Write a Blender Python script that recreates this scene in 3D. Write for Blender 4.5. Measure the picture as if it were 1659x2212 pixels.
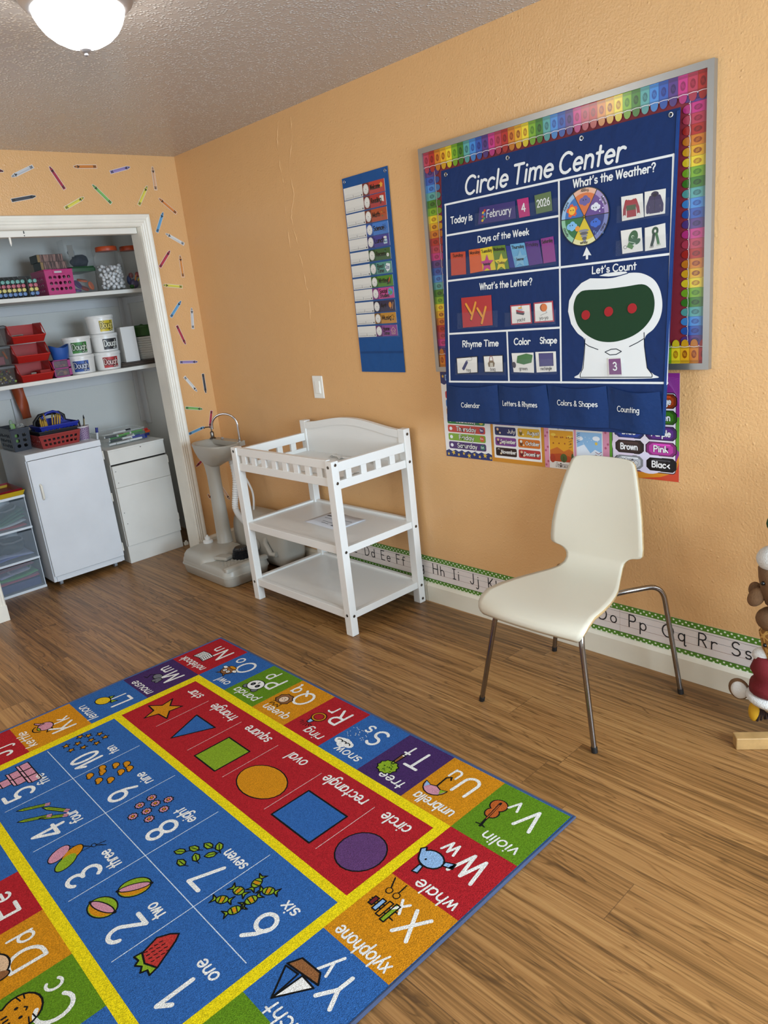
import bpy, bmesh, math, random
from math import sin, cos, pi, radians, atan2, hypot, sqrt
from mathutils import Vector, Matrix
from mathutils.geometry import tessellate_polygon

random.seed(7)
for o in list(bpy.data.objects): bpy.data.objects.remove(o)
SC = bpy.context.scene
COL = SC.collection

# ------------------------------------------------------------------ camera, light, exposure
cam_data = bpy.data.cameras.new('camera')
cam = bpy.data.objects.new('camera', cam_data); COL.objects.link(cam)
cam.location = (-2.4898, -4.3509, 1.538)
cam.rotation_euler = (radians(73.4667), radians(5.9249), radians(-43.3072))
cam_data.sensor_fit = 'VERTICAL'; cam_data.sensor_height = 24.0
cam_data.lens = 1603.1356 / 2212 * 24.0
cam_data.clip_start = 0.02
SC.camera = cam

SC.view_settings.view_transform = 'Standard'
SC.view_settings.look = 'None'
SC.view_settings.gamma = 1.0
SC.view_settings.use_curve_mapping = False
SC.view_settings.exposure = 0.0

world = bpy.data.worlds.new('world'); SC.world = world
world.use_nodes = True
world.node_tree.nodes['Background'].inputs[0].default_value = (0.75, 0.86, 1.0, 1)
world.node_tree.nodes['Background'].inputs[1].default_value = 0.6

LAMP_EMIT = 25.0
def area(name, loc, rot, sx, sy, power, color):
    d = bpy.data.lights.new(name, 'AREA'); d.shape = 'RECTANGLE'; d.size = sx; d.size_y = sy
    d.energy = power; d.color = color
    o = bpy.data.objects.new(name, d); COL.objects.link(o); o.location = loc
    o.rotation_euler = tuple(radians(a) for a in rot)
    return o
# daylight entering through the two windows (one behind the photographer, one in the left wall)
area('daylight_rear_window', (-1.15, -6.16, 1.5), (90, 0, 0), 1.75, 1.35, 228, (0.64, 0.82, 1.0))
area('daylight_left_window', (-3.16, -1.15, 1.45), (90, 0, -90), 1.5, 1.25, 20, (0.95, 0.97, 1.0))

# ------------------------------------------------------------------ colour + material helpers
def lin(h):
    h = h.lstrip('#'); out = []
    for i in (0, 2, 4):
        c = int(h[i:i+2], 16) / 255
        out.append(c / 12.92 if c <= 0.04045 else ((c + 0.055) / 1.055) ** 2.4)
    return (*out, 1.0)

MATS = {}
def newmat(name):
    m = bpy.data.materials.new(name); m.use_nodes = True
    nt = m.node_tree; b = nt.nodes['Principled BSDF']
    return m, nt, b

def pm(hexc, rough=0.5, metal=0.0, bump=None, spec=0.5, coat=0.0, var=None, name=None):
    """plain procedural material; bump=(scale, strength, distance); var=(scale, amount)"""
    key = (hexc, rough, metal, bump, spec, coat, var, name)
    if key in MATS: return MATS[key]
    m, nt, b = newmat(name or ('surface_' + hexc))
    b.inputs['Base Color'].default_value = lin(hexc)
    b.inputs['Roughness'].default_value = rough
    b.inputs['Metallic'].default_value = metal
    b.inputs['Specular IOR Level'].default_value = spec
    b.inputs['Coat Weight'].default_value = coat
    b.inputs['Coat Roughness'].default_value = 0.15
    geo = None
    if bump or var:
        geo = nt.nodes.new('ShaderNodeNewGeometry')
    if bump:
        n = nt.nodes.new('ShaderNodeTexNoise'); n.inputs['Scale'].default_value = bump[0]; n.inputs['Detail'].default_value = 3
        nt.links.new(geo.outputs['Position'], n.inputs['Vector'])
        bp = nt.nodes.new('ShaderNodeBump'); bp.inputs['Strength'].default_value = bump[1]; bp.inputs['Distance'].default_value = bump[2]
        nt.links.new(n.outputs['Fac'], bp.inputs['Height']); nt.links.new(bp.outputs['Normal'], b.inputs['Normal'])
    if var:
        n = nt.nodes.new('ShaderNodeTexNoise'); n.inputs['Scale'].default_value = var[0]; n.inputs['Detail'].default_value = 4
        nt.links.new(geo.outputs['Position'], n.inputs['Vector'])
        r = nt.nodes.new('ShaderNodeMapRange'); r.inputs['From Min'].default_value = 0.3; r.inputs['From Max'].default_value = 0.7
        r.inputs['To Min'].default_value = 1 - var[1]; r.inputs['To Max'].default_value = 1 + var[1]
        nt.links.new(n.outputs['Fac'], r.inputs['Value'])
        mx = nt.nodes.new('ShaderNodeVectorMath'); mx.operation = 'SCALE'
        mx.inputs[0].default_value = lin(hexc)[:3]
        nt.links.new(r.outputs['Result'], mx.inputs['Scale']); nt.links.new(mx.outputs['Vector'], b.inputs['Base Color'])
    MATS[key] = m
    return m

def clear(name, hexc, opacity=0.18, rough=0.08):
    """thin clear plastic: mostly see-through, with a glossy skin"""
    key = ('clear', name, hexc, opacity, rough)
    if key in MATS: return MATS[key]
    m, nt, b = newmat(name)
    b.inputs['Base Color'].default_value = lin(hexc); b.inputs['Roughness'].default_value = rough
    lw = nt.nodes.new('ShaderNodeLayerWeight'); lw.inputs['Blend'].default_value = 0.35
    mr = nt.nodes.new('ShaderNodeMapRange'); mr.inputs['From Min'].default_value = 0.25; mr.inputs['From Max'].default_value = 1.0
    mr.inputs['To Min'].default_value = opacity; mr.inputs['To Max'].default_value = min(1.0, opacity+.45)
    nt.links.new(lw.outputs['Facing'], mr.inputs['Value']); nt.links.new(mr.outputs['Result'], b.inputs['Alpha'])
    MATS[key] = m
    return m

def paper(hexc): return pm(hexc, 0.55, name='print_' + hexc)
def card(hexc): return pm(hexc, 0.32, name='card_' + hexc)
def rugm(hexc): return pm(hexc, 0.95, bump=(360, 0.9, 0.005), spec=0.12, var=(400, 0.42), name='rug_pile_' + hexc)
def clothm(hexc): return pm(hexc, 0.62, bump=(22, 0.3, 0.012), spec=0.25, name='cloth_' + hexc)

# ------------------------------------------------------------------ mesh builder
ORG = {}
class M:
    def __init__(s): s.v = []; s.f = []; s.mi = []; s.sm = []; s.mats = []
    def slot(s, mat):
        if mat not in s.mats: s.mats.append(mat)
        return s.mats.index(mat)
    def add(s, verts, faces, mat, smooth=False):
        b = len(s.v); k = s.slot(mat)
        s.v += [tuple(p) for p in verts]
        for f in faces:
            s.f.append(tuple(b + i for i in f)); s.mi.append(k); s.sm.append(smooth)
        return s
    def box(s, a, b, mat, rot=None, piv=None):
        x0, y0, z0 = (min(a[i], b[i]) for i in range(3)); x1, y1, z1 = (max(a[i], b[i]) for i in range(3))
        V = [(x0,y0,z0),(x1,y0,z0),(x1,y1,z0),(x0,y1,z0),(x0,y0,z1),(x1,y0,z1),(x1,y1,z1),(x0,y1,z1)]
        if rot:
            R = rot if isinstance(rot, Matrix) else Matrix.Rotation(rot, 3, 'Z')
            c = Vector(piv) if piv else Vector(((x0+x1)/2, (y0+y1)/2, (z0+z1)/2))
            V = [tuple(R @ (Vector(p) - c) + c) for p in V]
        return s.add(V, [(0,3,2,1),(4,5,6,7),(0,1,5,4),(1,2,6,5),(2,3,7,6),(3,0,4,7)], mat)
    def hexa(s, V, mat):
        return s.add(V, [(0,3,2,1),(4,5,6,7),(0,1,5,4),(1,2,6,5),(2,3,7,6),(3,0,4,7)], mat)
    def lathe(s, prof, c, mat, n=32, R=None, sx=1, sy=1, capb=True, capt=True):
        V = []; F = []; c = Vector(c)
        for r, z in prof:
            for i in range(n):
                a = 2*pi*i/n; p = Vector((r*cos(a)*sx, r*sin(a)*sy, z))
                if R: p = R @ p
                V.append(tuple(p + c))
        for j in range(len(prof)-1):
            for i in range(n):
                k = (i+1) % n
                F.append((j*n+i, j*n+k, (j+1)*n+k, (j+1)*n+i))
        if capb and prof[0][0] > 1e-6: F.append(tuple(reversed(range(n))))
        if capt and prof[-1][0] > 1e-6: F.append(tuple((len(prof)-1)*n+i for i in range(n)))
        return s.add(V, F, mat, True)
    def cyl(s, a, b, r, mat, n=20, r2=None):
        a = Vector(a); b = Vector(b); d = b - a; L = d.length
        R = d.to_track_quat('Z', 'Y').to_matrix()
        return s.lathe([(r, 0), (r if r2 is None else r2, L)], a, mat, n, R)
    def tube(s, pts, r, mat, n=10, closed=False):
        P = [Vector(p) for p in pts]; N = len(P); V = []; F = []
        up = None
        for i in range(N):
            if closed: t = (P[(i+1) % N] - P[i-1])
            else: t = P[min(i+1, N-1)] - P[max(i-1, 0)]
            t.normalize()
            if up is None:
                up = t.orthogonal().normalized()
            else:
                up = (up - t * up.dot(t)).normalized()
            sd = t.cross(up)
            rr = r[i] if isinstance(r, (list, tuple)) else r
            for k in range(n):
                a = 2*pi*k/n; V.append(tuple(P[i] + (up*cos(a) + sd*sin(a))*rr))
        for i in range(N if closed else N-1):
            j = (i+1) % N
            for k in range(n):
                l = (k+1) % n; F.append((i*n+k, i*n+l, j*n+l, j*n+k))
        if not closed: F.append(tuple(reversed(range(n)))); F.append(tuple((N-1)*n+k for k in range(n)))
        return s.add(V, F, mat, True)
    def ell(s, c, r, mat, nu=20, nv=12, R=None):
        V = []; F = []; c = Vector(c)
        if not isinstance(r, (tuple, list)): r = (r, r, r)
        for j in range(nv+1):
            t = pi*j/nv
            for i in range(nu):
                a = 2*pi*i/nu; p = Vector((r[0]*sin(t)*cos(a), r[1]*sin(t)*sin(a), r[2]*cos(t)))
                if R: p = R @ p
                V.append(tuple(p + c))
        for j in range(nv):
            for i in range(nu):
                k = (i+1) % nu; F.append((j*nu+i, (j+1)*nu+i, (j+1)*nu+k, j*nu+k))
        return s.add(V, F, mat, True)
    def grid(s, nu, nv, fn, mat, smooth=True, skip=None):
        V = [fn(i/nu, j/nv) for j in range(nv+1) for i in range(nu+1)]
        F = []
        for j in range(nv):
            for i in range(nu):
                if skip and skip(i, j): continue
                a = j*(nu+1)+i; F.append((a, a+1, a+nu+2, a+nu+1))
        return s.add(V, F, mat, smooth)
    def prism(s, poly, fmap, h0, h1, mat, matside=None):
        n = len(poly)
        top = [fmap(u, v, h1) for u, v in poly]; bot = [fmap(u, v, h0) for u, v in poly]
        tr = tessellate_polygon([[Vector((u, v, 0)) for u, v in poly]])
        s.add(top, tr, mat); s.add(bot, [tuple(reversed(t)) for t in tr], matside or mat)
        s.add(top + bot, [(i, (i+1) % n, n+(i+1) % n, n+i) for i in range(n)], matside or mat)
        return s
    def obj(s, name, parent=None, bevel=0.0, seg=2, angle=40, loc=None, recalc=True, solid=None):
        if parent is not None: org = Vector(ORG[parent.name])
        elif loc is not None: org = Vector(loc)
        else:
            xs = [p[0] for p in s.v]; ys = [p[1] for p in s.v]; zs = [p[2] for p in s.v]
            org = Vector(((min(xs)+max(xs))/2, (min(ys)+max(ys))/2, min(zs)))
        me = bpy.data.meshes.new(name)
        me.from_pydata([tuple(Vector(p) - org) for p in s.v], [], s.f)
        for m in s.mats: me.materials.append(m)
        for p, k, q in zip(me.polygons, s.mi, s.sm): p.material_index = k; p.use_smooth = q
        if recalc:
            bm = bmesh.new(); bm.from_mesh(me); bmesh.ops.recalc_face_normals(bm, faces=bm.faces); bm.to_mesh(me); bm.free()
        me.update()
        if any(s.sm): me.set_sharp_from_angle(angle=radians(angle))
        o = bpy.data.objects.new(name, me); COL.objects.link(o)
        if parent is not None: o.parent = parent
        else: o.location = org
        ORG[o.name] = tuple(org)
        if solid:
            sd = o.modifiers.new('thickness', 'SOLIDIFY'); sd.thickness = solid; sd.offset = 0
        if bevel:
            bv = o.modifiers.new('bevel', 'BEVEL'); bv.width = bevel; bv.segments = seg; bv.limit_method = 'ANGLE'; bv.angle_limit = radians(40)
        return o

def tag(o, label, cat, group=None):
    o['label'] = label; o['category'] = cat
    if group: o['group'] = group
    return o
def thing(name, label, cat, loc, group=None):
    o = bpy.data.objects.new(name, None); COL.objects.link(o); o.location = loc; o.empty_display_size = 0.05
    ORG[o.name] = tuple(loc)
    return tag(o, label, cat, group)
def struct(m, name, bevel=0.0, **k):
    o = m.obj(name, bevel=bevel, **k); o['kind'] = 'structure'; return o
def dup(src, loc, label=None, rot=None):
    c = src.copy(); COL.objects.link(c); c.location = loc
    if rot is not None: c.rotation_euler = rot
    if label: c['label'] = label
    for ch in src.children:
        d = ch.copy(); COL.objects.link(d); d.parent = c
        for g in ch.children:
            e = g.copy(); COL.objects.link(e); e.parent = d
    return c

# ------------------------------------------------------------------ flat printed artwork + stroke lettering
def arc(cx, cy, rx, ry, a0, a1, n=None):
    n = n or max(4, int(abs(a1-a0)/20))
    return [(cx+rx*cos(radians(a0+(a1-a0)*i/n)), cy+ry*sin(radians(a0+(a1-a0)*i/n))) for i in range(n+1)]
def G():
    g = {}
    o = lambda cx, cy, rx, ry: arc(cx, cy, rx, ry, 90, 450, 18)
    bowl = o(.27, .31, .25, .31)
    g['a'] = (.56, [bowl, [(.52,.62),(.52,0)]]); g['b'] = (.56, [[(.03,1),(.03,0)], o(.29,.31,.26,.31)])
    g['c'] = (.5, [arc(.28,.31,.27,.31,48,312)]); g['d'] = (.58, [bowl, [(.53,1),(.53,0)]])
    g['e'] = (.56, [[(.03,.33),(.53,.33)]+arc(.28,.31,.26,.31,5,315)])
    g['f'] = (.38, [arc(.33,.8,.17,.2,40,180)+[(.16,0)], [(0,.62),(.36,.62)]])
    g['g'] = (.56, [bowl, [(.52,.62),(.52,-.16)]+arc(.28,-.16,.24,.22,0,-145)])
    g['h'] = (.53, [[(.03,1),(.03,0)], arc(.26,.36,.23,.26,180,0)+[(.49,0)]])
    g['i'] = (.1, [[(.04,.62),(.04,0)], [(.04,.86),(.04,.87)]])
    g['j'] = (.26, [[(.2,.62),(.2,-.18)]+arc(.04,-.18,.16,.2,0,-140), [(.2,.86),(.2,.87)]])
    g['k'] = (.46, [[(.03,1),(.03,0)], [(.4,.6),(.05,.26)], [(.15,.36),(.43,0)]])
    g['l'] = (.1, [[(.04,1),(.04,0)]])
    g['m'] = (.82, [[(.03,.62),(.03,0)], arc(.22,.4,.19,.22,180,0)+[(.41,0)], arc(.6,.4,.19,.22,180,0)+[(.79,0)]])
    g['n'] = (.53, [[(.03,.62),(.03,0)], arc(.26,.36,.23,.26,180,0)+[(.49,0)]])
    g['o'] = (.58, [o(.29,.31,.27,.31)]); g['p'] = (.58, [[(.03,.62),(.03,-.38)], o(.29,.31,.26,.31)])
    g['q'] = (.6, [bowl, [(.52,.62),(.52,-.3),(.57,-.37),(.64,-.33)]])
    g['r'] = (.4, [[(.03,.62),(.03,0)], arc(.27,.36,.24,.26,180,48)])
    g['s'] = (.46, [arc(.23,.46,.18,.16,40,270)+arc(.23,.155,.2,.155,90,-150)])
    g['t'] = (.38, [[(.17,.92),(.17,0)], [(0,.62),(.36,.62)]])
    g['u'] = (.54, [[(.03,.62)]+arc(.26,.24,.23,.24,180,360), [(.49,.62),(.49,0)]])
    g['v'] = (.5, [[(0,.62),(.24,0),(.48,.62)]]); g['w'] = (.74, [[(0,.62),(.18,0),(.36,.62),(.54,0),(.72,.62)]])
    g['x'] = (.46, [[(0,.62),(.44,0)], [(.44,.62),(0,0)]]); g['y'] = (.5, [[(0,.62),(.25,.04)], [(.5,.62),(.12,-.38)]])
    g['z'] = (.46, [[(0,.62),(.43,.62),(0,0),(.45,0)]])
    g['A'] = (.74, [[(0,0),(.36,1),(.72,0)], [(.13,.36),(.59,.36)]])
    g['B'] = (.6, [[(.03,0),(.03,1)], [(.03,1),(.28,1)]+arc(.28,.76,.24,.24,90,-90)+[(.03,.52)], [(.28,.52)]+arc(.28,.26,.29,.26,90,-90)+[(.03,0)]])
    g['C'] = (.76, [arc(.44,.5,.42,.5,48,312)])
    g['D'] = (.7, [[(.03,0),(.03,1)], [(.03,1),(.24,1)]+arc(.24,.5,.43,.5,90,-90)+[(.03,0)]])
    g['E'] = (.54, [[(.5,1),(.03,1),(.03,0),(.5,0)], [(.03,.52),(.42,.52)]]); g['F'] = (.52, [[(.5,1),(.03,1),(.03,0)], [(.03,.52),(.42,.52)]])
    g['G'] = (.86, [arc(.44,.5,.42,.5,48,350), [(.86,.44),(.48,.44)]])
    g['H'] = (.66, [[(.03,1),(.03,0)], [(.62,1),(.62,0)], [(.03,.52),(.62,.52)]])
    g['I'] = (.1, [[(.04,1),(.04,0)]]); g['|'] = (.34, [[(.16,1),(.16,0)], [(.0,1),(.32,1)], [(0,0),(.32,0)]])
    g['J'] = (.42, [[(.37,1),(.37,.25)]+arc(.18,.25,.19,.25,0,-170)])
    g['K'] = (.56, [[(.03,1),(.03,0)], [(.52,1),(.05,.42)], [(.18,.58),(.54,0)]]); g['L'] = (.5, [[(.03,1),(.03,0),(.48,0)]])
    g['M'] = (.84, [[(.03,0),(.1,1),(.42,.1),(.74,1),(.81,0)]]); g['N'] = (.66, [[(.03,0),(.03,1),(.62,0),(.62,1)]])
    g['O'] = (.88, [o(.44,.5,.42,.5)]); g['P'] = (.58, [[(.03,0),(.03,1)], [(.03,1),(.28,1)]+arc(.28,.74,.27,.26,90,-90)+[(.03,.48)]])
    g['Q'] = (.9, [o(.44,.5,.42,.5), [(.54,.28),(.88,-.04)]])
    g['R'] = (.6, [[(.03,0),(.03,1)], [(.03,1),(.28,1)]+arc(.28,.75,.26,.25,90,-90)+[(.03,.5)], [(.27,.5),(.57,0)]])
    g['S'] = (.6, [arc(.3,.75,.25,.25,38,270)+arc(.3,.25,.28,.25,90,-150)])
    g['T'] = (.64, [[(0,1),(.62,1)], [(.31,1),(.31,0)]]); g['U'] = (.66, [[(.03,1)]+arc(.33,.3,.3,.3,180,360)+[(.63,1)]])
    g['V'] = (.66, [[(0,1),(.32,0),(.64,1)]]); g['W'] = (.96, [[(0,1),(.24,0),(.47,.95),(.7,0),(.94,1)]])
    g['X'] = (.6, [[(0,1),(.58,0)], [(.58,1),(0,0)]]); g['Y'] = (.6, [[(0,1),(.3,.48)], [(.6,1),(.3,.48),(.3,0)]]); g['Z'] = (.58, [[(.02,1),(.55,1),(0,0),(.57,0)]])
    g['0'] = (.6, [o(.3,.5,.27,.5)]); g['1'] = (.38, [[(.06,.72),(.3,1),(.3,0)]])
    g['2'] = (.58, [arc(.28,.72,.25,.28,165,-35)+[(.02,0),(.56,0)]])
    g['3'] = (.56, [arc(.26,.76,.23,.24,150,-90)+arc(.26,.26,.27,.26,90,-150)])
    g['4'] = (.6, [[(.42,0),(.42,1),(0,.3),(.58,.3)]]); g['5'] = (.56, [[(.5,1),(.12,1),(.08,.56)]+arc(.27,.31,.27,.31,130,-145)])
    g['6'] = (.6, [[(.46,1),(.22,.72),(.05,.38)], o(.3,.3,.27,.3)]); g['7'] = (.56, [[(.02,1),(.55,1),(.2,0)]])
    g['8'] = (.58, [o(.29,.76,.22,.24), o(.29,.26,.27,.26)]); g['9'] = (.6, [o(.3,.7,.27,.3), [(.56,.66),(.48,.34),(.28,0)]])
    g['?'] = (.5, [arc(.24,.76,.22,.24,170,-60)+[(.24,.42),(.24,.28)], [(.24,.0),(.24,.01)]])
    g["'"] = (.14, [[(.08,1),(.04,.78)]]); g['-'] = (.34, [[(.02,.34),(.3,.34)]])
    g['&'] = (.74, [[(.68,.0),(.2,.62)]+arc(.33,.8,.18,.2,190,-20)+[(.12,.36)]+arc(.27,.2,.24,.2,150,300)+[(.62,.4)]])
    g['.'] = (.12, [[(.05,0),(.05,.01)]])
    return g
GL = G()

def smooth_poly(P, k=5, closed=True):
    n = len(P); out = []
    for i in range(n if closed else n-1):
        a, b, c, d = P[(i-1) % n if closed else max(0, i-1)], P[i], P[(i+1) % n], P[(i+2) % n if closed else min(n-1, i+2)]
        for q in range(k):
            u = q/k; out.append(tuple(.5*(2*b[j]+(c[j]-a[j])*u+(2*a[j]-5*b[j]+4*c[j]-d[j])*u*u+(3*b[j]-a[j]-3*c[j]+d[j])*u**3) for j in (0, 1)))
    if not closed: out.append(P[-1])
    return out

class Art:
    def __init__(s, m, fmap, mf=paper, base=0.0004, step=0.00022):
        s.m = m; s.f = fmap; s.mf = mf; s.b = base; s.st = step; s.k = 0
    def h(s, L):
        s.k += 1
        return s.b + L*s.st + (s.k % 13)*1.2e-5
    def poly(s, pts, c, L=0):
        h = s.h(L)
        tr = tessellate_polygon([[Vector((u, v, 0)) for u, v in pts]])
        s.m.add([s.f(u, v, h) for u, v in pts], tr, s.mf(c)); return s
    def rect(s, u0, v0, u1, v1, c, L=0): return s.poly([(u0,v0),(u1,v0),(u1,v1),(u0,v1)], c, L)
    def rrect(s, u0, v0, u1, v1, r, c, L=0):
        return s.poly(arc(u1-r,v1-r,r,r,0,90,4)+arc(u0+r,v1-r,r,r,90,180,4)+arc(u0+r,v0+r,r,r,180,270,4)+arc(u1-r,v0+r,r,r,270,360,4), c, L)
    def ell(s, cx, cy, rx, ry, c, L=0, n=24, rot=0):
        a = radians(rot)
        P = [(rx*cos(2*pi*i/n), ry*sin(2*pi*i/n)) for i in range(n)]
        return s.poly([(cx+x*cos(a)-y*sin(a), cy+x*sin(a)+y*cos(a)) for x, y in P], c, L)
    def oell(s, cx, cy, rx, ry, c, L=0, w=.004, oc='#111111', rot=0):
        s.ell(cx, cy, rx+w, ry+w, oc, L, rot=rot); return s.ell(cx, cy, rx, ry, c, L+1, rot=rot)
    def opoly(s, pts, c, L=0, w=.005, oc='#111111'):
        s.poly(pts, c, L); return s.stroke(list(pts)+[pts[0]], w, oc, L+1)
    def star(s, cx, cy, r, c, L=0, rot=0, ri=.42, oc=None, w=.004):
        P = [(cx+(r if i % 2 == 0 else r*ri)*cos(radians(90+rot+36*i)), cy+(r if i % 2 == 0 else r*ri)*sin(radians(90+rot+36*i))) for i in range(10)]
        s.poly(P, c, L)
        if oc: s.stroke(P+[P[0]], w, oc, L+1)
        return s
    def _ribbon(s, P, w, mat, h):
        n = len(P); Lh = []; Rh = []; r = w/2
        loop = n > 6 and hypot(P[0][0]-P[-1][0], P[0][1]-P[-1][1]) < w*.02
        for i in range(n):
            if loop and i in (0, n-1): d = (P[1][0]-P[-2][0], P[1][1]-P[-2][1])
            elif i == 0: d = (P[1][0]-P[0][0], P[1][1]-P[0][1])
            elif i == n-1: d = (P[-1][0]-P[-2][0], P[-1][1]-P[-2][1])
            else:
                a = (P[i][0]-P[i-1][0], P[i][1]-P[i-1][1]); b = (P[i+1][0]-P[i][0], P[i+1][1]-P[i][1])
                la = hypot(*a) or 1e-9; lb = hypot(*b) or 1e-9
                d = (a[0]/la+b[0]/lb, a[1]/la+b[1]/lb)
            l = hypot(*d) or 1e-9; nx, ny = -d[1]/l, d[0]/l
            k = r
            if 0 < i < n-1:
                a = (P[i][0]-P[i-1][0], P[i][1]-P[i-1][1]); la = hypot(*a) or 1e-9
                c = abs((-a[1]/la)*nx + (a[0]/la)*ny); k = r/max(c, .6)
            Lh.append((P[i][0]+nx*k, P[i][1]+ny*k)); Rh.append((P[i][0]-nx*k, P[i][1]-ny*k))
        V = [s.f(u, v, h) for u, v in Lh+Rh]
        F = [(i, i+1, n+i+1, n+i) for i in range(n-1)]
        s.m.add(V, F, mat)
        if loop: return
        for e, q in ((0, 1), (n-1, n-2)):
            ang = atan2(P[e][1]-P[q][1], P[e][0]-P[q][0])
            s.m.add([s.f(P[e][0]+r*cos(ang-pi/2+pi*i/6), P[e][1]+r*sin(ang-pi/2+pi*i/6), h) for i in range(7)], [tuple(range(7))], mat)
    def stroke(s, P, w, c, L=0):
        mat = s.mf(c); cur = [P[0]]; Q = []
        for p in P[1:]:
            if hypot(p[0]-cur[-1][0], p[1]-cur[-1][1]) < 1e-7: continue
            cur.append(p)
            if len(cur) >= 3:
                a = (cur[-2][0]-cur[-3][0], cur[-2][1]-cur[-3][1]); b = (cur[-1][0]-cur[-2][0], cur[-1][1]-cur[-2][1])
                if (a[0]*b[0]+a[1]*b[1]) < .64*hypot(*a)*hypot(*b):
                    Q.append(cur[:-1]); cur = cur[-2:]
        Q.append(cur)
        for q in Q:
            if len(q) >= 2: s._ribbon(q, w, mat, s.h(L))
        return s
    def width(s, t, size, sp=.16, xs=1.0):
        return sum((.34 if ch == ' ' else GL[ch][0]+sp) for ch in t)*size*xs - sp*size*xs
    def text(s, t, u, v, size, c, w=.12, L=0, sp=.16, slant=0.0, align='l', xs=1.0, rot=0, oc=None, ow=.2, fit=None):
        if fit: xs = fit/(s.width(t, size, sp, 1.0) or 1)
        W = s.width(t, size, sp, xs); x = 0 if align == 'l' else (-W/2 if align == 'c' else -W)
        ca, sa = cos(radians(rot)), sin(radians(rot))
        for ch in t:
            if ch == ' ': x += .34*size*xs; continue
            wd, st = GL[ch]
            for q in st:
                P = [(x+(a+slant*b)*size*xs, b*size) for a, b in q]
                P = [(u+a*ca-b*sa, v+a*sa+b*ca) for a, b in P]
                if oc: s.stroke(P, (w+ow)*size, oc, L)
                s.stroke(P, w*size, c, L+1)
            x += (wd+sp)*size*xs
        return s
# ------------------------------------------------------------------ room materials
def wall_material():
    m, nt, b = newmat('peach_wall_paint'); N = nt.nodes; Lk = nt.links
    geo = N.new('ShaderNodeNewGeometry')
    n1 = N.new('ShaderNodeTexNoise'); n1.inputs['Scale'].default_value = 115; n1.inputs['Detail'].default_value = 2
    n2 = N.new('ShaderNodeTexNoise'); n2.inputs['Scale'].default_value = 9; n2.inputs['Detail'].default_value = 3
    vo = N.new('ShaderNodeTexVoronoi'); vo.inputs['Scale'].default_value = 26
    for q in (n1, n2, vo): Lk.new(geo.outputs['Position'], q.inputs['Vector'])
    sp = N.new('ShaderNodeMapRange'); sp.inputs['From Min'].default_value = 0.0; sp.inputs['From Max'].default_value = 0.13; sp.inputs['To Min'].default_value = 0.9; sp.inputs['To Max'].default_value = 0.0
    Lk.new(vo.outputs['Distance'], sp.inputs['Value'])
    a1 = N.new('ShaderNodeMath'); a1.operation = 'MULTIPLY_ADD'; a1.inputs[1].default_value = 1.6
    Lk.new(n2.outputs['Fac'], a1.inputs[0]); Lk.new(n1.outputs['Fac'], a1.inputs[2])
    a2 = N.new('ShaderNodeMath'); a2.operation = 'ADD'; Lk.new(a1.outputs[0], a2.inputs[0]); Lk.new(sp.outputs['Result'], a2.inputs[1])
    bp = N.new('ShaderNodeBump'); bp.inputs['Strength'].default_value = 0.55; bp.inputs['Distance'].default_value = 0.0028
    Lk.new(a2.outputs[0], bp.inputs['Height']); Lk.new(bp.outputs['Normal'], b.inputs['Normal'])
    b.inputs['Base Color'].default_value = lin('#d9a972'); b.inputs['Roughness'].default_value = 0.27
    b.inputs['Specular IOR Level'].default_value = 0.42
    return m
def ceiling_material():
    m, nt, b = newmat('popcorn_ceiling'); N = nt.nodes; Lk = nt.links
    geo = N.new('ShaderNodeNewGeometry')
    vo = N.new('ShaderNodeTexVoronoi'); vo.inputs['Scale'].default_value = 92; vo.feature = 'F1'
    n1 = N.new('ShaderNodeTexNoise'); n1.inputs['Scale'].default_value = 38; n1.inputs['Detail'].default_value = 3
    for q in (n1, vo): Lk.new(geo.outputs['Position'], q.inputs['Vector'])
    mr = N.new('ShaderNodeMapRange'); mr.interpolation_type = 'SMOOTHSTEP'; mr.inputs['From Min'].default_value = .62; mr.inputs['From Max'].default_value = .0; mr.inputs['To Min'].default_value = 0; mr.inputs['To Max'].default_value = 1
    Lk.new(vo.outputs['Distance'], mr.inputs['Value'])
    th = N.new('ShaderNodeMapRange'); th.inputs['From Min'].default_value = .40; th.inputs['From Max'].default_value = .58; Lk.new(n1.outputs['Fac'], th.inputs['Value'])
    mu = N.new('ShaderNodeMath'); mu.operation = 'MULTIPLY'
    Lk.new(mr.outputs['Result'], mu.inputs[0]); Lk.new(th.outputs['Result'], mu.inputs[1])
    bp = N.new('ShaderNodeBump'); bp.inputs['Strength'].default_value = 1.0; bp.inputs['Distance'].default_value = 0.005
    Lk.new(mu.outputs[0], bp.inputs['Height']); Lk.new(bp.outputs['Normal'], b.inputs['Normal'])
    cm = N.new('ShaderNodeMix'); cm.data_type = 'RGBA'; Lk.new(mu.outputs[0], cm.inputs['Factor']); cm.inputs['A'].default_value = lin('#b3aca6'); cm.inputs['B'].default_value = lin('#f0ece6')  # lamp glints and lit bump sides painted into the lighter nub colour
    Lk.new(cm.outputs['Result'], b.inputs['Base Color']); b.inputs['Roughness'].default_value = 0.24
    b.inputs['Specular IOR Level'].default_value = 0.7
    return m
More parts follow.
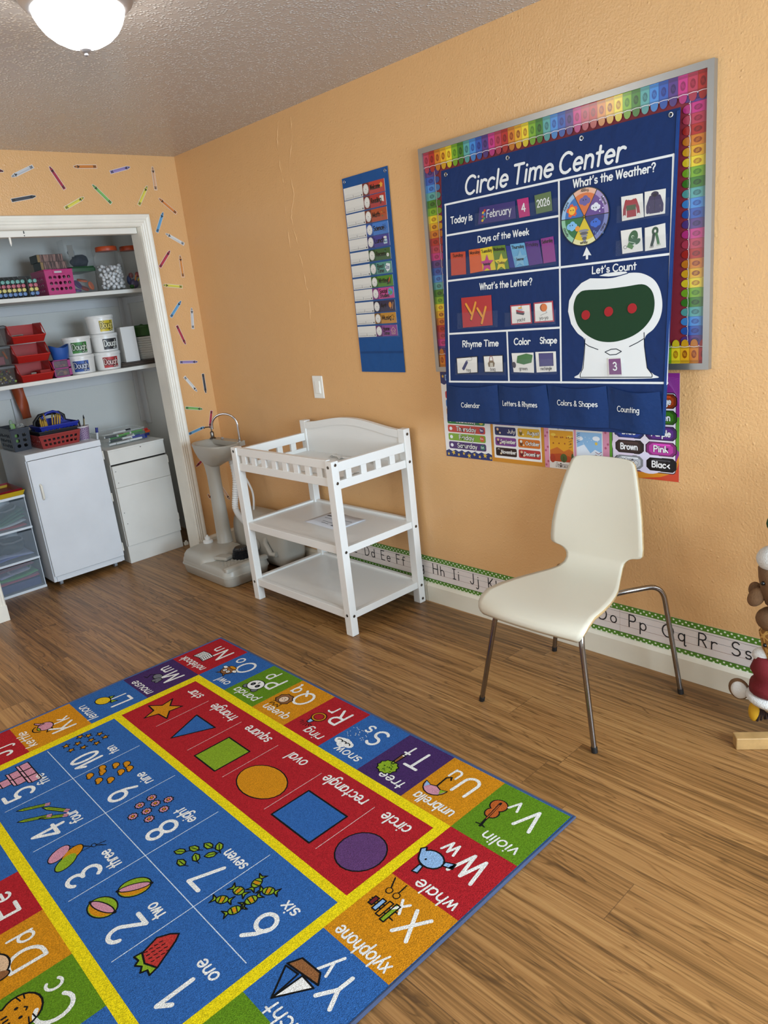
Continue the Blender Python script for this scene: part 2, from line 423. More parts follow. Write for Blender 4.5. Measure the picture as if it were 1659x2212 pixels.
def floor_material():
    m, nt, b = newmat('wood_plank_laminate'); N = nt.nodes; Lk = nt.links
    geo = N.new('ShaderNodeNewGeometry'); sep = N.new('ShaderNodeSeparateXYZ'); Lk.new(geo.outputs['Position'], sep.inputs[0])
    def math_(op, a, bb=None, c=None):
        q = N.new('ShaderNodeMath'); q.operation = op
        for i, z in enumerate((a, bb, c)):
            if z is None: continue
            if isinstance(z, (int, float)): q.inputs[i].default_value = z
            else: Lk.new(z, q.inputs[i])
        return q.outputs[0]
    PW, PL = 0.148, 1.22
    xs = math_('DIVIDE', math_('ADD', sep.outputs[0], 0.012), PW); row = math_('FLOOR', xs)
    wn = N.new('ShaderNodeTexWhiteNoise'); wn.noise_dimensions = '1D'; Lk.new(row, wn.inputs['W'])
    ys = math_('DIVIDE', math_('ADD', sep.outputs[1], math_('MULTIPLY', wn.outputs['Value'], PL)), PL); pl = math_('FLOOR', ys)
    cb = N.new('ShaderNodeCombineXYZ'); Lk.new(row, cb.inputs[0]); Lk.new(pl, cb.inputs[1])
    w2 = N.new('ShaderNodeTexWhiteNoise'); w2.noise_dimensions = '2D'; Lk.new(cb.outputs[0], w2.inputs['Vector'])
    off = math_('MULTIPLY', w2.outputs['Value'], 37.0)
    def grain(sx, sy, detail, dist, rough=.55):
        c = N.new('ShaderNodeCombineXYZ')
        Lk.new(math_('ADD', math_('MULTIPLY', sep.outputs[0], sx), off), c.inputs[0]); Lk.new(math_('ADD', math_('MULTIPLY', sep.outputs[1], sy), off), c.inputs[1])
        n = N.new('ShaderNodeTexNoise'); n.inputs['Scale'].default_value = 1; n.inputs['Detail'].default_value = detail; n.inputs['Distortion'].default_value = dist; n.inputs['Roughness'].default_value = rough
        Lk.new(c.outputs[0], n.inputs['Vector']); return n.outputs['Fac']
    g1 = grain(48, 1.1, 5, .9); g2 = grain(170, 2.2, 3, .2); g3 = grain(11, .8, 3, 1.8); g4 = grain(9, .5, 2, .5)
    ring = math_('FRACT', math_('MULTIPLY', g3, 7.0)); rl = math_('SUBTRACT', 1.0, math_('MULTIPLY', math_('ABSOLUTE', math_('SUBTRACT', ring, .5)), 7.0)); rl = math_('MAXIMUM', rl, 0.0)
    ramp = N.new('ShaderNodeValToRGB'); e = ramp.color_ramp.elements
    e[0].position = .25; e[0].color = lin('#543a1f'); e[1].position = .70; e[1].color = lin('#ad8450')
    k = e.new(.40); k.color = lin('#73512b'); k = e.new(.52); k.color = lin('#93693c')
    mixv = math_('ADD', math_('MULTIPLY', g1, .62), math_('MULTIPLY', g2, .38)); mixv = math_('SUBTRACT', mixv, math_('MULTIPLY', rl, .13)); mixv = math_('ADD', mixv, math_('MULTIPLY', math_('SUBTRACT', g4, .5), .32))
    mixv = math_('ADD', mixv, math_('MULTIPLY', math_('SUBTRACT', w2.outputs['Value'], .5), .12)); Lk.new(mixv, ramp.inputs[0])
    fx = math_('FRACT', xs); fy = math_('FRACT', ys)
    ex = math_('MINIMUM', fx, math_('SUBTRACT', 1.0, fx)); ey = math_('MULTIPLY', math_('MINIMUM', fy, math_('SUBTRACT', 1.0, fy)), PL/PW)
    edge = math_('LESS_THAN', math_('MINIMUM', ex, ey), .0075)
    mx = N.new('ShaderNodeMix'); mx.data_type = 'RGBA'; Lk.new(math_('MULTIPLY', edge, .55), mx.inputs['Factor'])
    Lk.new(ramp.outputs['Color'], mx.inputs['A']); mx.inputs['B'].default_value = lin('#4a3320')
    Lk.new(mx.outputs['Result'], b.inputs['Base Color'])
    rr = N.new('ShaderNodeMapRange'); rr.inputs['To Min'].default_value = .3; rr.inputs['To Max'].default_value = .46; Lk.new(g2, rr.inputs['Value']); Lk.new(rr.outputs['Result'], b.inputs['Roughness'])
    bp = N.new('ShaderNodeBump'); bp.inputs['Strength'].default_value = .25; bp.inputs['Distance'].default_value = .0012
    Lk.new(math_('SUBTRACT', mixv, edge), bp.inputs['Height']); Lk.new(bp.outputs['Normal'], b.inputs['Normal'])
    b.inputs['Specular IOR Level'].default_value = 0.4
    return m
WALL = wall_material()
PALE = pm('#e6e0d6', .5, bump=(115, .4, .002), name='pale_wall_paint')
WHITE_TRIM = pm('#e9e4d6', 0.38, bump=(35, .2, .003), var=(7, .05), name='painted_trim')
CLOSET = pm('#d8d6cf', 0.55, bump=(60, .25, .002), name='closet_paint')
CHROME = pm('#c9c9cc', 0.16, 1.0, name='chrome'); STEEL = pm('#6f6a64', 0.28, 1.0, name='dull_steel')
BLACK = pm('#141414', 0.5, name='black_plastic')

# ------------------------------------------------------------------ room shell
H = 2.44; XL = -3.05; YR = -6.05
struct(M().box((XL-.15, YR-.15, -.06), (.15, 1.05, 0), floor_material()), 'floor')
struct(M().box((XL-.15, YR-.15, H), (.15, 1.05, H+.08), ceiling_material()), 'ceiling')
struct(M().box((0, YR-.15, 0), (.13, .12, H), WALL), 'wall_right')
OX0, OX1, OZ = -1.52, -.303, 2.052       # closet opening
struct(M().box((OX1, 0, 0), (0, .12, H), WALL).box((OX0, 0, OZ), (OX1, .12, H), WALL).box((XL, 0, 0), (OX0, .12, H), WALL), 'wall_back')
def holed(name, axis, c0, c1, lo, hi, w0, w1, z0, z1):
    m = M()
    def bx(a, b, p, q):
        if axis == 'y': m.box((a, c0, p), (b, c1, q), PALE)
        else: m.box((c0, a, p), (c1, b, q), PALE)
    bx(lo, w0, 0, H); bx(w1, hi, 0, H); bx(w0, w1, 0, z0); bx(w0, w1, z1, H)
    return struct(m, name)
holed('wall_rear', 'y', YR-.13, YR, XL, 0, -2.05, -.25, .8, 2.15)
holed('wall_left', 'x', XL-.13, XL, YR-.13, .12, -1.9, -.4, .8, 2.1)
def window(name, axis, c, a0, a1, z0, z1):
    m = M(); w = .05
    def bx(a, b, p, q, d=.045):
        if axis == 'y': m.box((a, c-d, p), (b, c, q), WHITE_TRIM)
        else: m.box((c-d, a, p), (c, b, q), WHITE_TRIM)
    bx(a0, a0+w, z0, z1); bx(a1-w, a1, z0, z1); bx(a0, a1, z0, z0+w); bx(a0, a1, z1-w, z1); bx(a0, a1, (z0+z1)/2-.02, (z0+z1)/2+.02)
    o = struct(m, name)
window('window_1', 'y', YR-.03, -2.05, -.25, .8, 2.15)
window('window_2', 'x', XL-.03, -1.9, -.4, .8, 2.1)
# closet interior
CY = .94; CX1 = -.06; CX0 = -1.78
struct(M().box((CX0, CY, 0), (CX1+.1, CY+.06, H), CLOSET), 'wall_closet_back')
struct(M().box((CX1, .12, 0), (CX1+.06, CY, H), CLOSET), 'wall_closet_right')
struct(M().box((CX0-.06, .12, 0), (CX0, CY, H), CLOSET), 'wall_closet_left')
struct(M().box((CX0, .12, 2.30), (CX1, CY, 2.34), CLOSET), 'ceiling_closet')
struct(M().box((CX0, .12, .0), (OX0-.012, .125, 2.30), CLOSET).box((OX1+.012, .12, 0), (CX1, .125, 2.3), CLOSET).box((OX0, .12, OZ+.012), (OX1, .125, 2.3), CLOSET), 'wall_closet_front')
# closet casing (moulded) and jambs
def casing_prof(): return [(0, 0), (0, .011), (.006, .016), (.012, .014), (.020, .017), (.026, .013), (.034, .016), (.042, .013), (.054, .018), (.064, .018), (.068, .012), (.068, 0)]
def casing(m, side):
    P = casing_prof(); W = .068
    def section(z, mit):
        out = []
        for d, t in P:
            if side == 'R': out.append((OX1+d, -t, OZ+d if mit else z))
            elif side == 'L': out.append((OX0-d, -t, OZ+d if mit else z))
        return out
    n = len(P)
    if side in 'RL': A = section(0, False); B = section(0, True)
    else:
        A = [(OX0-d, -t, OZ+d) for d, t in P]; B = [(OX1+d, -t, OZ+d) for d, t in P]
    m.add(A+B, [(i, (i+1) % n, n+(i+1) % n, n+i) for i in range(n)]+[tuple(range(n)), tuple(range(n, 2*n))], WHITE_TRIM)
m = M(); casing(m, 'R'); m.box((OX1-.002, -.019, 0), (OX1+.05, 0, .085), WHITE_TRIM); struct(m, 'trim_1')
m = M(); casing(m, 'T'); struct(m, 'trim_2')
m = M(); casing(m, 'L'); m.box((OX0-.07, -.02, 0), (OX0, 0, .09), WHITE_TRIM); struct(m, 'trim_3')
struct(M().box((OX1-.001, 0, 0), (OX1+.011, .125, OZ), WHITE_TRIM).box((OX0-.011, 0, 0), (OX0+.001, .125, OZ), WHITE_TRIM).box((OX0, 0, OZ-.001), (OX1, .125, OZ+.011), WHITE_TRIM), 'trim_4')
# sliding door track under the head
m = M().box((OX0+.001, .035, OZ-.034), (OX1-.004, .095, OZ-.001), pm('#e4dfd4', .4))
tr = struct(m, 'trim_5', bevel=.003)
m = M().lathe([(.006, 0), (.0055, -.03), (.003, -.036), (.002, -.043)], (-1.03, .045, OZ-.034), pm('#e7e2d6', .4), 12); m.obj('door_pin', tr)
m = M().cyl((-.955, .034, OZ-.028), (-.955, .0355, OZ-.028), .003, BLACK, 8).box((-.9575, .0335, OZ-.018), (-.9525, .036, OZ-.004), BLACK); m.obj('track_screw', tr)
# closet battens: horizontal boards under each shelf and corner strips
BAT = pm('#d3d2d1', .5, bump=(50, .2, .002), name='batten_paint')
struct(M().box((CX0, CY-.014, 1.635), (CX1-.046, CY, 1.692), BAT), 'trim_6', bevel=.002)
struct(M().box((CX0, CY-.014, 1.117), (CX1-.046, CY, 1.213), BAT), 'trim_7', bevel=.002)
struct(M().box((CX1-.045, CY-.014, .806), (CX1, CY, 1.69), BAT), 'trim_8', bevel=.002)
struct(M().box((CX1-.014, CY-.085, .79), (CX1, CY-.014, 1.69), BAT), 'trim_9', bevel=.002)
struct(M().box((CX1-.014, .16, 1.645), (CX1, CY-.085, 1.688), BAT).box((CX1-.014, .16, 1.17), (CX1, CY-.085, 1.213), BAT), 'trim_10', bevel=.002)
struct(M().box((-.965, CY-.018, .3), (-.905, CY, 1.117), BAT), 'trim_11', bevel=.002)
# baseboard on the right wall and short pieces on the back wall
BB = pm('#ded6c2', .4, bump=(30, .25, .002), var=(5, .05), name='baseboard_paint')
def basebd(x0, x1, y0, y1, axis):
    m = M(); t = .017
    if axis == 'y':
        P = [(0, 0), (-t, 0), (-t, .085), (-t*.55, .098), (-t*.3, .1), (0, .1)]
        A = [(x0+a, y0, z) for a, z in P]; B = [(x0+a, y1, z) for a, z in P]
    else:
        P = [(0, 0), (-t, 0), (-t, .085), (-t*.55, .098), (-t*.3, .1), (0, .1)]
        A = [(x0, y0+a, z) for a, z in P]; B = [(x1, y0+a, z) for a, z in P]
    n = len(P)
    m.add(A+B, [(i, (i+1) % n, n+(i+1) % n, n+i) for i in range(n)]+[tuple(range(n)), tuple(range(n, 2*n))], BB)
    return m
m = basebd(0, 0, -1.826, -.0, 'y'); b2 = basebd(0, 0, YR, -1.830, 'y'); m.add(b2.v, b2.f, BB)
struct(m, 'baseboard_right')
struct(basebd(OX1+.07, -.018, 0, 0, 'x'), 'baseboard_back')
struct(basebd(XL, OX0-.075, 0, 0, 'x'), 'baseboard_left')

# ------------------------------------------------------------------ ceiling lamp
LX, LY = -1.395, -2.042
nickel = pm('#b4b4b8', .38, .85, name='brushed_nickel')
glow, nt, b = newmat('lit_frosted_glass')
b.inputs['Base Color'].default_value = (1, 1, 1, 1); b.inputs['Emission Color'].default_value = (1.0, .97, .92, 1); b.inputs['Emission Strength'].default_value = LAMP_EMIT
t = thing('ceiling_light', 'lit white glass dome ceiling light with brushed nickel rim', 'lamp', (LX, LY, H))
M().lathe([(.10, 0), (.163, 0), (.165, -.008), (.161, -.014), (.156, -.018), (.158, -.024), (.152, -.034), (.140, -.044), (.132, -.05), (.127, -.05), (.126, -.03)], (LX, LY, H), nickel, 56, capb=False, capt=False).obj('metal_rim', t, recalc=False)
M().lathe([(.128, -.047), (.125, -.062), (.116, -.082), (.101, -.103), (.08, -.121), (.054, -.135), (.028, -.142), (.004, -.144)], (LX, LY, H), glow, 48, capb=False).obj('glass_dome', t)
M().lathe([(.004, -.141), (.014, -.143), (.016, -.149), (.012, -.155), (.006, -.158), (.006, -.163), (.001, -.166)], (LX, LY, H), nickel, 20).obj('finial', t)

# ------------------------------------------------------------------ wall switch plate
t = thing('light_switch', 'white wall plate between the closet corner and the schedule chart', 'switch', (0, -1.121, 1.02))
PW = pm('#efece2', .35, name='switch_plastic')
M().box((-.006, -1.164, 1.02), (0, -1.078, 1.142), PW).obj('plate', t, bevel=.003)
M().box((-.010, -1.141, 1.047), (-.005, -1.101, 1.115), PW).box((-.0115, -1.139, 1.049), (-.009, -1.103, 1.081), PW).obj('rocker', t, bevel=.0015)
# raised plaster seams in the right wall
WR = bpy.data.objects['wall_right']
for P in ([(-1.064, 2.402), (-1.038, 2.328), (-1.031, 2.222), (-1.041, 2.111), (-1.028, 1.957), (-1.029, 1.751)], [(-1.173, 2.399), (-1.158, 2.303), (-1.107, 2.186), (-1.116, 2.055), (-1.068, 1.952), (-1.099, 1.79), (-1.119, 1.65), (-1.133, 1.532), (-1.116, 1.415)]):
    Q = []
    for (y0, z0), (y1, z1) in zip(P, P[1:]):
        for k in range(6): Q.append((.0042+.0016*random.random(), y0+(y1-y0)*k/6+random.uniform(-.004, .004), z0+(z1-z0)*k/6))
    M().tube(Q, [.0052+.0014*random.random() for _ in Q], WALL, 10).obj('plaster_seam', WR)
# ------------------------------------------------------------------ alphabet rug
RX, RY, RT = -.93048, -1.29634, -1.57687
TU, SU, TV, SV = .24404, .21425, .25659, .24182
RL = 2*TU+7*SU; RV = 2*TV+4*SV
RE = (cos(RT), sin(RT)); RN = (RE[1], -RE[0])
def rugmap(u, v, h):
    return (RX+RE[0]*(RL-u)+RN[0]*v, RY+RE[1]*(RL-u)+RN[1]*v, .0085+h)
def build_rug():
    m = M()
    BL, RD, YE, OR, GR, PU, WH = '#2f5f9e', '#a81f26', '#e3cc12', '#c98414', '#5d8418', '#43295a', '#e6e3dc'
    bm_ = rugm(BL)
    m.prism([(-.004, -.004), (RL+.004, -.004), (RL+.004, RV+.004), (-.004, RV+.004)], lambda u, v, h: rugmap(u, v, h-.0085), .0005, .0085, bm_)
    ring = []
    for a, b_ in (((-.007, -.007), (RL+.007, -.007)), ((RL+.007, -.007), (RL+.007, RV+.007)), ((RL+.007, RV+.007), (-.007, RV+.007)), ((-.007, RV+.007), (-.007, -.007))):
        for i in range(6): ring.append((a[0]+(b_[0]-a[0])*i/6, a[1]+(b_[1]-a[1])*i/6))
    m.tube([rugmap(u, v, -.0030) for u, v in ring], .0055, pm('#3a4766', .8, bump=(300, .5, .002), name='rug_binding'), 8, closed=True)
    A = Art(m, rugmap, rugm, .0002, .00016)
    us = [0, TU]+[TU+SU*i for i in range(1, 8)]+[RL]; vs = [0, TV]+[TV+SV*i for i in range(1, 5)]+[RV]
    cells = {}
    for i, (L, c) in enumerate(zip('VUTSRQPON', (GR, OR, PU, BL, RD, OR, GR, BL, RD))): cells[L] = (us[i], vs[0], us[i+1], vs[1], c)
    for i, (L, c) in enumerate(zip('ABCDEFGHI', (OR, BL, GR, OR, RD, BL, PU, GR, OR))): cells[L] = (us[i], vs[5], us[i+1], vs[6], c)
    for i, (L, c) in enumerate(zip('WXYZ', (RD, OR, BL, GR))): cells[L] = (us[0], vs[i+1], us[1], vs[i+2], c)
    for i, (L, c) in enumerate(zip('MLKJ', (PU, BL, OR, RD))): cells[L] = (us[8], vs[i+1], us[9], vs[i+2], c)
    for L, (a, b_, c, d, col) in cells.items(): A.rect(a, b_, c, d, col, 0)
    # yellow frame, shapes panel, number panel
    A.rect(us[1], vs[1], us[8], vs[5], YE, 1)
    ix0, ix1 = .279, 1.703
    A.rect(ix0, .295, ix1, .633, RD, 2); A.rect(ix0, .664, ix1, 1.190, BL, 2)
    for x in (.483, .751, 1.007, 1.253, 1.503): A.stroke([(x, .346), (x, .579)], .0022, '#d6b8b4', 3)
    for x in (.567, .858, 1.150, 1.431):
        A.stroke([(x, .684), (x, 1.163)], .0026, '#c9d2dc', 3)
    A.stroke([(.305, .934), (1.690, .934)], .0028, '#c9d2dc', 4)
    K = '#141414'
    A.oell(.3725, .5, .0745, .0745, '#5d3a68', 3, .0045)
    A.opoly([(.517, .43), (.712, .43), (.712, .578), (.517, .578)], BL, 3, .006)
    A.oell(.8765, .504, .104, .073, OR, 3, .0045)
    A.opoly([(1.058, .434), (1.2, .434), (1.2, .579), (1.058, .579)], '#7f9b22', 3, .006)
    A.opoly([(1.303, .433), (1.446, .433), (1.378, .580)], BL, 3, .006)
    A.opoly([(1.602, .582), (1.583, .53), (1.522, .524), (1.566, .490), (1.557, .436), (1.603, .468), (1.647, .434), (1.634, .488), (1.679, .526), (1.625, .53)], OR, 3, .006)
    for w, x, e in (('circle', .327, .436), ('rectangle', .523, .725), ('oval', .837, .926), ('square', 1.058, 1.203), ('triangle', 1.292, 1.458), ('star', 1.558, 1.643)):
        A.text(w, x, .335, .044, WH, .14, 3, fit=e-x, slant=.12)
    for s_, x0, x1, y in (('1', .335, .372, 1.048), ('2', .612, .664, 1.048), ('3', .897, .950, 1.048), ('4', 1.178, 1.236, 1.048), ('5', 1.468, 1.522, 1.050),
                          ('6', .340, .398, .802), ('7', .606, .664, .802), ('8', .895, .950, .800), ('9', 1.176, 1.230, .802), ('10', 1.462, 1.548, .808)):
        A.text(s_, x0, y, .094, WH, .135, 3, fit=x1-x0)
    for w, x, e, y in (('one', .322, .396, .996), ('two', .604, .664, .996), ('three', .883, .975, .996), ('four', 1.18, 1.255, .996), ('five', 1.486, 1.56, .996),
                       ('six', .330, .384, .748), ('seven', .582, .68, .748), ('eight', .883, .97, .748), ('nine', 1.186, 1.262, .748), ('ten', 1.464, 1.518, .748)):
        A.text(w, x, y, .037, WH, .155, 3, fit=e-x, slant=.12)
    # --- number pictures
    PK, LG, LB, BR, GY = '#c98a9a', '#86a324', '#8db0d6', '#8a5a34', '#6d6d72'
    A.opoly([(.462, 1.092), (.500, 1.022), (.515, 1.004), (.532, 1.02), (.548, 1.05), (.532, 1.098), (.498, 1.108)], '#b5352f', 3, .005)
    for i in range(4):
        for j in range(4): A.stroke([(.488+i*.013, 1.045+j*.014), (.490+i*.013, 1.052+j*.014)], .003, K, 5)
    A.opoly([(.462, 1.092), (.498, 1.108), (.534, 1.098), (.537, 1.118), (.518, 1.115), (.51, 1.128), (.495, 1.117), (.48, 1.128), (.474, 1.112), (.456, 1.115)], LG, 5, .005)
    for cx, cy, rt in ((.762, 1.106, 20), (.762, 1.012, 60)):
        A.oell(cx, cy, .044, .033, LG, 3, .004, rot=rt)
        ca, sa = cos(radians(rt)), sin(radians(rt))
        q = lambda x, y: (cx+x*ca-y*sa, cy+x*sa+y*ca)
        A.poly([q(-.044, 0)]+[q(-.042*cos(radians(k)), .031*sin(radians(k))) for k in range(15, 180, 15)]+[q(.044, 0)], OR, 5)
        A.poly([q(*p) for p in arc(0, 0, .044, .013, 0, 360, 20)[:-1]], PK, 6); A.stroke([q(*p) for p in arc(0, 0, .044, .013, 0, 360, 20)], .0035, K, 7)
        A.oell(*q(.047, 0), .004, .004, K, 5, .001); A.oell(*q(-.047, 0), .004, .004, K, 5, .001)
    for cx, cy, c in ((1.075, 1.112, PK), (1.045, 1.082, OR), (1.022, 1.11, LG)):
        A.oell(cx, cy, .038, .021, c, 3, .0035, rot=-62); A.stroke([(cx+.012, cy-.034), (1.03, 1.03), (1.012, 1.003)], .0025, K, 3)
    A.oell(1.028, 1.022, .007, .005, BL, 5, .003); A.stroke([(1.025, 1.02), (1.0, .995)], .003, K, 5); A.stroke([(1.025, 1.02), (1.018, .988)], .003, K, 5)
    def pencil(x0, y0, x1, y1):
        L_ = hypot(x1-x0, y1-y0); dx, dy = (x1-x0)/L_, (y1-y0)/L_; nx, ny = -dy*.0075, dx*.0075
        A.opoly([(x0+nx, y0+ny), (x0+dx*(L_-.022)+nx, y0+dy*(L_-.022)+ny), (x1, y1), (x0+dx*(L_-.022)-nx, y0+dy*(L_-.022)-ny), (x0-nx, y0-ny)], LG, 3, .0035)
        A.poly([(x0+nx, y0+ny), (x0+dx*.016+nx, y0+dy*.016+ny), (x0+dx*.016-nx, y0+dy*.016-ny), (x0-nx, y0-ny)], PK, 5)
        A.stroke([(x0, y0), (x0+dx*(L_-.022), y0+dy*(L_-.022))], .002, K, 5)
    pencil(1.262, 1.012, 1.352, 1.068); pencil(1.242, 1.022, 1.302, 1.095); pencil(1.352, 1.042, 1.405, 1.135); pencil(1.285, 1.06, 1.342, 1.152)
    for cx, cy in ((1.555, 1.03), (1.605, 1.03), (1.655, 1.03), (1.58, 1.073), (1.63, 1.073), (1.605, 1.115)):
        A.opoly([(cx-.024, cy-.02), (cx+.024, cy-.02), (cx+.024, cy+.012), (cx-.024, cy+.012)], PK, 3, .004)
        A.opoly([(cx-.024, cy+.012), (cx+.024, cy+.012), (cx+.03, cy+.022), (cx-.016, cy+.022)], '#d79aa8', 4, .0035)
    for cx, cy, rt in ((.455, .765, 30), (.505, .77, -70), (.465, .815, 80), (.52, .82, 10), (.47, .865, 70), (.528, .868, 35)):
        ca, sa = cos(radians(rt)), sin(radians(rt)); q = lambda x, y: (cx+x*ca-y*sa, cy+x*sa+y*ca)
        A.opoly([q(-.012, 0), q(-.032, .014), q(-.026, 0), q(-.032, -.014)], LG, 3, .004); A.opoly([q(.012, 0), q(.032, .014), q(.026, 0), q(.032, -.014)], LG, 3, .004)
        A.oell(cx, cy, .016, .012, LG, 4, .0035, rot=rt); A.ell(cx, cy, .005, .01, OR, 7, rot=rt)
        A.stroke([q(-.007, -.01), q(-.006, .01)], .003, K, 7); A.stroke([q(.007, -.01), q(.006, .01)], .003, K, 7)
    for cx, cy, rt in ((.715, .765, -30), (.745, .785, 10), (.705, .80, 60), (.768, .82, 20), (.73, .835, -20), (.79, .855, 40), (.745, .875, 5)):
        ca, sa = cos(radians(rt)), sin(radians(rt)); q = lambda x, y: (cx+x*ca-y*sa, cy+x*sa+y*ca)
        A.opoly([q(-.019, 0), q(-.008, .011), (q(.008, .010)), q(.019, .0), q(.006, -.011), q(-.009, -.010)], LG, 3, .004)
        A.stroke([q(-.03, -.004), q(-.019, 0), q(.01, 0)], .003, K, 5)
    for cx, cy in ((1.045, .762), (1.012, .795), (1.062, .80), (1.095, .84), (1.048, .838), (1.005, .85), (1.06, .88), (1.1, .795)):
        P = [(cx+(.0175 if i % 2 else .0135)*cos(2*pi*i/18), cy+(.0175 if i % 2 else .0135)*sin(2*pi*i/18)) for i in range(18)]
        A.opoly(P, PK, 3, .0035); A.oell(cx, cy, .0045, .0045, OR, 5, .0025)
    for cx, cy in ((1.325, .77), (1.36, .765), (1.33, .80), (1.385, .795), (1.41, .835), (1.385, .845), (1.315, .845), (1.345, .875), (1.40, .885)):
        A.oell(cx, cy, .014, .0105, OR, 3, .0035); A.oell(cx-.013, cy+.009, .007, .006, OR, 3, .003)
        for k in range(3): A.ell(cx-.019+k*.006, cy+.014, .002, .002, K, 6)
    for cx, cy in ((1.60, .745), (1.64, .75), (1.585, .785), (1.625, .79), (1.665, .785), (1.60, .83), (1.645, .835), (1.685, .81), (1.62, .87), (1.665, .872)):
        A.star(cx, cy, .016, OR, 3, rot=random.uniform(-20, 40), oc=K, w=.0035)
    # --- letters and words in the ring
    words = dict(V='violin', U='umbrella', T='tree', S='snow', R='ring', Q='queen', P='panda', O='owl', N='notebook', W='whale', X='xylophone', Y='yacht', M='mouse', L='lemon', K='kettle')
    for L, (a, b_, c, d, col) in cells.items():
        first = a == 0 or L == 'N' or c == RL
        x = a+.05
        A.text(L, x, b_+.046, .086, WH, .13, 3, slant=.06)
        wd = A.width(L, .086)
        A.text(L.lower(), x+wd+.024, b_+.046, .062, WH, .13, 3, slant=.06)
        if L not in words: continue
        wl = A.width(words[L], .044)
        A.text(words[L], a+.03, b_+.203, .040, WH, .14, 3, slant=.12, fit=min(wl, (c-a)-.06))
    def C_(L): a, b_, c, d, col = cells[L]; return a, b_
    # violin
    vx, vy = .187, .115
    A.oell(vx+.004, vy-.018, .026, .024, '#b35a24', 4, .004); A.oell(vx, vy+.020, .02, .02, '#b35a24', 4, .004); A.stroke([(vx+.006, vy-.03), (vx-.003, vy+.05), (vx-.008, vy+.085)], .008, K, 7); A.stroke([(vx+.004, vy-.02), (vx-.003, vy+.05)], .003, '#b35a24', 8)
    for k in (-1, 1): A.stroke([(vx-.006, vy+.078), (vx-.006+.016*k, vy+.082)], .004, K, 7)
    # umbrella
    ux, uy = .402, .148
    A.stroke([(ux, uy+.01), (ux+.004, uy-.05), (ux-.008, uy-.062), (ux-.016, uy-.05)], .006, K, 4)
    A.opoly([(ux-.045, uy)]+arc(ux, uy, .045, .045, 180, 0, 8)[1:]+[(ux+.022, uy+.008), (ux, uy), (ux-.022, uy+.008)], PK, 5, .004)
    A.poly([(ux-.043, uy+.002), (ux-.032, uy+.028), (ux-.022, uy+.008)], LG, 7); A.poly([(ux+.043, uy+.002), (ux+.032, uy+.028), (ux+.022, uy+.008)], LB, 7)
    # tree
    tx, ty = .6, .158
    A.opoly([(tx-.006, ty-.06), (tx+.01, ty-.06), (tx+.006, ty), (tx-.004, ty)], BR, 4, .004)
    P = [(tx+(.041 if i % 2 else .035)*cos(2*pi*i/22), ty+.022+(.036 if i % 2 else .031)*sin(2*pi*i/22)) for i in range(22)]
    A.opoly(P, LG, 4, .004)
    for i in range(14): A.ell(tx+random.uniform(-.026, .026), ty+.022+random.uniform(-.022, .022), .003, .0022, '#2e4a12', 7)
    # snow cloud
    sx, sy = .828, .192
    for dx, dy, r in ((-.026, 0, .02), (0, .008, .024), (.026, 0, .02), (.0, -.008, .02), (-.014, -.006, .018), (.014, -.006, .018)): A.ell(sx+dx, sy+dy-.01, r, r*.8, WH, 4)
    for k in (-1, 0, 1): A.stroke(arc(sx+.02*k, sy-.008, .012, .008, 190, 350, 6), .004, K, 7)
    for i in range(26): A.ell(sx-.045+random.random()*.09, sy-.045-random.random()*.06, .0018, .0018, WH, 4)
    # ring
    rx, ry = 1.035, .142
    A.oell(rx, ry-.008, .03, .026, OR, 4, .004); A.oell(rx, ry-.008, .021, .017, RD, 6, .003)
    A.opoly([(rx-.006, ry+.022), (rx+.018, ry+.018), (rx+.014, ry+.04), (rx, ry+.042)], LB, 7, .004)
    for k in range(7): A.stroke([(rx+.01+.02*cos(radians(20+k*25)), ry+.042+.008*sin(radians(20+k*25))), (rx+.01+.034*cos(radians(20+k*25)), ry+.042+.024*sin(radians(20+k*25)))], .0028, K, 5)
    # queen
    qx, qy = 1.255, .145
    P = [(qx+(.042 if i % 2 else .036)*cos(2*pi*i/16), qy-.004+(.038 if i % 2 else .033)*sin(2*pi*i/16)) for i in range(16)]
    A.opoly(P, BR, 4, .004); A.oell(qx, qy-.002, .02, .02, '#e3c4a6', 6, .003); A.opoly([(qx-.022, qy+.026), (qx+.022, qy+.026), (qx+.026, qy+.05), (qx+.010, qy+.036), (qx, qy+.052), (qx-.010, qy+.036), (qx-.026, qy+.05)], OR, 8, .003)
    for k in (-1, 1): A.ell(qx+.007*k, qy, .0025, .0025, K, 9)
    A.stroke(arc(qx, qy-.006, .007, .005, 200, 340, 5), .002, K, 9)
    # panda
    px, py = 1.452, .148
    for k in (-1, 1): A.oell(px+.03*k, py+.028, .013, .013, GY, 3, .004)
    A.oell(px, py, .04, .034, WH, 5, .004)
    for k in (-1, 1): A.ell(px+.016*k, py+.002, .011, .012, K, 8); A.ell(px+.015*k, py+.003, .004, .004, GY, 9)
    A.stroke([(px, py-.014), (px, py-.022)], .006, K, 8)
    # owl
    ox, oy = 1.668, .152
    A.oell(ox, oy, .032, .032, BR, 4, .004); A.oell(ox+.036, oy-.01, .012, .008, WH, 4, .003); A.oell(ox-.036, oy-.01, .012, .008, WH, 4, .003); A.opoly([(ox-.02, oy+.028), (ox-.03, oy+.045), (ox-.006, oy+.032)], BR, 5, .003); A.opoly([(ox+.02, oy+.028), (ox+.03, oy+.045), (ox+.006, oy+.032)], BR, 5, .003)
    for k in (-1, 1): A.oell(ox+.012*k, oy+.008, .009, .009, WH, 6, .003); A.ell(ox+.012*k, oy+.008, .003, .003, K, 9)
    A.poly([(ox-.005, oy-.002), (ox+.005, oy-.002), (ox, oy-.012)], OR, 9); A.oell(ox, oy-.026, .022, .008, OR, 7, .003)
    # notebook
    nx, ny = 1.888, .146
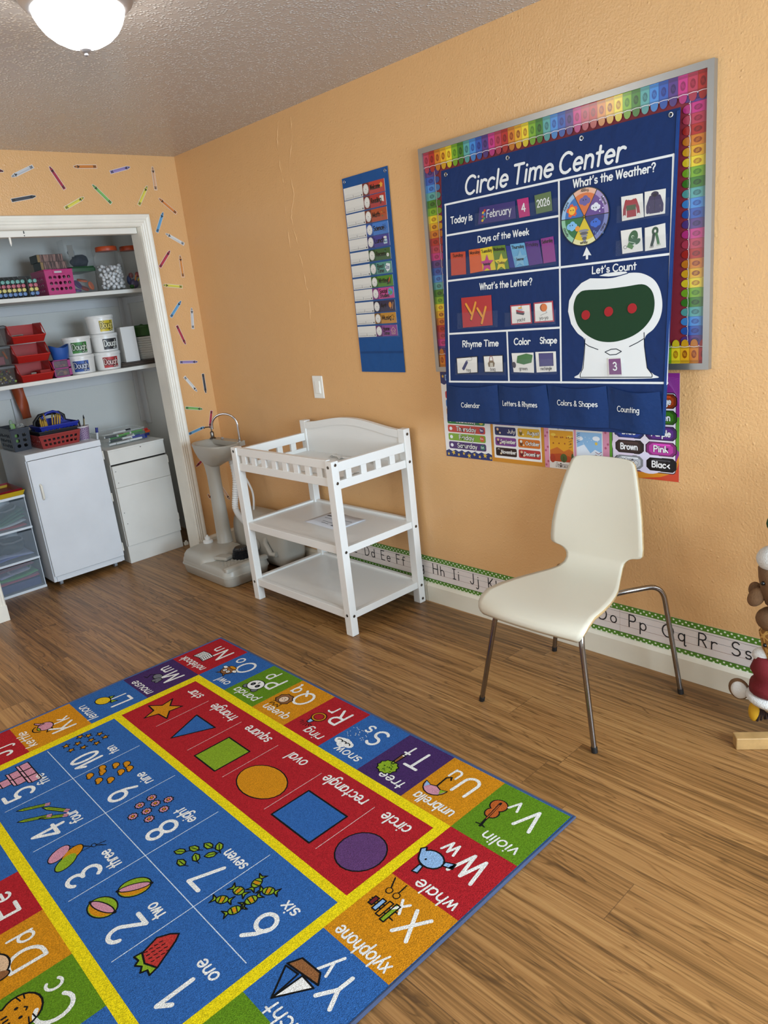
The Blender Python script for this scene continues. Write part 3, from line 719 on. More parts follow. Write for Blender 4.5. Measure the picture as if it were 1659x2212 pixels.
    A.opoly([(nx, ny-.03), (nx+.044, ny-.022), (nx+.044, ny+.034), (nx, ny+.026)], WH, 4, .004); A.opoly([(nx, ny-.03), (nx-.044, ny-.022), (nx-.044, ny+.034), (nx, ny+.026)], WH, 4, .004)
    for k in range(5):
        A.stroke([(nx+.008, ny-.018+k*.01), (nx+.036, ny-.012+k*.01)], .003, K, 7); A.stroke([(nx-.008, ny-.018+k*.01), (nx-.036, ny-.012+k*.01)], .003, K, 7)
    # whale
    wx, wy = .188, .395
    A.opoly(arc(wx+.008, wy-.004, .04, .032, 20, 330, 14)+[(wx+.05, wy-.03), (wx+.06, wy-.016)], LB, 4, .005); A.ell(wx+.02, wy+.006, .003, .004, K, 7); A.opoly([(wx-.03, wy-.022), (wx-.058, wy-.034), (wx-.062, wy-.014), (wx-.03, wy-.006)], LB, 4, .004)
    A.opoly([(wx+.008, wy+.03), (wx+.002, wy+.058), (wx+.020, wy+.062), (wx+.02, wy+.03)], LB, 4, .004)
    # xylophone
    xx, xy = .172, .588
    for i, (c, hh) in enumerate((('#6d1f24', .014), (LB, .02), (OR, .026), (LG, .031))):
        A.opoly([(xx+.032-i*.021, xy-hh+.008), (xx+.032-i*.021+.014, xy-hh+.008), (xx+.032-i*.021+.014, xy+hh+.008), (xx+.032-i*.021, xy+hh+.008)], c, 4, .004)
    A.stroke([(xx-.045, xy+.02), (xx+.05, xy+.012)], .004, K, 3); A.stroke([(xx-.045, xy-.004), (xx+.05, xy+.004)], .004, K, 3)
    for k in (-1, 1): A.oell(xx+.014*k+.018, xy-.042, .008, .008, OR, 5, .003); A.stroke([(xx+.014*k+.02, xy-.05), (xx+.022*k+.03, xy-.084)], .004, K, 4)
    # yacht
    yx, yy = .175, .858
    A.opoly([(yx-.052, yy-.006), (yx+.052, yy+.008), (yx+.036, yy-.026), (yx-.03, yy-.03)], BR, 4, .005); A.opoly([(yx-.004, yy+.004), (yx+.004, yy+.088), (yx-.05, yy+.006)], WH, 4, .005); A.opoly([(yx+.008, yy+.008), (yx+.004, yy+.088), (yx+.05, yy+.014)], BL, 4, .005)
    # mouse
    mx, my = 1.886, .382
    A.oell(mx, my, .024, .018, GY, 4, .004); A.oell(mx-.03, my+.012, .016, .013, GY, 5, .004); A.oell(mx-.02, my+.028, .009, .009, GY, 4, .003); A.oell(mx-.042, my+.026, .008, .008, GY, 4, .003)
    A.stroke([(mx+.024, my-.006), (mx+.045, my+.012), (mx+.03, my+.036), (mx+.052, my+.04)], .004, K, 4)
    # lemon
    lx, ly = 1.885, .635
    A.oell(lx, ly, .034, .026, '#d8b31a', 4, .004, rot=20); A.stroke([(lx-.03, ly-.014), (lx-.042, ly-.02)], .005, K, 5); A.opoly([(lx-.022, ly-.026), (lx-.05, ly-.044), (lx-.046, ly-.016)], LG, 5, .004); A.opoly([(lx-.012, ly-.03), (lx+.0, ly-.052), (lx+.012, ly-.032)], LG, 5, .004)
    # kettle
    kx, ky = 1.885, .874
    A.oell(kx, ky, .032, .027, PK, 4, .004); A.opoly([(kx+.024, ky-.004), (kx+.06, ky+.024), (kx+.05, ky+.028), (kx+.022, ky+.014)], PK, 4, .004); A.stroke(arc(kx, ky+.02, .028, .03, 20, 160, 8), .005, K, 3); A.oell(kx-.004, ky+.028, .012, .004, LG, 7, .003); A.stroke([(kx-.03, ky), (kx-.05, ky+.012), (kx-.052, ky-.012), (kx-.03, ky-.014)], .005, K, 3)
    # juggler, cat, dog, egg, fish
    jx, jy = 1.885, 1.115
    for k in range(5): A.oell(jx-.02+.02*k, jy-.005+.02*sin(k*1.3), .011, .011, WH, 4, .004)
    cx, cy = .600, 1.372
    A.opoly(arc(cx, cy, .05, .048, -40, 40, 5)+[(cx+.052, cy+.058), (cx+.02, cy+.046), (cx-.012, cy+.05), (cx-.036, cy+.062)]+arc(cx, cy, .05, .048, 140, 320, 10)[:-1], OR, 4, .005)
    for k in (-1, 1):
        A.ell(cx+.016*k, cy+.006, .004, .005, K, 7); A.stroke([(cx+.03*k, cy-.008), (cx+.046*k, cy-.004)], .0035, K, 7); A.stroke([(cx+.03*k, cy-.018), (cx+.044*k, cy-.02)], .0035, K, 7)
    for i in range(3): A.stroke([(cx-.012+.012*i, cy+.03), (cx-.012+.012*i, cy+.04)], .005, K, 7)
    A.stroke([(cx-.006, cy-.01), (cx, cy-.015), (cx+.006, cy-.01)], .004, K, 7)
    dx, dy = .785, 1.382
    A.oell(dx, dy, .042, .036, '#d9b48e', 4, .005); A.oell(dx+.036, dy+.004, .015, .03, BR, 5, .004, rot=15); A.oell(dx-.036, dy+.004, .015, .03, BR, 5, .004, rot=-15); A.ell(dx, dy-.006, .009, .007, K, 8)
    for k in (-1, 1): A.ell(dx+.014*k, dy+.01, .004, .004, K, 8)
    A.oell(1.0, 1.378, .026, .034, WH, 4, .005); A.oell(1.215, 1.378, .04, .026, PK, 4, .005)
    o = m.obj('alphabet_rug', loc=rugmap(RL/2, RV/2, -.0085), recalc=False)
    tag(o, 'blue bound alphabet and numbers rug with red shapes panel on wood floor', 'rug')
build_rug()

# ------------------------------------------------------------------ bulletin board
CRAY = [('#c2327c', 'pink'), ('#b83a50', 'rose'), ('#b12a22', 'red'), ('#cf7a1c', 'orange'), ('#dfa51d', 'amber'), ('#e6cb26', 'yellow'), ('#79a822', 'ltgreen'), ('#3d7a22', 'green'), ('#56a09a', 'teal'), ('#3f86c9', 'sky'), ('#2a56a8', 'blue'), ('#54367c', 'purple')]
DARK = ['#8f1f55', '#8a1f35', '#7a1512', '#8f3d0c', '#8f4b0e', '#b07c12', '#4c7a14', '#1f4a14', '#2f6b6a', '#1f4f96', '#1c2f78', '#321f55']
def shade(hexc, k):
    return '#%02x%02x%02x' % tuple(max(0, min(255, int(int(hexc[i:i+2], 16)*k))) for i in (1, 3, 5))
def BDm(u, v, h): return (-.012-h, -2.022-u, 1.170+v+.011*(u/1.234))
def build_board():
    t = thing('bulletin_board', 'large aluminium framed bulletin board edged with crayon border strips on the peach wall', 'bulletin board', (-.01, -2.64, 1.17))
    W, Hh, F = 1.232, .918, .021
    al = pm('#a3a3a0', .38, .85, name='aluminium_frame')
    m = M(); m.prism([(.004, .004), (W-.004, .004), (W-.004, Hh-.004), (.004, Hh-.004)], BDm, -.0115, .0, pm('#7d1f2c', .6, name='red_backing_paper')); m.obj('backing_panel', t, recalc=False)
    m = M()
    for P in ([(0, 0), (W, 0), (W-F, F), (F, F)], [(W, 0), (W, Hh), (W-F, Hh-F), (W-F, F)], [(W, Hh), (0, Hh), (F, Hh-F), (W-F, Hh-F)], [(0, Hh), (0, 0), (F, F), (F, Hh-F)]):
        m.prism(P, BDm, -.0115, .011, al)
    m.obj('frame', t, bevel=.0015, recalc=True)
    def strip(name, fm, n, wd, D, seq, L0):
        m = M(); A = Art(m, fm, lambda c: pm(c, .3, coat=.25, name='gloss_border_'+c), .0003+L0*.0016, .00018)
        for i in range(n):
            c = CRAY[seq(i) % 12][0]; dk = DARK[seq(i) % 12]; a = i*wd; b = a+wd; tip = wd*.36
            A.rect(a, D*.0, b, D*.70, c, 0)
            A.rect(a+wd*.03, D*.62, b-wd*.03, D*.72, shade(c, .8), 1)
            A.poly([(a+wd*.10, D*.70)]+[(a+wd/2-wd*.4*cos(radians(q)), D*.80+D*.20*sin(radians(q))) for q in range(0, 181, 15)]+[(b-wd*.10, D*.70)], shade(c, .88), 0)
            A.stroke([(a+wd*.06, D*.705), (a+wd*.5, D*.685), (b-wd*.06, D*.705)], wd*.05, '#e9dfe0', 2)
            A.rect(a+wd*.05, D*.03, b-wd*.05, D*.13, shade(c, .82), 1)
            A.ell(a+wd/2, D*.38, wd*.27, D*.17, dk, 2, 18)
            for q in (-1, 0, 1): A.stroke([(a+wd/2+wd*.1*q-wd*.06, D*.31), (a+wd/2+wd*.1*q+wd*.06, D*.45)], wd*.035, c, 3)
            A.stroke([(a, D*.02), (a, D*.70)], wd*.045, shade(c, .7), 1)
            A.rect(a-wd*.025, D*.70, a+wd*.025, D*.76, '#e8e0e0', 2)
        m.obj(name, t, recalc=False)
    D = .079; x0, x1, z0, z1 = F, W-F, F, Hh-F
    strip('crayon_border', lambda u, v, h: BDm(x0+u, z1-v, h), 38, (x1-x0)/38, D, lambda i: 1+i, 2)
    strip('crayon_border', lambda u, v, h: BDm(x1-v, z1-.052-u, h), 27, (z1-z0-.052)/27, D, lambda i: 11+i, 1)
    strip('crayon_border', lambda u, v, h: BDm(x0+v, z1-.065-u, h), 27, (z1-z0-.065)/27, D, lambda i: 11-i, 1)
    strip('crayon_border', lambda u, v, h: BDm(x1-.0+.016-u, z0+v, h), 38, (x1-x0+.016)/38, D, lambda i: 2+i, 2)
build_board()

# ------------------------------------------------------------------ circle time pocket chart
CS = .0842
def CHm(u, w, h): return (-.0305-CS*(1.01-w)-h, -2.15-u, .97+w-h*CS)
NAVY = '#112c5c'; WHT = '#e4e4e0'
def grommet(parent, u, w, fm, r=.0085):
    m = M(); P = fm(u, w, .001)
    R = Matrix.Rotation(-pi/2, 3, 'Y')
    m.lathe([(r*.5, 0), (r*.62, .0022), (r*.9, .0024), (r, .0005)], P, pm('#b9b9b4', .25, 1.0, name='grommet_metal'), 20, R, capb=False, capt=False)
    m.lathe([(r*.52, .0004), (.0001, .0006)], P, BLACK, 14, R, capb=False, capt=False)
    return m.obj('grommet', parent)
def build_chart():
    t = thing('pocket_chart', 'large navy pocket chart titled Circle Time Center hanging over the bulletin board', 'wall chart', (-.07, -2.65, .97))
    m = M()
    def wob(u, w, h):
        x, y, z = CHm(u, w, h); return (x, y, z)
    m.prism([(.004, .0), (1.0, .0), (1.003, .5), (1.004, 1.018), (.5, 1.016), (0, 1.012), (0, .5)], wob, -.0015, .0015, clothm(NAVY))
    A = Art(m, CHm, lambda c: pm(c, .62, spec=.25, name='screenprint_'+c), .002, .0002)
    for P in ([(.024, .172), (.02, .88)], [(.018, .881), (.989, .885)], [(.989, .886), (1.0, .175)], [(.022, .170), (1.002, .178)], [(.565, .881), (.585, .174)], [(.022, .762), (.569, .763)], [(.024, .583), (.992, .589)], [(.026, .369), (.579, .374)], [(.332, .371), (.341, .174)]):
        A.stroke(P, .0075, WHT, 0)
    for s_, a, b, y in (('Circle', .126, .336, .902), ('Time', .362, .537, .902), ('Center', .565, .815, .902)):
        A.text(s_, a, y, .064, WHT, .155, 1, slant=.16, fit=(b-a), sp=.17)
    A.text('Today is', .049, .804, .025, WHT, .19, 1, fit=.114); A.text('Days of the Week', .190, .716, .0225, WHT, .19, 1, fit=.246)
    A.text("What's the Letter?", .197, .536, .0235, WHT, .19, 1, fit=.254); A.text('Rhyme Time', .101, .314, .024, WHT, .2, 1, fit=.188)
    A.text('Color', .367, .317, .0235, WHT, .2, 1, fit=.076); A.text('Shape', .489, .319, .022, WHT, .2, 1, fit=.075)
    A.text("What's the Weather?", .625, .848, .0255, WHT, .19, 1, fit=.305); A.text("Let's Count", .708, .553, .023, WHT, .19, 1, fit=.167)
    A.poly([(.683, .645), (.703, .615), (.690, .617), (.690, .603), (.681, .603), (.681, .617), (.668, .615)], WHT, 1)
    # gumball machine with its green felt window
    A.poly([(.735, .543), (.76, .549), (.80, .551), (.838, .5485), (.845, .543), (.82, .539), (.78, .537)], WHT, 1)
    A.stroke([(.735, .542), (.77, .5365), (.81, .5365), (.845, .5425)], .003, NAVY, 3)
    glob = [(.70, .538), (.78, .532), (.82, .537), (.85, .543), (.895, .538), (.935, .518), (.958, .49), (.970, .455), (.973, .42), (.965, .385), (.945, .355), (.918, .333), (.915, .30), (.928, .228), (.951, .207), (.950, .193), (.663, .190), (.662, .206), (.675, .228), (.682, .30), (.680, .331), (.652, .352), (.625, .385), (.611, .43), (.615, .468), (.635, .50), (.665, .525)]
    glob = smooth_poly(glob[:23], 5, False)+glob[23:30]+smooth_poly(glob[30:]+[glob[0]], 5, False)[:-1]
    A.poly(glob, WHT, 1)
    A.stroke([(.912, .345), (.915, .30), (.928, .228), (.947, .206), (.947, .197), (.667, .194), (.667, .206), (.679, .228), (.684, .30), (.684, .331)], .0028, '#16202c', 2)
    A.stroke([(.684, .315), (.70, .305), (.738, .292)], .0028, '#16202c', 2); A.stroke([(.912, .325), (.89, .313), (.86, .30)], .0028, '#16202c', 2)
    A.stroke([(.766, .283), (.79, .292), (.81, .293), (.83, .284), (.81, .274), (.785, .273), (.766, .283)], .0028, '#16202c', 2)
    A.poly(smooth_poly([(.680, .499), (.76, .497), (.84, .500), (.897, .503), (.925, .490), (.941, .465), (.946, .43), (.938, .395), (.91, .36), (.87, .335), (.82, .320), (.775, .317), (.73, .325), (.685, .348), (.655, .377), (.640, .41), (.634, .445), (.642, .475), (.655, .49)], 4), '#173a20', 2)
    m.obj('cloth_panel', t, recalc=False)
    for u, w in ((.026, .994), (.338, .998), (.655, 1.001), (.975, 1.003)): grommet(t, u, w, CHm)
    # hem on the right edge
    m = M(); m.prism([(.990, .005), (.999, .005), (1.003, 1.01), (.994, 1.01)], CHm, .0015, .0035, clothm('#1a3c78')); m.obj('hem', t)
    # the four bottom pockets, each bellied out
    edges = [(.012, .005), (.297, .288), (.545, .524), (.795, .778), (1.0, .980)]
    bots = [.0, .012, .014, .016, .0]; tops = [.158, .163, .167, .166, .150]
    labels = ('Calendar', 'Letters & Rhymes', 'Colors & Shapes', 'Counting')
    pos = ((.100, .068, .1), (.318, .082, .17), (.577, .093, .172), (.826, .079, .088))
    def pm_(i):
        def f(u, w, h):
            a0, a1 = edges[i][0], edges[i+1][0]; s = (u-a0)/(a1-a0); s = max(0, min(1, s)); q = max(0, min(1, w/.16))
            return CHm(u, w, h+.004+.017*sin(pi*s)**.7*(.35+.65*q)+.002*sin(9*s+i))
        return f
    for i in range(4):
        m = M(); f = pm_(i)
        def g(a, b, i=i, f=f):
            u0 = edges[i][0]+(edges[i][1]-edges[i][0])*b; u1 = edges[i+1][0]+(edges[i+1][1]-edges[i+1][0])*b
            bt = bots[i]+(bots[i+1]-bots[i])*a; tp = tops[i]+(tops[i+1]-tops[i])*a-.010*sin(pi*a)
            return f(u0+(u1-u0)*a, bt+(tp-bt)*b, 0)
        m.grid(18, 8, g, clothm('#13305f'))
        A = Art(m, f, lambda c: pm(c, .5, name='screenprint_'+c), .003, .0002)
        u, w, L_ = pos[i]; A.text(labels[i], u, w, .019, WHT, .14, 1, fit=L_)
        m.obj('pocket', t, recalc=False, solid=None)
    # small clear pockets
    cl = clear('clear_vinyl', '#b9c4d8', .045, .12)
    for a, b, c, d in ((.180, .779, .575-.01, .825), (.030, .598, .563, .668), (.078, .388, .29, .452), (.325, .388, .562, .440), (.06, .200, .33, .25), (.355, .205, .57, .262), (.80, .708, .985, .762), (.80, .602, .985, .652), (.770, .198, .845, .245)):
        M().add([CHm(a, b, .0075), CHm(c, b, .0075), CHm(c, d, .0075), CHm(a, d, .0075)], [(0, 1, 2, 3)], cl).obj('clear_pocket', t)
    # weather wheel
    m = M(); cx, cy, R = .675, .746, .0965
    m.prism([(cx+R*cos(2*pi*i/48), cy+R*sin(2*pi*i/48)) for i in range(48)], CHm, .004, .0065, card('#1a1a1a'))
    A = Art(m, CHm, card, .0067, .0002)
    secs = [(60, 120, '#cf6a2c', '#dca98c', 'foggy', 90), (0, 60, '#5b3a83', '#9a86b4', 'snowy', 30), (-60, 0, '#1a2a6c', '#6f78ac', 'rainy', -30), (-120, -60, '#d2b720', '#ddd59a', 'windy', -90), (180, 240, '#1f6a35', '#8cbb9a', 'cloudy', 210), (120, 180, '#2364a8', '#8fb3d4', 'sunny', 150)]
    for a0, a1, c, lc, wd, mid in secs:
        A.poly([(cx, cy)]+arc(cx, cy, R*.97, R*.97, a0+1, a1-1, 10), lc, 0); A.poly([(cx, cy)]+arc(cx, cy, R*.81, R*.81, a0+1, a1-1, 10), c, 1)
        rt = mid+90 if wd in ('windy', 'cloudy', 'rainy', 'sunny', 'snowy', 'foggy') else 0
        px, py = cx+R*.92*cos(radians(mid)), cy+R*.92*sin(radians(mid))
        A.text(wd, px, py, .0095, '#111111', .16, 2, align='c', rot=rt)
        A.stroke([(cx, cy), (cx+R*.97*cos(radians(a0)), cy+R*.97*sin(radians(a0)))], .002, '#111111', 2)
    def cloud(x, y, s, c): 
        for dx, dy, r in ((-.5, 0, .5), (.1, .25, .55), (.6, -.05, .45), (.05, -.25, .5)): A.ell(x+dx*s, y+dy*s, r*s, r*s, c, 2, 14)
    cloud(cx, cy+.052, .022, '#5d5493'); cloud(cx+.043, cy+.026, .018, '#d6d6de'); cloud(cx+.044, cy-.026, .02, '#2a5fc0'); cloud(cx-.05, cy-.026, .021, '#79b3dc')
    for k in range(6): A.ell(cx+.06+.012*(k % 2), cy+.01+.009*k, .0022, .0022, '#e8e8f2', 3); A.stroke([(cx+.04+.007*k, cy-.05-.004*(k % 3)), (cx+.039+.007*k, cy-.056-.004*(k % 3))], .0016, '#8db8ec', 3)
    A.star(cx-.05, cy+.026, .024, '#d8531e', 2, ri=.62); A.star(cx-.05, cy+.026, .024, '#d8531e', 2, rot=18, ri=.62); A.ell(cx-.05, cy+.026, .0135, .0135, '#e9b02a', 4)
    A.ell(cx-.027, cy-.036, .009, .009, '#e0902a', 3)
    for k in range(5): A.ell(cx-.001+.001*k, cy-.046-.0085*k, .02-.0035*k, .005, '#55555c' if k % 2 else '#85858c', 3+k % 2)
    for x, y in ((cx, cy+.055), (cx+.041, cy+.024), (cx+.042, cy-.022), (cx-.052, cy-.022), (cx-.05, cy+.028)):
        for k in (-1, 1): A.ell(x+.005*k, y, .0018, .0022, '#111111', 5)
    w = m.obj('weather_wheel', t, recalc=False)
    m = M(); m.lathe([(.005, 0), (.005, .003), (.002, .0045)], CHm(cx, cy, .0068), pm('#8d7a3a', .3, 1.0, name='brass'), 12, Matrix.Rotation(-pi/2, 3, 'Y')); m.obj('wheel_pin', w)
build_chart()

def flat_card(name, label, cat, quad, color, art=None, fm=CHm, h=.0035, th=.0012, group=None):
    """quad: bl, br, tr, tl on the chart; art(A, q) draws with q(s,t) 0..1 over the card"""
    bl, br, tr, tl = quad
    m = M(); m.prism([bl, br, tr, tl], fm, h, h+th, card(color))
    def q(s, t): return ((bl[0]*(1-s)+br[0]*s)*(1-t)+(tl[0]*(1-s)+tr[0]*s)*t, (bl[1]*(1-s)+br[1]*s)*(1-t)+(tl[1]*(1-s)+tr[1]*s)*t)
    if art:
        W = br[0]-bl[0]; Hh = tl[1]-bl[1]
        A = Art(m, lambda a, b, hh: fm(*q(a/W, b/Hh), hh), card, h+th+.0001, .00014)
        art(A, W, Hh)
    o = m.obj(name, recalc=False, loc=fm(*bl, h)); return tag(o, label, cat, group)
def R4(a, b, c, d, sk=0): return ((a+sk, b), (c+sk, b), (c, d), (a, d))
G1 = 'date cards on the pocket chart'
def a_feb(A, W, Hh):
    A.text('February', .042, .020, .027, WHT, .12, 1, fit=.122)
    for k, c in enumerate(('#d8b21e', '#3f8f4a', '#c0392b', '#3a76b8', '#d8b21e', '#c0392b')): A.ell(.022+.008*(k % 2), .012+.007*k, .006, .005, c, 1+k % 2, 10)
flat_card('month_card', 'purple February card in the top row of the pocket chart', 'card', ((.193, .783), (.378, .781), (.373, .843), (.202, .845)), '#33286a', a_feb, group=G1)
flat_card('number_card', 'bright pink card with number 4 beside the month card', 'card', ((.394, .780), (.442, .781), (.434, .846), (.383, .846)), '#b3206a', lambda A, W, Hh: A.text('4', W/2, .02, .027, WHT, .17, 1, align='c'), group=G1)
flat_card('year_card', 'olive green 2026 year card at right of the date row', 'card', ((.471, .783), (.540, .785), (.533, .851), (.462, .848)), '#566c3e', lambda A, W, Hh: A.text('2026', W/2, .022, .024, WHT, .15, 1, align='c', fit=.054), group=G1)
days = [('Sunday', ((.047, .603), (.127, .602), (.125, .690), (.045, .693)), '#b8422c', 'red'), ('Monday', ((.150, .603), (.215, .606), (.203, .693), (.144, .693)), '#cf5a26', 'orange'), ('Tuesday', ((.215, .606), (.281, .605), (.263, .694), (.203, .692)), '#d5bd22', 'yellow'),
        ('Wednesday', ((.281, .605), (.346, .603), (.326, .692), (.263, .694)), '#5b7a1e', 'green'), ('Thursday', ((.374, .605), (.438, .607), (.417, .690), (.350, .691)), '#5f9fc4', 'light blue'), ('Friday', ((.440, .605), (.501, .608), (.482, .691), (.420, .692)), '#4b2076', 'purple'), ('Saturday', ((.504, .607), (.557, .609), (.545, .697), (.491, .695)), '#82257a', 'magenta')]
for i, (d, qd, c, cn) in enumerate(days):
    flat_card('day_card', '%s %s card in the days of the week row' % (cn, d), 'card', qd, c, lambda A, W, Hh, d=d: A.text(d, W/2, Hh-.018, .0115, '#15100c', .19, 1, align='c', fit=min(W*.85, .009*len(d))), h=.0032+.0004*(i % 2), group='weekday cards')
flat_card('day_card', 'dark blue blank card peeking between Wednesday and Thursday cards', 'card', ((.347, .606), (.374, .605), (.352, .686), (.328, .688)), '#12287e', None, h=.0026, group='weekday cards')
for nm, x, y, c, lab in (('Yesterday', .237, .632, '#b8327c', 'pink Yesterday star over the Tuesday card'), ('Today', .308, .630, '#d9c32a', 'yellow Today star over the Wednesday card'), ('Tomorrow', .398, .634, '#79aec8', 'pale blue Tomorrow star over the Thursday card')):
    m = M(); P = [(x+(.034 if i % 2 == 0 else .0155)*cos(radians(90+36*i)), y+(.034 if i % 2 == 0 else .0155)*sin(radians(90+36*i))) for i in range(10)]
    m.prism(P, CHm, .0052, .0062, card(c)); A = Art(m, CHm, card, .0064); A.text(nm, x, y-.005, .0095, '#15100c', .17, 1, align='c', fit=.034)
    tag(m.obj('star_card', recalc=False, loc=CHm(x, y, .005)), lab, 'card', 'star cards')
def a_yy(A, W, Hh):
    for o_, c in ((.0025, '#2a1414'), (0, '#d98f2a')):
        L = 1 if c == '#2a1414' else 3
        A.stroke([(.024-o_, Hh*.78-o_), (.050-o_, Hh*.45-o_)], .010, c, L); A.stroke([(.075-o_, Hh*.80-o_), (.048-o_, Hh*.27-o_)], .010, c, L)
        A.stroke([(.083-o_, Hh*.60-o_), (.106-o_, Hh*.32-o_)], .010, c, L); A.stroke([(.126-o_, Hh*.62-o_), (.102-o_, Hh*.10-o_)], .010, c, L)
flat_card('letter_card', "large red Yy card under the What's the Letter heading", 'card', ((.106, .392), (.262, .396), (.256, .512), (.099, .511)), '#ac2226', a_yy)
def frame(A, W, Hh, c, t=.005): A.rect(t, t, W-t, Hh-t, '#dedad0', 0)
def a_yacht(A, W, Hh):
    frame(A, W, Hh, 0); A.text('yacht', W/2, .011, .0125, '#151515', .13, 1, align='c')
    A.poly([(.028, .040), (.062, .033), (.068, .041), (.055, .043), (.040, .047), (.028, .052)], '#34343a', 1); A.poly([(.028, .049), (.040, .045), (.056, .042), (.068, .043), (.066, .047), (.040, .052), (.028, .056)], '#9c2430', 2); A.ell(.047, .055, .012, .006, '#a9adb8', 2); A.ell(.047, .061, .010, .003, '#dd9e1e', 3); A.stroke([(.052, .06), (.054, .07)], .002, '#333333', 2)
flat_card('picture_card', 'red edged picture card of a yacht', 'card', ((.355, .393), (.453, .395), (.446, .468), (.350, .467)), '#a82a3a', a_yacht)
def a_yoyo(A, W, Hh):
    frame(A, W, Hh, 0); A.text('yo-yo', W/2, .011, .0125, '#151515', .13, 1, align='c'); A.ell(.045, .053, .016, .0145, '#7a3312', 1); A.ell(.048, .053, .014, .0142, '#cf6a20', 2); A.stroke([(.055, .04), (.06, .034), (.045, .030), (.03, .026)], .001, '#222222', 1)
flat_card('picture_card', 'red edged picture card of an orange yo-yo', 'card', ((.464, .396), (.553, .397), (.546, .472), (.460, .470)), '#a82a3a', a_yoyo)
def a_tag(A, W, Hh):
    A.rect(.003, .003, W-.003, Hh-.003, '#dedad0', 0); A.text('tag', .052, .008, .0125, '#151515', .13, 1); A.poly([(.028, .022), (.034, .014), (.042, .016), (.062, .044), (.060, .052), (.053, .053)], '#232a5e', 1); A.ell(.057, .048, .0015, .0015, '#dddddd', 2); A.stroke(arc(.072, .058, .013, .007, 200, 470, 12), .0012, '#555555', 1)
flat_card('picture_card', 'picture card of a navy tag in the Rhyme Time box', 'card', ((.070, .203), (.183, .208), (.182, .276), (.066, .270)), '#1b1b1b', a_tag)
def a_bag(A, W, Hh):
    A.rect(.003, .003, W-.003, Hh-.003, '#dedad0', 0); A.text('bag', .032, .007, .0125, '#151515', .13, 1); A.poly([(.024, .022), (.052, .022), (.056, .036), (.048, .047), (.030, .047), (.021, .036)], '#77654c', 1); A.poly([(.031, .023), (.047, .023), (.046, .038), (.033, .038)], '#c3bda9', 2); A.stroke(arc(.039, .045, .009, .02, 0, 180, 10), .003, '#7c3a3c', 1)
flat_card('picture_card', 'picture card of a brown handbag in the Rhyme Time box', 'card', ((.218, .210), (.315, .211), (.313, .279), (.212, .277)), '#1b1b1b', a_bag)
def a_green(A, W, Hh):
    A.text('green', W/2, .009, .012, '#151515', .14, 1, align='c')
    for k in range(16): A.stroke([(.022+k*.0042, .032+.006*abs(k-7)/7), (.028+k*.0042, .068-.006*abs(k-9)/7)], .0055, '#2f6a2a', 1+k % 2)
    A.ell(.006, .028, .009, .012, '#2b2030', 1)
flat_card('picture_card', 'white card with green scribble in the Color box', 'card', ((.366, .212), (.463, .210), (.460, .286), (.356, .285)), '#dcd8ce', a_green)
def a_rect(A, W, Hh):
    A.rect(.014, .022, .078, .072, '#15103a', 0); A.rect(.0155, .0235, .0765, .0705, '#2c2468', 1); A.text('rectangle', W/2, .008, .012, '#151515', .14, 1, align='c', fit=.05)
flat_card('picture_card', 'white card with navy blue rectangle in the Shape box', 'card', ((.476, .211), (.565, .215), (.561, .289), (.469, .288)), '#dcd8ce', a_rect)
def a_sweater(A, W, Hh):
    A.poly([(.018, .008), (.052, .008), (.052, .058), (.044, .066), (.028, .066), (.020, .058)], '#97242c', 1); A.poly([(.018, .030), (.052, .030), (.052, .046), (.018, .046)], '#42522c', 2)
    for k in (-1, 1): A.stroke([(.035+.016*k, .060), (.035+.024*k, .035), (.035+.026*k, .012)], .011, '#97242c', 0); A.stroke([(.035+.0255*k, .012), (.035+.026*k, .009)], .011, '#d8d4cc', 2)
    A.ell(.035, .066, .009, .004, '#dedad0', 3)
flat_card('picture_card', 'card picturing a red and green striped sweater', 'card', ((.819, .712), (.897, .714), (.890, .788), (.813, .789)), '#dedad0', a_sweater, group='clothing cards')
def a_jacket(A, W, Hh):
    A.poly([(.016, .006), (.054, .006), (.052, .054), (.044, .062), (.026, .062), (.018, .054)], '#33274d', 1)
    for k in (-1, 1): A.stroke([(.035+.014*k, .056), (.035+.024*k, .030), (.035+.024*k, .012)], .011, '#33274d', 0)
    A.ell(.035, .064, .013, .009, '#2a203f', 2); A.ell(.035, .062, .007, .005, '#151020', 3); A.stroke([(.035, .056), (.035, .008)], .001, '#1a1428', 3)
flat_card('picture_card', 'card picturing a dark purple hooded jacket', 'card', ((.900, .715), (.970, .715), (.969, .790), (.897, .791)), '#dedad0', a_jacket, group='clothing cards')
def a_mitten(A, W, Hh):
    A.ell(.043, .047, .016, .024, '#2f5a34', 1, rot=-25); A.ell(.058, .033, .007, .012, '#2f5a34', 1, rot=-50); A.poly([(.018, .020), (.036, .010), (.044, .020), (.026, .034)], '#4c7a3a', 2); A.stroke([(.028, .036), (.05, .028)], .002, '#b8c8b0', 3); A.ell(.042, .050, .005, .005, '#b8c8b0', 3); A.ell(.043, .049, .0035, .0035, '#2f5a34', 4); A.stroke(arc(.012, .020, .006, .005, 0, 360, 10), .0014, '#555555', 1)
flat_card('picture_card', 'card picturing a green knitted mitten', 'card', ((.824, .607), (.898, .609), (.890, .683), (.815, .682)), '#dedad0', a_mitten, group='clothing cards')
def a_scarf(A, W, Hh):
    A.stroke(arc(.037, .056, .008, .009, 0, 360, 14), .008, '#2c4a36', 1); A.stroke([(.032, .046), (.029, .03), (.024, .016)], .010, '#22352c', 2); A.stroke([(.041, .046), (.045, .03), (.047, .018)], .009, '#3c6a38', 2)
    for k in range(5): A.stroke([(.019+k*.003, .014), (.017+k*.003, .007)], .001, '#2a2a2a', 2); A.stroke([(.042+k*.003, .016), (.042+k*.003, .010)], .001, '#8aa07a', 2)
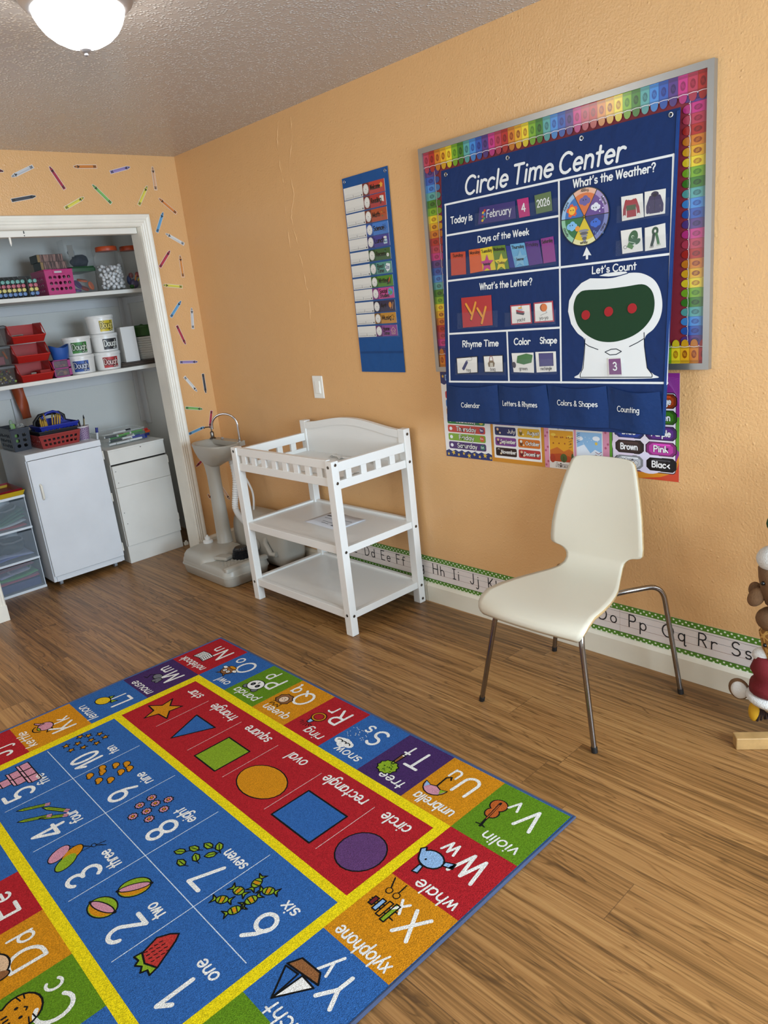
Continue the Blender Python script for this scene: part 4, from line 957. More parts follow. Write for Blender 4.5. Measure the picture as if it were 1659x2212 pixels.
flat_card('picture_card', 'card picturing a dark green looped scarf', 'card', ((.906, .607), (.978, .611), (.972, .686), (.902, .680)), '#dedad0', a_scarf, group='clothing cards')
flat_card('number_card', 'purple number 3 card on the base of the printed gumball machine', 'card', ((.784, .202), (.838, .203), (.831, .264), (.779, .262)), '#d9d5cc', lambda A, W, Hh: (A.rect(.003, .003, W-.003, Hh-.003, '#6a1f63', 0), A.text('3', W/2, .018, .026, WHT, .17, 1, align='c')))
for u, w, lab in ((.686, .414, 'left red felt dot on the green gumball window'), (.777, .421, 'middle red felt dot on the green gumball window'), (.866, .427, 'right red felt dot on the green gumball window')):
    m = M(); m.prism([(u+.0165*cos(2*pi*i/28), w+.0165*sin(2*pi*i/28)) for i in range(28)], CHm, .0028, .0052, pm('#a3161c', .8, bump=(400, .4, .001), name='red_felt'))
    tag(m.obj('felt_dot', recalc=False, loc=CHm(u, w, .0028)), lab, 'felt dot', 'red felt dots')
# ------------------------------------------------------------------ daily schedule chart
def SCm(u, v, h): return (-.004-h, -1.502-u, 1.166+v)
def build_schedule():
    t = thing('schedule_chart', 'narrow blue hanging pocket chart with twelve schedule cards left of the bulletin board', 'wall chart', (-.005, -1.656, 1.166))
    m = M(); m.prism([(-.004, .0), (.303, -.002), (.313, .897), (.004, .895)], SCm, 0, .0025, clothm('#1b4c86')); m.obj('cloth_panel', t, recalc=False)
    m = M(); m.prism([(.0, .09), (.30, .088), (.302, .098), (.002, .10)], SCm, .0025, .0035, clothm('#173f74')); m.obj('hem', t)
    for u, v in ((.019, .879), (.297, .880)): grommet(t, u, v, SCm, .008)
    cl = clear('clear_vinyl', '#b9c4d8', .045, .12)
    rows = [('Welcome', .851, .799, '#6f2218', '#b53a2c', 'red'), ('Reading', .796, .741, '#6c1d17', '#ab2e2a', 'crimson'), ('Math', .735, .681, '#6b2c17', '#a84a26', 'rust'), ('Science', .676, .624, '#1f4a92', '#3a74bd', 'light blue'), ('Lunch', .622, .571, '#2c2a66', '#3d3a86', 'indigo'), ('Recess', .563, .513, '#23421f', '#3a5c30', 'dark green'), ('Rest Time', .504, .452, '#2d665c', '#4f8a7c', 'teal'), ('Writing', .444, .395, '#325a17', '#4b7f22', 'green'), ('Social Studies', .391, .341, '#77256a', '#bb4485', 'pink'), ('Art', .333, .282, '#1c1b33', '#2e2b47', 'charcoal'), ('Music', .277, .228, '#7a5316', '#b8832f', 'ochre'), ('Home Time', .220, .169, '#5b2862', '#834487', 'violet')]
    for i, (nm, v1, v0, dk, c, cn) in enumerate(rows):
        sk = .0105*(1-i/11); u0 = .002+.0075*(1-i/11); 
        M().add([SCm(u0-.002, v0-.006, .006), SCm(.296, v0-.006, .006), SCm(.298, v0+.022, .006), SCm(u0, v0+.022, .006)], [(0, 1, 2, 3)], cl).obj('clear_pocket', t)
        m = M(); Wd = .279; f = lambda a, b, h, u0=u0, v0=v0: SCm(u0+a, v0+b, h)
        Hh = v1-v0
        m.prism([(0, 0), (Wd, 0), (Wd, Hh), (0, Hh)], f, .0030, .0042, card('#d9d7cf'))
        A = Art(m, f, card, .0044, .00012)
        x1, x2 = .132, .176
        A.rect(x1, 0, Wd, Hh, c, 0); A.rect(x1, 0, x2, Hh, dk, 1); A.ell(.154, Hh/2, .0185, Hh*.42, '#dcdad2', 2)
        for k in range(12): A.ell(.154+.0155*cos(k*pi/6), Hh/2+Hh*.35*sin(k*pi/6), .0012, .0012, '#333333', 3, 6)
        A.ell(.154, Hh/2, .002, .002, '#222222', 3, 8)
        A.stroke([(.008, .006), (.058, .006)], .0012, '#444444', 1); A.stroke([(.072, .006), (.112, .006)], .0012, '#444444', 1)
        A.ell(.064, .007, .0025, .0022, '#222222', 1, 8); A.ell(.064, .014, .0018, .0016, '#222222', 1, 8); A.rect(.119, .004, .126, .010, '#333333', 1)
        K = '#140f0e'
        if ' ' in nm:
            a, b = nm.split(); A.text(a, .183, Hh*.53, .0165, K, .2, 2, fit=min(.05, .011*len(a))); A.text(b, .183, Hh*.13, .0165, K, .2, 2, fit=min(.062, .0105*len(b)))
        else: A.text(nm, .182, Hh*.36, .020, K, .2, 2, fit=min(.066, .0125*len(nm)))
        x, y = .252, Hh*.5
        if nm == 'Welcome': A.star(x+.004, y+.004, .013, '#d88a2a', 1, ri=.7); A.ell(x+.004, y+.004, .008, .008, '#d9a13a', 2)
        elif nm == 'Reading': A.poly([(x-.012, y-.01), (x, y-.006), (x+.014, y-.011), (x+.014, y+.015), (x, y+.017), (x-.012, y+.016)], '#d8d4c8', 1); A.stroke([(x, y-.006), (x, y+.016)], .0012, '#555555', 2)
        elif nm == 'Math': A.stroke([(x-.012, y+.008), (x-.004, y+.008)], .002, '#d39a2c', 1); A.stroke([(x, y+.016), (x, y+.006)], .002, '#2f6b3a', 1); A.stroke([(x+.005, y+.004), (x+.012, y+.004)], .002, '#1f1f1f', 1); A.stroke([(x-.008, y-.004), (x, y-.012)], .002, '#2f6b3a', 1); A.stroke([(x, y-.004), (x-.008, y-.012)], .002, '#2f6b3a', 1)
        elif nm == 'Science':
            for r in (0, 60, 120):
                P = [(x+.016*cos(q/8*pi)*cos(radians(r))-.006*sin(q/8*pi)*sin(radians(r)), y+.016*cos(q/8*pi)*sin(radians(r))+.006*sin(q/8*pi)*cos(radians(r))) for q in range(17)]
                A.stroke(P, .0012, '#141c33', 1)
            A.ell(x, y, .003, .003, '#141c33', 2)
        elif nm == 'Lunch': A.rrect(x-.012, y-.016, x+.012, y+.004, .003, '#b9cfd6', 1); A.ell(x-.004, y+.012, .006, .005, '#d9c7cc', 1); A.ell(x+.005, y+.011, .006, .006, '#cdd3c0', 2); A.rect(x-.010, y-.010, x+.010, y-.004, '#5e8aa3', 2)
        elif nm == 'Recess': A.stroke([(x-.008, y+.010), (x-.008, y-.008)], .006, '#3c7f63', 1); A.ell(x+.008, y-.006, .008, .008, '#d8d8d0', 1); A.stroke([(x+.008, y-.002), (x+.008, y-.009)], .0016, '#1f3a22', 2); A.ell(x-.006, y+.015, .004, .004, '#24331f', 1)
        elif nm == 'Rest Time': A.poly([(x-.018, y), (x-.006, y+.019), (x+.018, y+.014), (x+.014, y-.010), (x-.004, y-.02)], '#d9dedd', 1); A.text('Zzz', x-.011, y-.005, .0125, '#1d3f74', .2, 3, fit=.022)
        elif nm == 'Writing': A.poly([(x-.010, y-.014), (x+.012, y-.014), (x+.012, y+.012), (x-.010, y+.012)], '#2a4a18', 1); A.poly([(x-.008, y-.012), (x+.010, y-.012), (x+.010, y+.010), (x-.008, y+.010)], '#5c9230', 2); A.stroke([(x-.004, y-.008), (x+.009, y+.013)], .005, '#c6552e', 3)
        elif nm == 'Social Studies': A.ell(x+.004, y+.004, .0165, .0165, '#4a8fc0', 1); A.ell(x-.002, y+.009, .006, .005, '#5a9a4a', 2); A.ell(x+.009, y, .006, .008, '#5a9a4a', 2); A.ell(x, y-.006, .004, .005, '#5a9a4a', 2)
        elif nm == 'Art': A.ell(x-.006, y+.004, .010, .013, '#c98138', 1); A.stroke([(x-.006, y-.014), (x-.003, y-.004)], .003, '#c98138', 1); A.stroke([(x+.006, y-.014), (x+.015, y+.014)], .003, '#d3a05a', 1)
        elif nm == 'Music': A.stroke([(x-.008, y-.010), (x-.006, y+.010), (x+.008, y+.013), (x+.008, y-.007)], .0022, '#2a1d10', 1); A.ell(x-.011, y-.011, .004, .003, '#2a1d10', 2); A.ell(x+.005, y-.008, .004, .003, '#2a1d10', 2); A.ell(x+.014, y+.005, .002, .002, '#2a1d10', 2)
        else: A.stroke([(x-.016, y), (x, y+.016), (x+.016, y), (x+.011, y), (x+.011, y-.016), (x-.011, y-.016), (x-.011, y), (x-.016, y)], .0022, '#c9a889', 1); A.stroke(arc(x, y-.005, .006, .006, 0, 360, 12), .0016, '#c9a889', 1)
        tag(m.obj('schedule_card', recalc=False, loc=SCm(u0, v0, .003)), '%s %s card with small clock face on the narrow blue chart' % (cn, nm), 'card', 'daily schedule cards')
build_schedule()

# ------------------------------------------------------------------ posters under the board
def poster(name, label, y0, y1, draw, base='#e2ddd6', z0=.777, z1=1.166):
    W = y0-y1; Hh = z1-z0
    f = lambda u, v, h: (-.0012-h, y0-u, z0+v)
    m = M(); m.prism([(0, 0), (W, 0), (W, Hh), (0, Hh)], f, 0, .0006, paper(base)); A = Art(m, f, lambda c: pm(c, .3, coat=.15, name='poster_'+c), .0008, .00014)
    draw(A, W, Hh); return tag(m.obj(name, recalc=False, loc=f(0, 0, 0)), label, 'poster', 'posters under the bulletin board')
def scallop(W, y, n, a, up): 
    return [(W*i/n, y+(a*abs(sin(pi*i/2.0)) if up else -a*abs(sin(pi*i/2.0)))) for i in range(n+1)]
def d_days(A, W, Hh):
    A.rect(0, .0, W, Hh, '#e6e2de', 0)
    A.poly([(0, 0), (W, 0)]+list(reversed(scallop(W, .026, 14, .008, True))), '#1b2c66', 1); A.poly([(0, Hh), (0, Hh-.05)]+scallop(W, Hh-.05, 14, .008, False)+[(W, Hh)], '#1b2c66', 1)
    for k in range(9): A.star(.015+k*.031, .012+.008*(k % 2), .009+.004*(k % 3 == 1), '#d7b23a', 2, rot=20*k); A.star(.015+k*.031, Hh-.02-.014*(k % 2), .009, '#d7b23a', 2, rot=17*k)
    A.text('Days', .03, Hh-.036, .022, '#8fb7dd', .2, 3)
    for i, (d, c, s_, sc) in enumerate((('Saturday', '#4a2a66', 'Sat.', '#2f6f5c'), ('Friday', '#7ea329', 'Fri.', '#cf5a2c'), ('Thursday', '#c23f32', 'Thurs.', '#5a2c6a'), ('Wednesday', '#2f7a3a', 'Wed.', '#d9c23a'), ('Tuesday', '#d99a2c', 'Tue.', '#3a6ab0'), ('Monday', '#3a7ac0', 'Mon.', '#c0392b'), ('Sunday', '#c23a3a', 'Sun.', '#e0b030'))):
        y = .0555+.0385*i; A.rrect(.022, y-.0165, W-.03, y+.0165, .008, c, 1)
        A.text(d, W/2-.005, y-.009, .020, '#f0eee8', .15, 3, align='c', oc='#1a1a22', ow=.16, fit=min(.115, .0145*len(d)))
        A.ell(.040, y, .009, .008, '#e6e6ea', 3); A.ell(W-.05, y, .0135, .0125, sc, 3); A.text(s_, W-.05, y-.003, .008, '#eeeeee', .16, 5, align='c', fit=.018)
poster('weekday_poster', 'leftmost small poster listing the weekdays between starry navy borders', -2.026, -2.297, d_days)
def d_months(A, W, Hh):
    A.rect(0, 0, W, Hh, '#c98628', 0); A.rect(.014, .018, W-.014, Hh-.06, '#e7e3dd', 1)
    mm = [('November', '#2b1714'), ('December', '#b23630'), ('September', '#7a3c86'), ('October', '#cf6f22'), ('July', '#1f2a5e'), ('August', '#d6a62a'), ('May', '#b52f63'), ('June', '#3f7fb8'), ('March', '#3f8f4a'), ('April', '#7a55a0'), ('January', '#3a7ab0'), ('February', '#b83a50')]
    for i, (n, c) in enumerate(mm):
        x = .023 if i % 2 == 0 else .145; y = .028+.0455*(i//2)
        A.rrect(x, y, x+.112, y+.037, .007, c, 2); A.text(n, x+.108, y+.012, .0155, '#ece8e0', .16, 4, align='r', oc='#2a1a1a', ow=.14, fit=min(.078, .0098*len(n)))
        A.ell(x+.016, y+.018, .008, .012, shade(c, .55), 4); A.ell(x+.016, y+.026, .006, .006, '#d8b08a' if i % 3 else '#e4dccf', 5); A.ell(x+.028, y+.011, .005, .004, '#e0c9a0', 5)
poster('month_poster', 'orange bordered poster of twelve month labels beside the weekday poster', -2.298, -2.575, d_months)
def d_seasons(A, W, Hh):
    A.rect(0, 0, W, Hh, '#d98fa6', 0)
    for k in range(26): A.ell(.006+.010*(k % 2) if k % 4 < 2 else W-.016+.010*(k % 2), .012+.015*k, .005, .005, '#b5566f', 1, 8)
    A.rect(.022, .0, .14, Hh, '#e6e1da', 1); A.rect(.15, .0, .268, Hh, '#e6e1da', 1)
    # autumn
    a0, a1, y0, y1 = .026, .137, .030, .158
    A.rect(a0, y0, a1, y1, '#dc9a22', 2); A.poly([(a0, y0), (a1, y0), (a1, y0+.045), (a1-.02, y0+.055), (a1-.045, y0+.043), (a1-.075, y0+.060), (a0, y0+.045)], '#c76a24', 3); A.poly([(a0, y0), (a1, y0), (a1, y0+.02), (a0+.05, y0+.034), (a0, y0+.028)], '#b5481f', 4)
    A.ell(a0+.012, y0+.012, .013, .018, '#a93a20', 5); A.ell(a1-.005, y0+.018, .006, .02, '#44522a', 5); A.ell(a0+.065, y0+.016, .016, .018, '#4a5a2a', 5); A.stroke([(a0+.065, y0), (a0+.065, y0+.022)], .002, '#2f2a18', 6)
    for k in range(11): A.star(a0+.018+.009*k, y0+.075+.03*abs(sin(k*2.1)), .0045, '#9a3f1c', 5, rot=30*k, ri=.5)
    A.ell(a0+.018, y1-.018, .012, .006, '#e6bf4a', 3); A.ell(a1-.016, y1-.024, .014, .006, '#e6bf4a', 3)
    for k in range(4): A.stroke([(a1-.02, y0+.06+.012*k), (a1-.006, y0+.066+.012*k)], .0014, '#2a1c14', 5)
    A.text('Autumn', (a0+a1)/2, .008, .016, '#efe9e2', .15, 4, align='c', oc='#2a1a1a', ow=.16, fit=.056)
    # winter
    b0, b1 = .154, .264
    A.rect(b0, y0, b1, y1, '#8fbbe0', 2); A.poly([(b0, y0), (b1, y0), (b1, y0+.05), (b1-.03, y0+.062), (b1-.05, y0+.046), (b1-.078, y0+.08), (b0, y0+.066)], '#e6edf4', 3)
    A.ell(b1-.024, y1-.022, .016, .009, '#f0f2f5', 3); A.ell(b0+.014, y1-.026, .014, .008, '#f0f2f5', 3); A.ell(b1-.024, y1-.042, .006, .006, '#e6c04a', 4)
    for k in range(5): A.stroke([(b1-.014, y0+.006+.01*k), (b1-.028, y0+.012+.01*k)], .002, '#9a3038', 5); A.stroke([(b1-.014, y0+.006+.01*k), (b1-.002, y0+.014+.01*k)], .002, '#9a3038', 5); A.stroke([(b0, y0+.085+.008*k), (b0+.014, y0+.092+.008*k)], .0014, '#3a2a26', 5)
    for k in range(9): A.ell(b0+.02+.009*k, y0+.08+.03*abs(cos(k*1.7)), .0016, .0016, '#f4f6f8', 5, 6)
    for k in range(4): A.ell(b0+.012+.010*k, y0+.006+.02*(k == 2), .0022, .0022, '#2a2a30', 5, 6)
    A.text('Winter', (b0+b1)/2, .008, .016, '#efe9e2', .15, 4, align='c', oc='#2a1a1a', ow=.16, fit=.05)
    A.text('Spring', (a0+a1)/2, .171, .0165, '#efe9e2', .15, 4, align='c', oc='#3a1a24', ow=.16, fit=.046); A.text('Summer', (b0+b1)/2, .171, .0165, '#efe9e2', .15, 4, align='c', oc='#3a1a24', ow=.16, fit=.06)
    A.rect(a0, .196, a1, .32, '#8cc06a', 2); A.rect(b0, .196, b1, .32, '#6fb6d6', 2)
poster('season_poster', 'pink poster of autumn and winter scenes partly behind the white chair back', -2.576, -2.872, d_seasons)
def d_colors(A, W, Hh):
    A.rect(0, 0, W, Hh, '#8a2f86', 0)
    A.poly([(0, 0), (W, 0), (W, .10), (W-.02, .05), (W*.6, .022), (0, .03)], '#d98a26', 1); A.poly([(W*.45, 0), (W, 0), (W, .075), (W-.012, .035), (W*.75, .012)], '#c8452a', 2)
    A.poly([(W, .11), (W, .235), (W-.01, .235), (W-.018, .13)], '#5d9a2c', 1); A.poly([(0, .03), (.03, .02), (.03, .34), (0, .34)], '#5d9a2c', 1)
    for k in range(16): A.stroke([(W*.5+.006*k, Hh), (W, Hh-.02-.006*k)], .001, '#a855a6', 1)
    A.rrect(.010, .026, W-.012, Hh-.068, .012, '#2b2430', 2); A.rrect(.013, .029, W-.014, Hh-.071, .011, '#e6dce4', 3)
    A.ell(.06, .12, .05, .05, '#e8d6e6', 4); A.ell(.16, .06, .06, .04, '#e3dcee', 4)
    A.text('Colors', W/2, Hh-.052, .042, '#8f2a5e', .2, 5, align='c', oc='#dfe8f2', ow=.2, fit=.17)
    gem = [('White', '#c9c9cc', 'Black', '#17171a'), ('Brown', '#3d2b28', 'Pink', '#b93a9a'), ('Blue', '#1f3f9a', 'Purple', '#5a2682'), ('Yellow', '#d8b82a', 'Green', '#3f7a1f'), ('Red', '#b02424', 'Orange', '#b0451c')]
    for i, (a, ca, b, cb) in enumerate(gem):
        for n, c, x in ((a, ca, .080), (b, cb, .205)):
            y = .058+.058*i; w_, h_ = .056, .0245
            def oc_(k): return [(x-w_*k, y-h_*k*.5), (x-w_*k+.014, y-h_*k), (x+w_*k-.014, y-h_*k), (x+w_*k, y-h_*k*.5), (x+w_*k, y+h_*k*.5), (x+w_*k-.014, y+h_*k), (x-w_*k+.014, y+h_*k), (x-w_*k, y+h_*k*.5)]
            A.poly(oc_(1.06), '#1a1620', 4); A.poly(oc_(1.0), shade(c, .7), 5); A.poly(oc_(.82), c, 6); A.rect(x-.03, y+h_*.55, x+.036, y+h_*.72, shade(c, 1.35) if c != '#17171a' else '#4a4a50', 7)
            A.text(n, x, y-.0105, .022, '#f2f0ee', .2, 8, align='c', oc=shade(c, .45), ow=.12, fit=min(.072, .0135*len(n)))
poster('color_poster', 'rightmost poster with jewel shaped colour name buttons in a purple border', -2.874, -3.147, d_colors)

# ------------------------------------------------------------------ alphabet strip above the baseboard
def strip_piece(y0, y1, chars, label):
    z0 = .0945; f = lambda u, v, h: (-.0012-h, y0-u, z0+v); W = y0-y1; Hh = .1475
    m = M(); m.prism([(0, 0), (W, 0), (W, Hh), (0, Hh)], f, 0, .0006, paper('#ddd2ca')); A = Art(m, f, paper, .0009, .00012)
    for b in (0, Hh-.0255):
        A.rect(0, b, W, b+.0255, '#4e7d1c', 0)
        n = int(W/.0242)
        for k in range(n): A.ell((k+.3)*.0242, b+.0175, .0042, .0036, '#dfe3cf', 1, 10); A.ell((k+.75)*.0242, b+.0078, .0042, .0036, '#dfe3cf', 1, 10)
    for v, c in ((.1135, '#4a4a50'), (.087, '#7a7a80'), (.0565, '#8a5a50'), (.026, '#4a4a58')): A.stroke([(0, v), (W, v)], .0011, c, 0)
    for ch, y in chars:
        u = y0-y; L = '|' if ch == 'I' else ch
        A.text(L, u, .0585, .0525, '#17171b', .1, 2); A.text(ch.lower(), u+GL[L][0]*.0525+.017, .0585, .048, '#17171b', .105, 2)
    return tag(m.obj('alphabet_strip', recalc=False, loc=f(0, 0, 0)), label, 'border strip', 'alphabet strips along the baseboard')
strip_piece(-.93, -1.325, [('A', -.955), ('B', -1.085), ('C', -1.20)], 'green dotted alphabet strip hidden behind the changing table at its far end')
strip_piece(-1.326, -2.905, [('D', -1.350), ('E', -1.483), ('F', -1.602), ('G', -1.715), ('H', -1.868), ('I', -2.003), ('J', -2.115), ('K', -2.225), ('L', -2.35), ('M', -2.46), ('N', -2.61), ('O', -2.800)], 'green dotted alphabet strip from Dd to Oo behind the changing table and chair')
strip_piece(-2.906, -3.75, [('P', -2.945), ('Q', -3.086), ('R', -3.228), ('S', -3.350), ('T', -3.48), ('U', -3.60)], 'green dotted alphabet strip from Pp onward right of the chair')

# ------------------------------------------------------------------ crayon stickers on the back wall
STK = [(-1.000,2.336,-1.120,2.360,'#6d1820','dark red crayon sticker cut by the left edge above the closet'), (-.964,2.311,-.844,2.364,'#b9bbbd','silver grey crayon sticker high above the closet at left'), (-.757,2.365,-.700,2.253,'#a0283e','crimson crayon sticker leaning left above the closet'), (-.624,2.368,-.495,2.372,'#c7792e','orange crayon sticker lying level just below the ceiling'), (-.296,2.375,-.420,2.344,'#8f7fb0','lavender crayon sticker just below the ceiling'), (-.154,2.379,-.158,2.254,'#cfa27c','peach crayon sticker with dark tip pointing up near the wall corner'), (-.864,2.217,-.992,2.195,'#3c3f45','charcoal crayon sticker just above the closet header'),
 (-.603,2.211,-.720,2.155,'#d3c84e','yellow crayon sticker just above the middle of the closet header'), (-.539,2.277,-.450,2.180,'#76ae5a','green crayon sticker pointing up left above the closet header'), (-.209,2.274,-.283,2.170,'#d3c84e','yellow crayon sticker above the closet header corner'), (-.147,2.206,-.050,2.123,'#d0803c','orange crayon sticker slanting toward the wall corner'), (-.137,2.128,-.199,2.018,'#5d9cc6','light blue crayon sticker beside the top of the closet frame'), (-.143,2.008,-.033,1.944,'#cfd0cd','white crayon sticker slanting down right, upper of the white ones'),
 (-.136,1.910,-.221,1.819,'#b03046','red crayon sticker pointing up right beside the closet frame'), (-.074,1.879,-.078,1.754,'#d08a44','thin orange crayon sticker pointing straight up by the corner'), (-.221,1.715,-.095,1.696,'#d3c84e','yellow crayon sticker lying level beside the upper closet shelf'), (-.121,1.613,-.208,1.525,'#5d9cc6','light blue crayon sticker beside the green basket'), (-.056,1.565,-.071,1.440,'#c3c5c6','silver crayon sticker pointing straight up by the corner'), (-.141,1.351,-.178,1.470,'#a82c40','red crayon sticker pointing down beside the dough shelf'),
 (-.079,1.234,-.202,1.248,'#8f7fb0','lavender crayon sticker lying level beside the lower shelf'), (-.119,1.052,-.189,1.155,'#cfd0cd','white crayon sticker pointing down right beside the frame'), (-.058,1.031,-.056,1.154,'#3c3f45','charcoal crayon sticker pointing down by the corner'), (-.102,.934,-.219,.963,'#76ae5a','green crayon sticker lying level above the sink'), (-.074,.802,-.039,.912,'#a82c40','red crayon sticker pointing down behind the soap pump'), (-.110,.818,-.228,.795,'#5d9cc6','blue crayon sticker at left of the soap pump'),
 (-.219,.577,-.112,.640,'#a82c40','red crayon sticker half hidden under the sink bowl'), (-.171,.376,-.105,.269,'#cc8040','orange crayon sticker left of the sink pedestal'), (-.016,.300,-.070,.414,'#cfa27c','tan crayon sticker behind the drain hose')]
def crayon_shape(L, w): return [(0, -w*.18), (w*.22, -w*.22), (w*.9, -w*.42), (w*1.0, -w*.5), (L, -w*.5), (L, w*.5), (w*1.0, w*.5), (w*.9, w*.42), (w*.22, w*.22), (0, w*.18)]
for tx, tz, bx, bz, c, lab in STK:
    L = hypot(bx-tx, bz-tz); dx, dz = (bx-tx)/L, (bz-tz)/L; w = .0155
    f = lambda u, v, h, tx=tx, tz=tz, dx=dx, dz=dz: (tx+dx*u-dz*v, -.0008-h, tz+dz*u+dx*v)
    m = M(); P = crayon_shape(L, w); P2 = [(-.0022, -.004), (w*.9, -w*.42-.0022), (w, -w*.5-.0022), (L+.0022, -w*.5-.0022), (L+.0022, w*.5+.0022), (w, w*.5+.0022), (w*.9, w*.42+.0022), (-.0022, .004)]
    m.prism(P2, f, 0, .0004, paper('#dcd3c8')); A = Art(m, f, paper, .0006, .00012)
    A.poly(P, c, 0); A.poly([(0, -w*.18), (w*.95, -w*.42), (w*.95, w*.42), (0, w*.18)], shade(c, .72), 1)
    A.rect(w*1.25, -w*.5, w*1.6, w*.5, '#1a1512', 2); A.ell(w*1.8, 0, w*.35, w*.2, '#1a1512', 2, 8)
    A.rect(L-.018, -w*.5, L-.0145, w*.5, '#1a1512', 2); A.rect(L-.012, -w*.38, L-.0075, w*.38, '#1a1512', 2); A.rect(L-.0065, -w*.5, L-.004, w*.5, shade(c, .6), 2)
    A.stroke([(w*2.2, w*.2), (L-.022, w*.2)], w*.12, shade(c, 1.12), 1); A.stroke([(w*2.2, -w*.22), (L-.022, -w*.22)], w*.1, shade(c, .85), 1)
    tag(m.obj('crayon_sticker', recalc=False, loc=f(L/2, 0, 0)), lab, 'wall sticker', 'crayon stickers around the closet')
# ------------------------------------------------------------------ changing table
TWH = pm('#e4e2dc', .32, bump=(18, .08, .002), name='white_lacquer')
def build_table():
    X0, X1, Y0, Y1 = -.527, -.028, -1.822, -.994    # front, back, near end, far end
    t = thing('changing_table', 'white wooden changing table with two shelves and arched back panel against the peach wall', 'changing table', ((X0+X1)/2, (Y0+Y1)/2, 0))
    P = .046; PX = .040
    def bolt(par, x, y, z, ax):
        m = M(); R = Matrix.Rotation(-pi/2, 3, 'Y') if ax == 'x' else Matrix.Rotation(pi/2, 3, 'X')
        m.lathe([(.0072, -.001), (.0072, .0014), (.006, .002), (.0042, .002), (.0036, .0002), (.0001, .0002)], (x, y, z), STEEL, 16, R, capb=False, capt=False)
        m.obj('bolt', par)
    def leg(xa, xb, ya, yb, h, bolts):
        l = M().box((xa, ya, 0), (xb, yb, h), TWH).obj('leg', t, bevel=.003)
        for b_ in bolts: bolt(l, *b_)
    leg(X0, X0+PX, Y0, Y0+P, .846, [(X0+.021, Y0, .829, 'y'), (X0+.022, Y0, .745, 'y'), (X0+.022, Y0, .418, 'y'), (X0+.022, Y0, .099, 'y'), (X0, Y0+.026, .820, 'x'), (X0, Y0+.024, .104, 'x')])
    leg(X0, X0+PX, Y1-P, Y1, .850, [(X0, Y1-.023, .830, 'x'), (X0, Y1-.023, .104, 'x')])
    leg(X1-PX, X1, Y0, Y0+P, .902, [(X1-.020, Y0, .876, 'y'), (X1-.020, Y0, .740, 'y'), (X1-.020, Y0, .410, 'y'), (X1-.020, Y0, .095, 'y'), (X1-.02, Y0, .022, 'y')])
    leg(X1-PX, X1, Y1-P, Y1, .905, [])
    # slatted front rail
    m = M(); a, b = Y0+P, Y1-P
    m.box((X0+.008, a, .809), (X0+.032, b, .849), TWH); m.box((X0+.008, a, .727), (X0+.032, b, .767), TWH)
    for i in range(8):
        y = Y1-P-.028-i*.0895
        m.box((X0+.011, y-.038, .765), (X0+.027, y, .811), TWH)
    m.obj('front_rail', t, bevel=.0018)
    for ya, yb in ((Y0+.008, Y0+.032), (Y1-.032, Y1-.008)):
        m = M(); xa, xb = X0+PX, X1-PX
        m.box((xa, ya, .793), (xb, yb, .836), TWH); m.box((xa, ya, .713), (xb, yb, .752), TWH)
        for i in range(4):
            x = -.440+i*.0915; m.box((x, ya+.004, .750), (x+.034, yb-.004, .795), TWH)
        m.obj('end_rail', t, bevel=.0018)
    # arched back panel
    f = lambda u, v, h: (X1-.034+h, u, v)
    top = []
    for i in range(25):
        q = i/24; y = a+(b-a)*q; s_ = sin(pi*q)
        top.append((y, .898+.040*(s_**1.6)))
    m = M(); m.prism([(a, .70)]+[(b, .70)]+list(reversed(top)), f, 0, .018, TWH)
    m.obj('back_panel', t, bevel=.002, recalc=True)
    m = M(); g = [(y, z-.037) for y, z in top]
    m.prism([(p[0], p[1]) for p in top]+list(reversed(g)), f, -.0055, .0005, TWH); m.obj('back_panel_band', t, bevel=.0025)
    # deck, shelves with rims
    M().box((X0+.03, Y0+.03, .722), (X1-.034, Y1-.03, .734), TWH).obj('deck', t, bevel=.001)
    for z0, z1 in ((.082, .122), (.404, .444)):
        m = M()
        m.box((X0+.03, Y0+.028, z1-.018), (X1-.03, Y1-.028, z1-.008), TWH)
        m.box((X0+.007, a, z0), (X0+.031, b, z1), TWH); m.box((X1-.031, a, z0), (X1-.010, b, z1+.004), TWH)
        m.box((X0+PX, Y0+.007, z0), (X1-PX, Y0+.031, z1-.006), TWH); m.box((X0+PX, Y1-.031, z0), (X1-PX, Y1-.007, z1+.002), TWH)
        m.obj('shelf', t, bevel=.0015)
    # safety strap and buckle lying on the deck
    m = M(); pts = [(-.12+.012*sin(i*.9), -1.30-.020*i, .7372+.010*abs(sin(i*1.25))) for i in range(0, 20)]
    V = []; 
    for x, y, z in pts: V += [(x-.014, y, z), (x+.014, y, z)]
    m.add(V, [(2*i, 2*i+1, 2*i+3, 2*i+2) for i in range(len(pts)-1)], pm('#e6e4de', .7, name='white_webbing'), True); m.obj('safety_strap', t, solid=.0016)
    m = M(); bw = pm('#f0efec', .3, name='white_buckle_plastic')
    m.box((-.42, -1.745, .735), (-.385, -1.715, .747), bw); m.box((-.375, -1.73, .735), (-.33, -1.71, .746), bw); m.box((-.345, -1.725, .7355), (-.29, -1.714, .743), bw); m.obj('strap_buckle', t, bevel=.003)
    m = M(); m.tube([(-.40, -1.56+.02*i, .737+.005*abs(sin(i))) for i in range(8)], .004, bw, 6); m.obj('strap_buckle', t)
build_table()
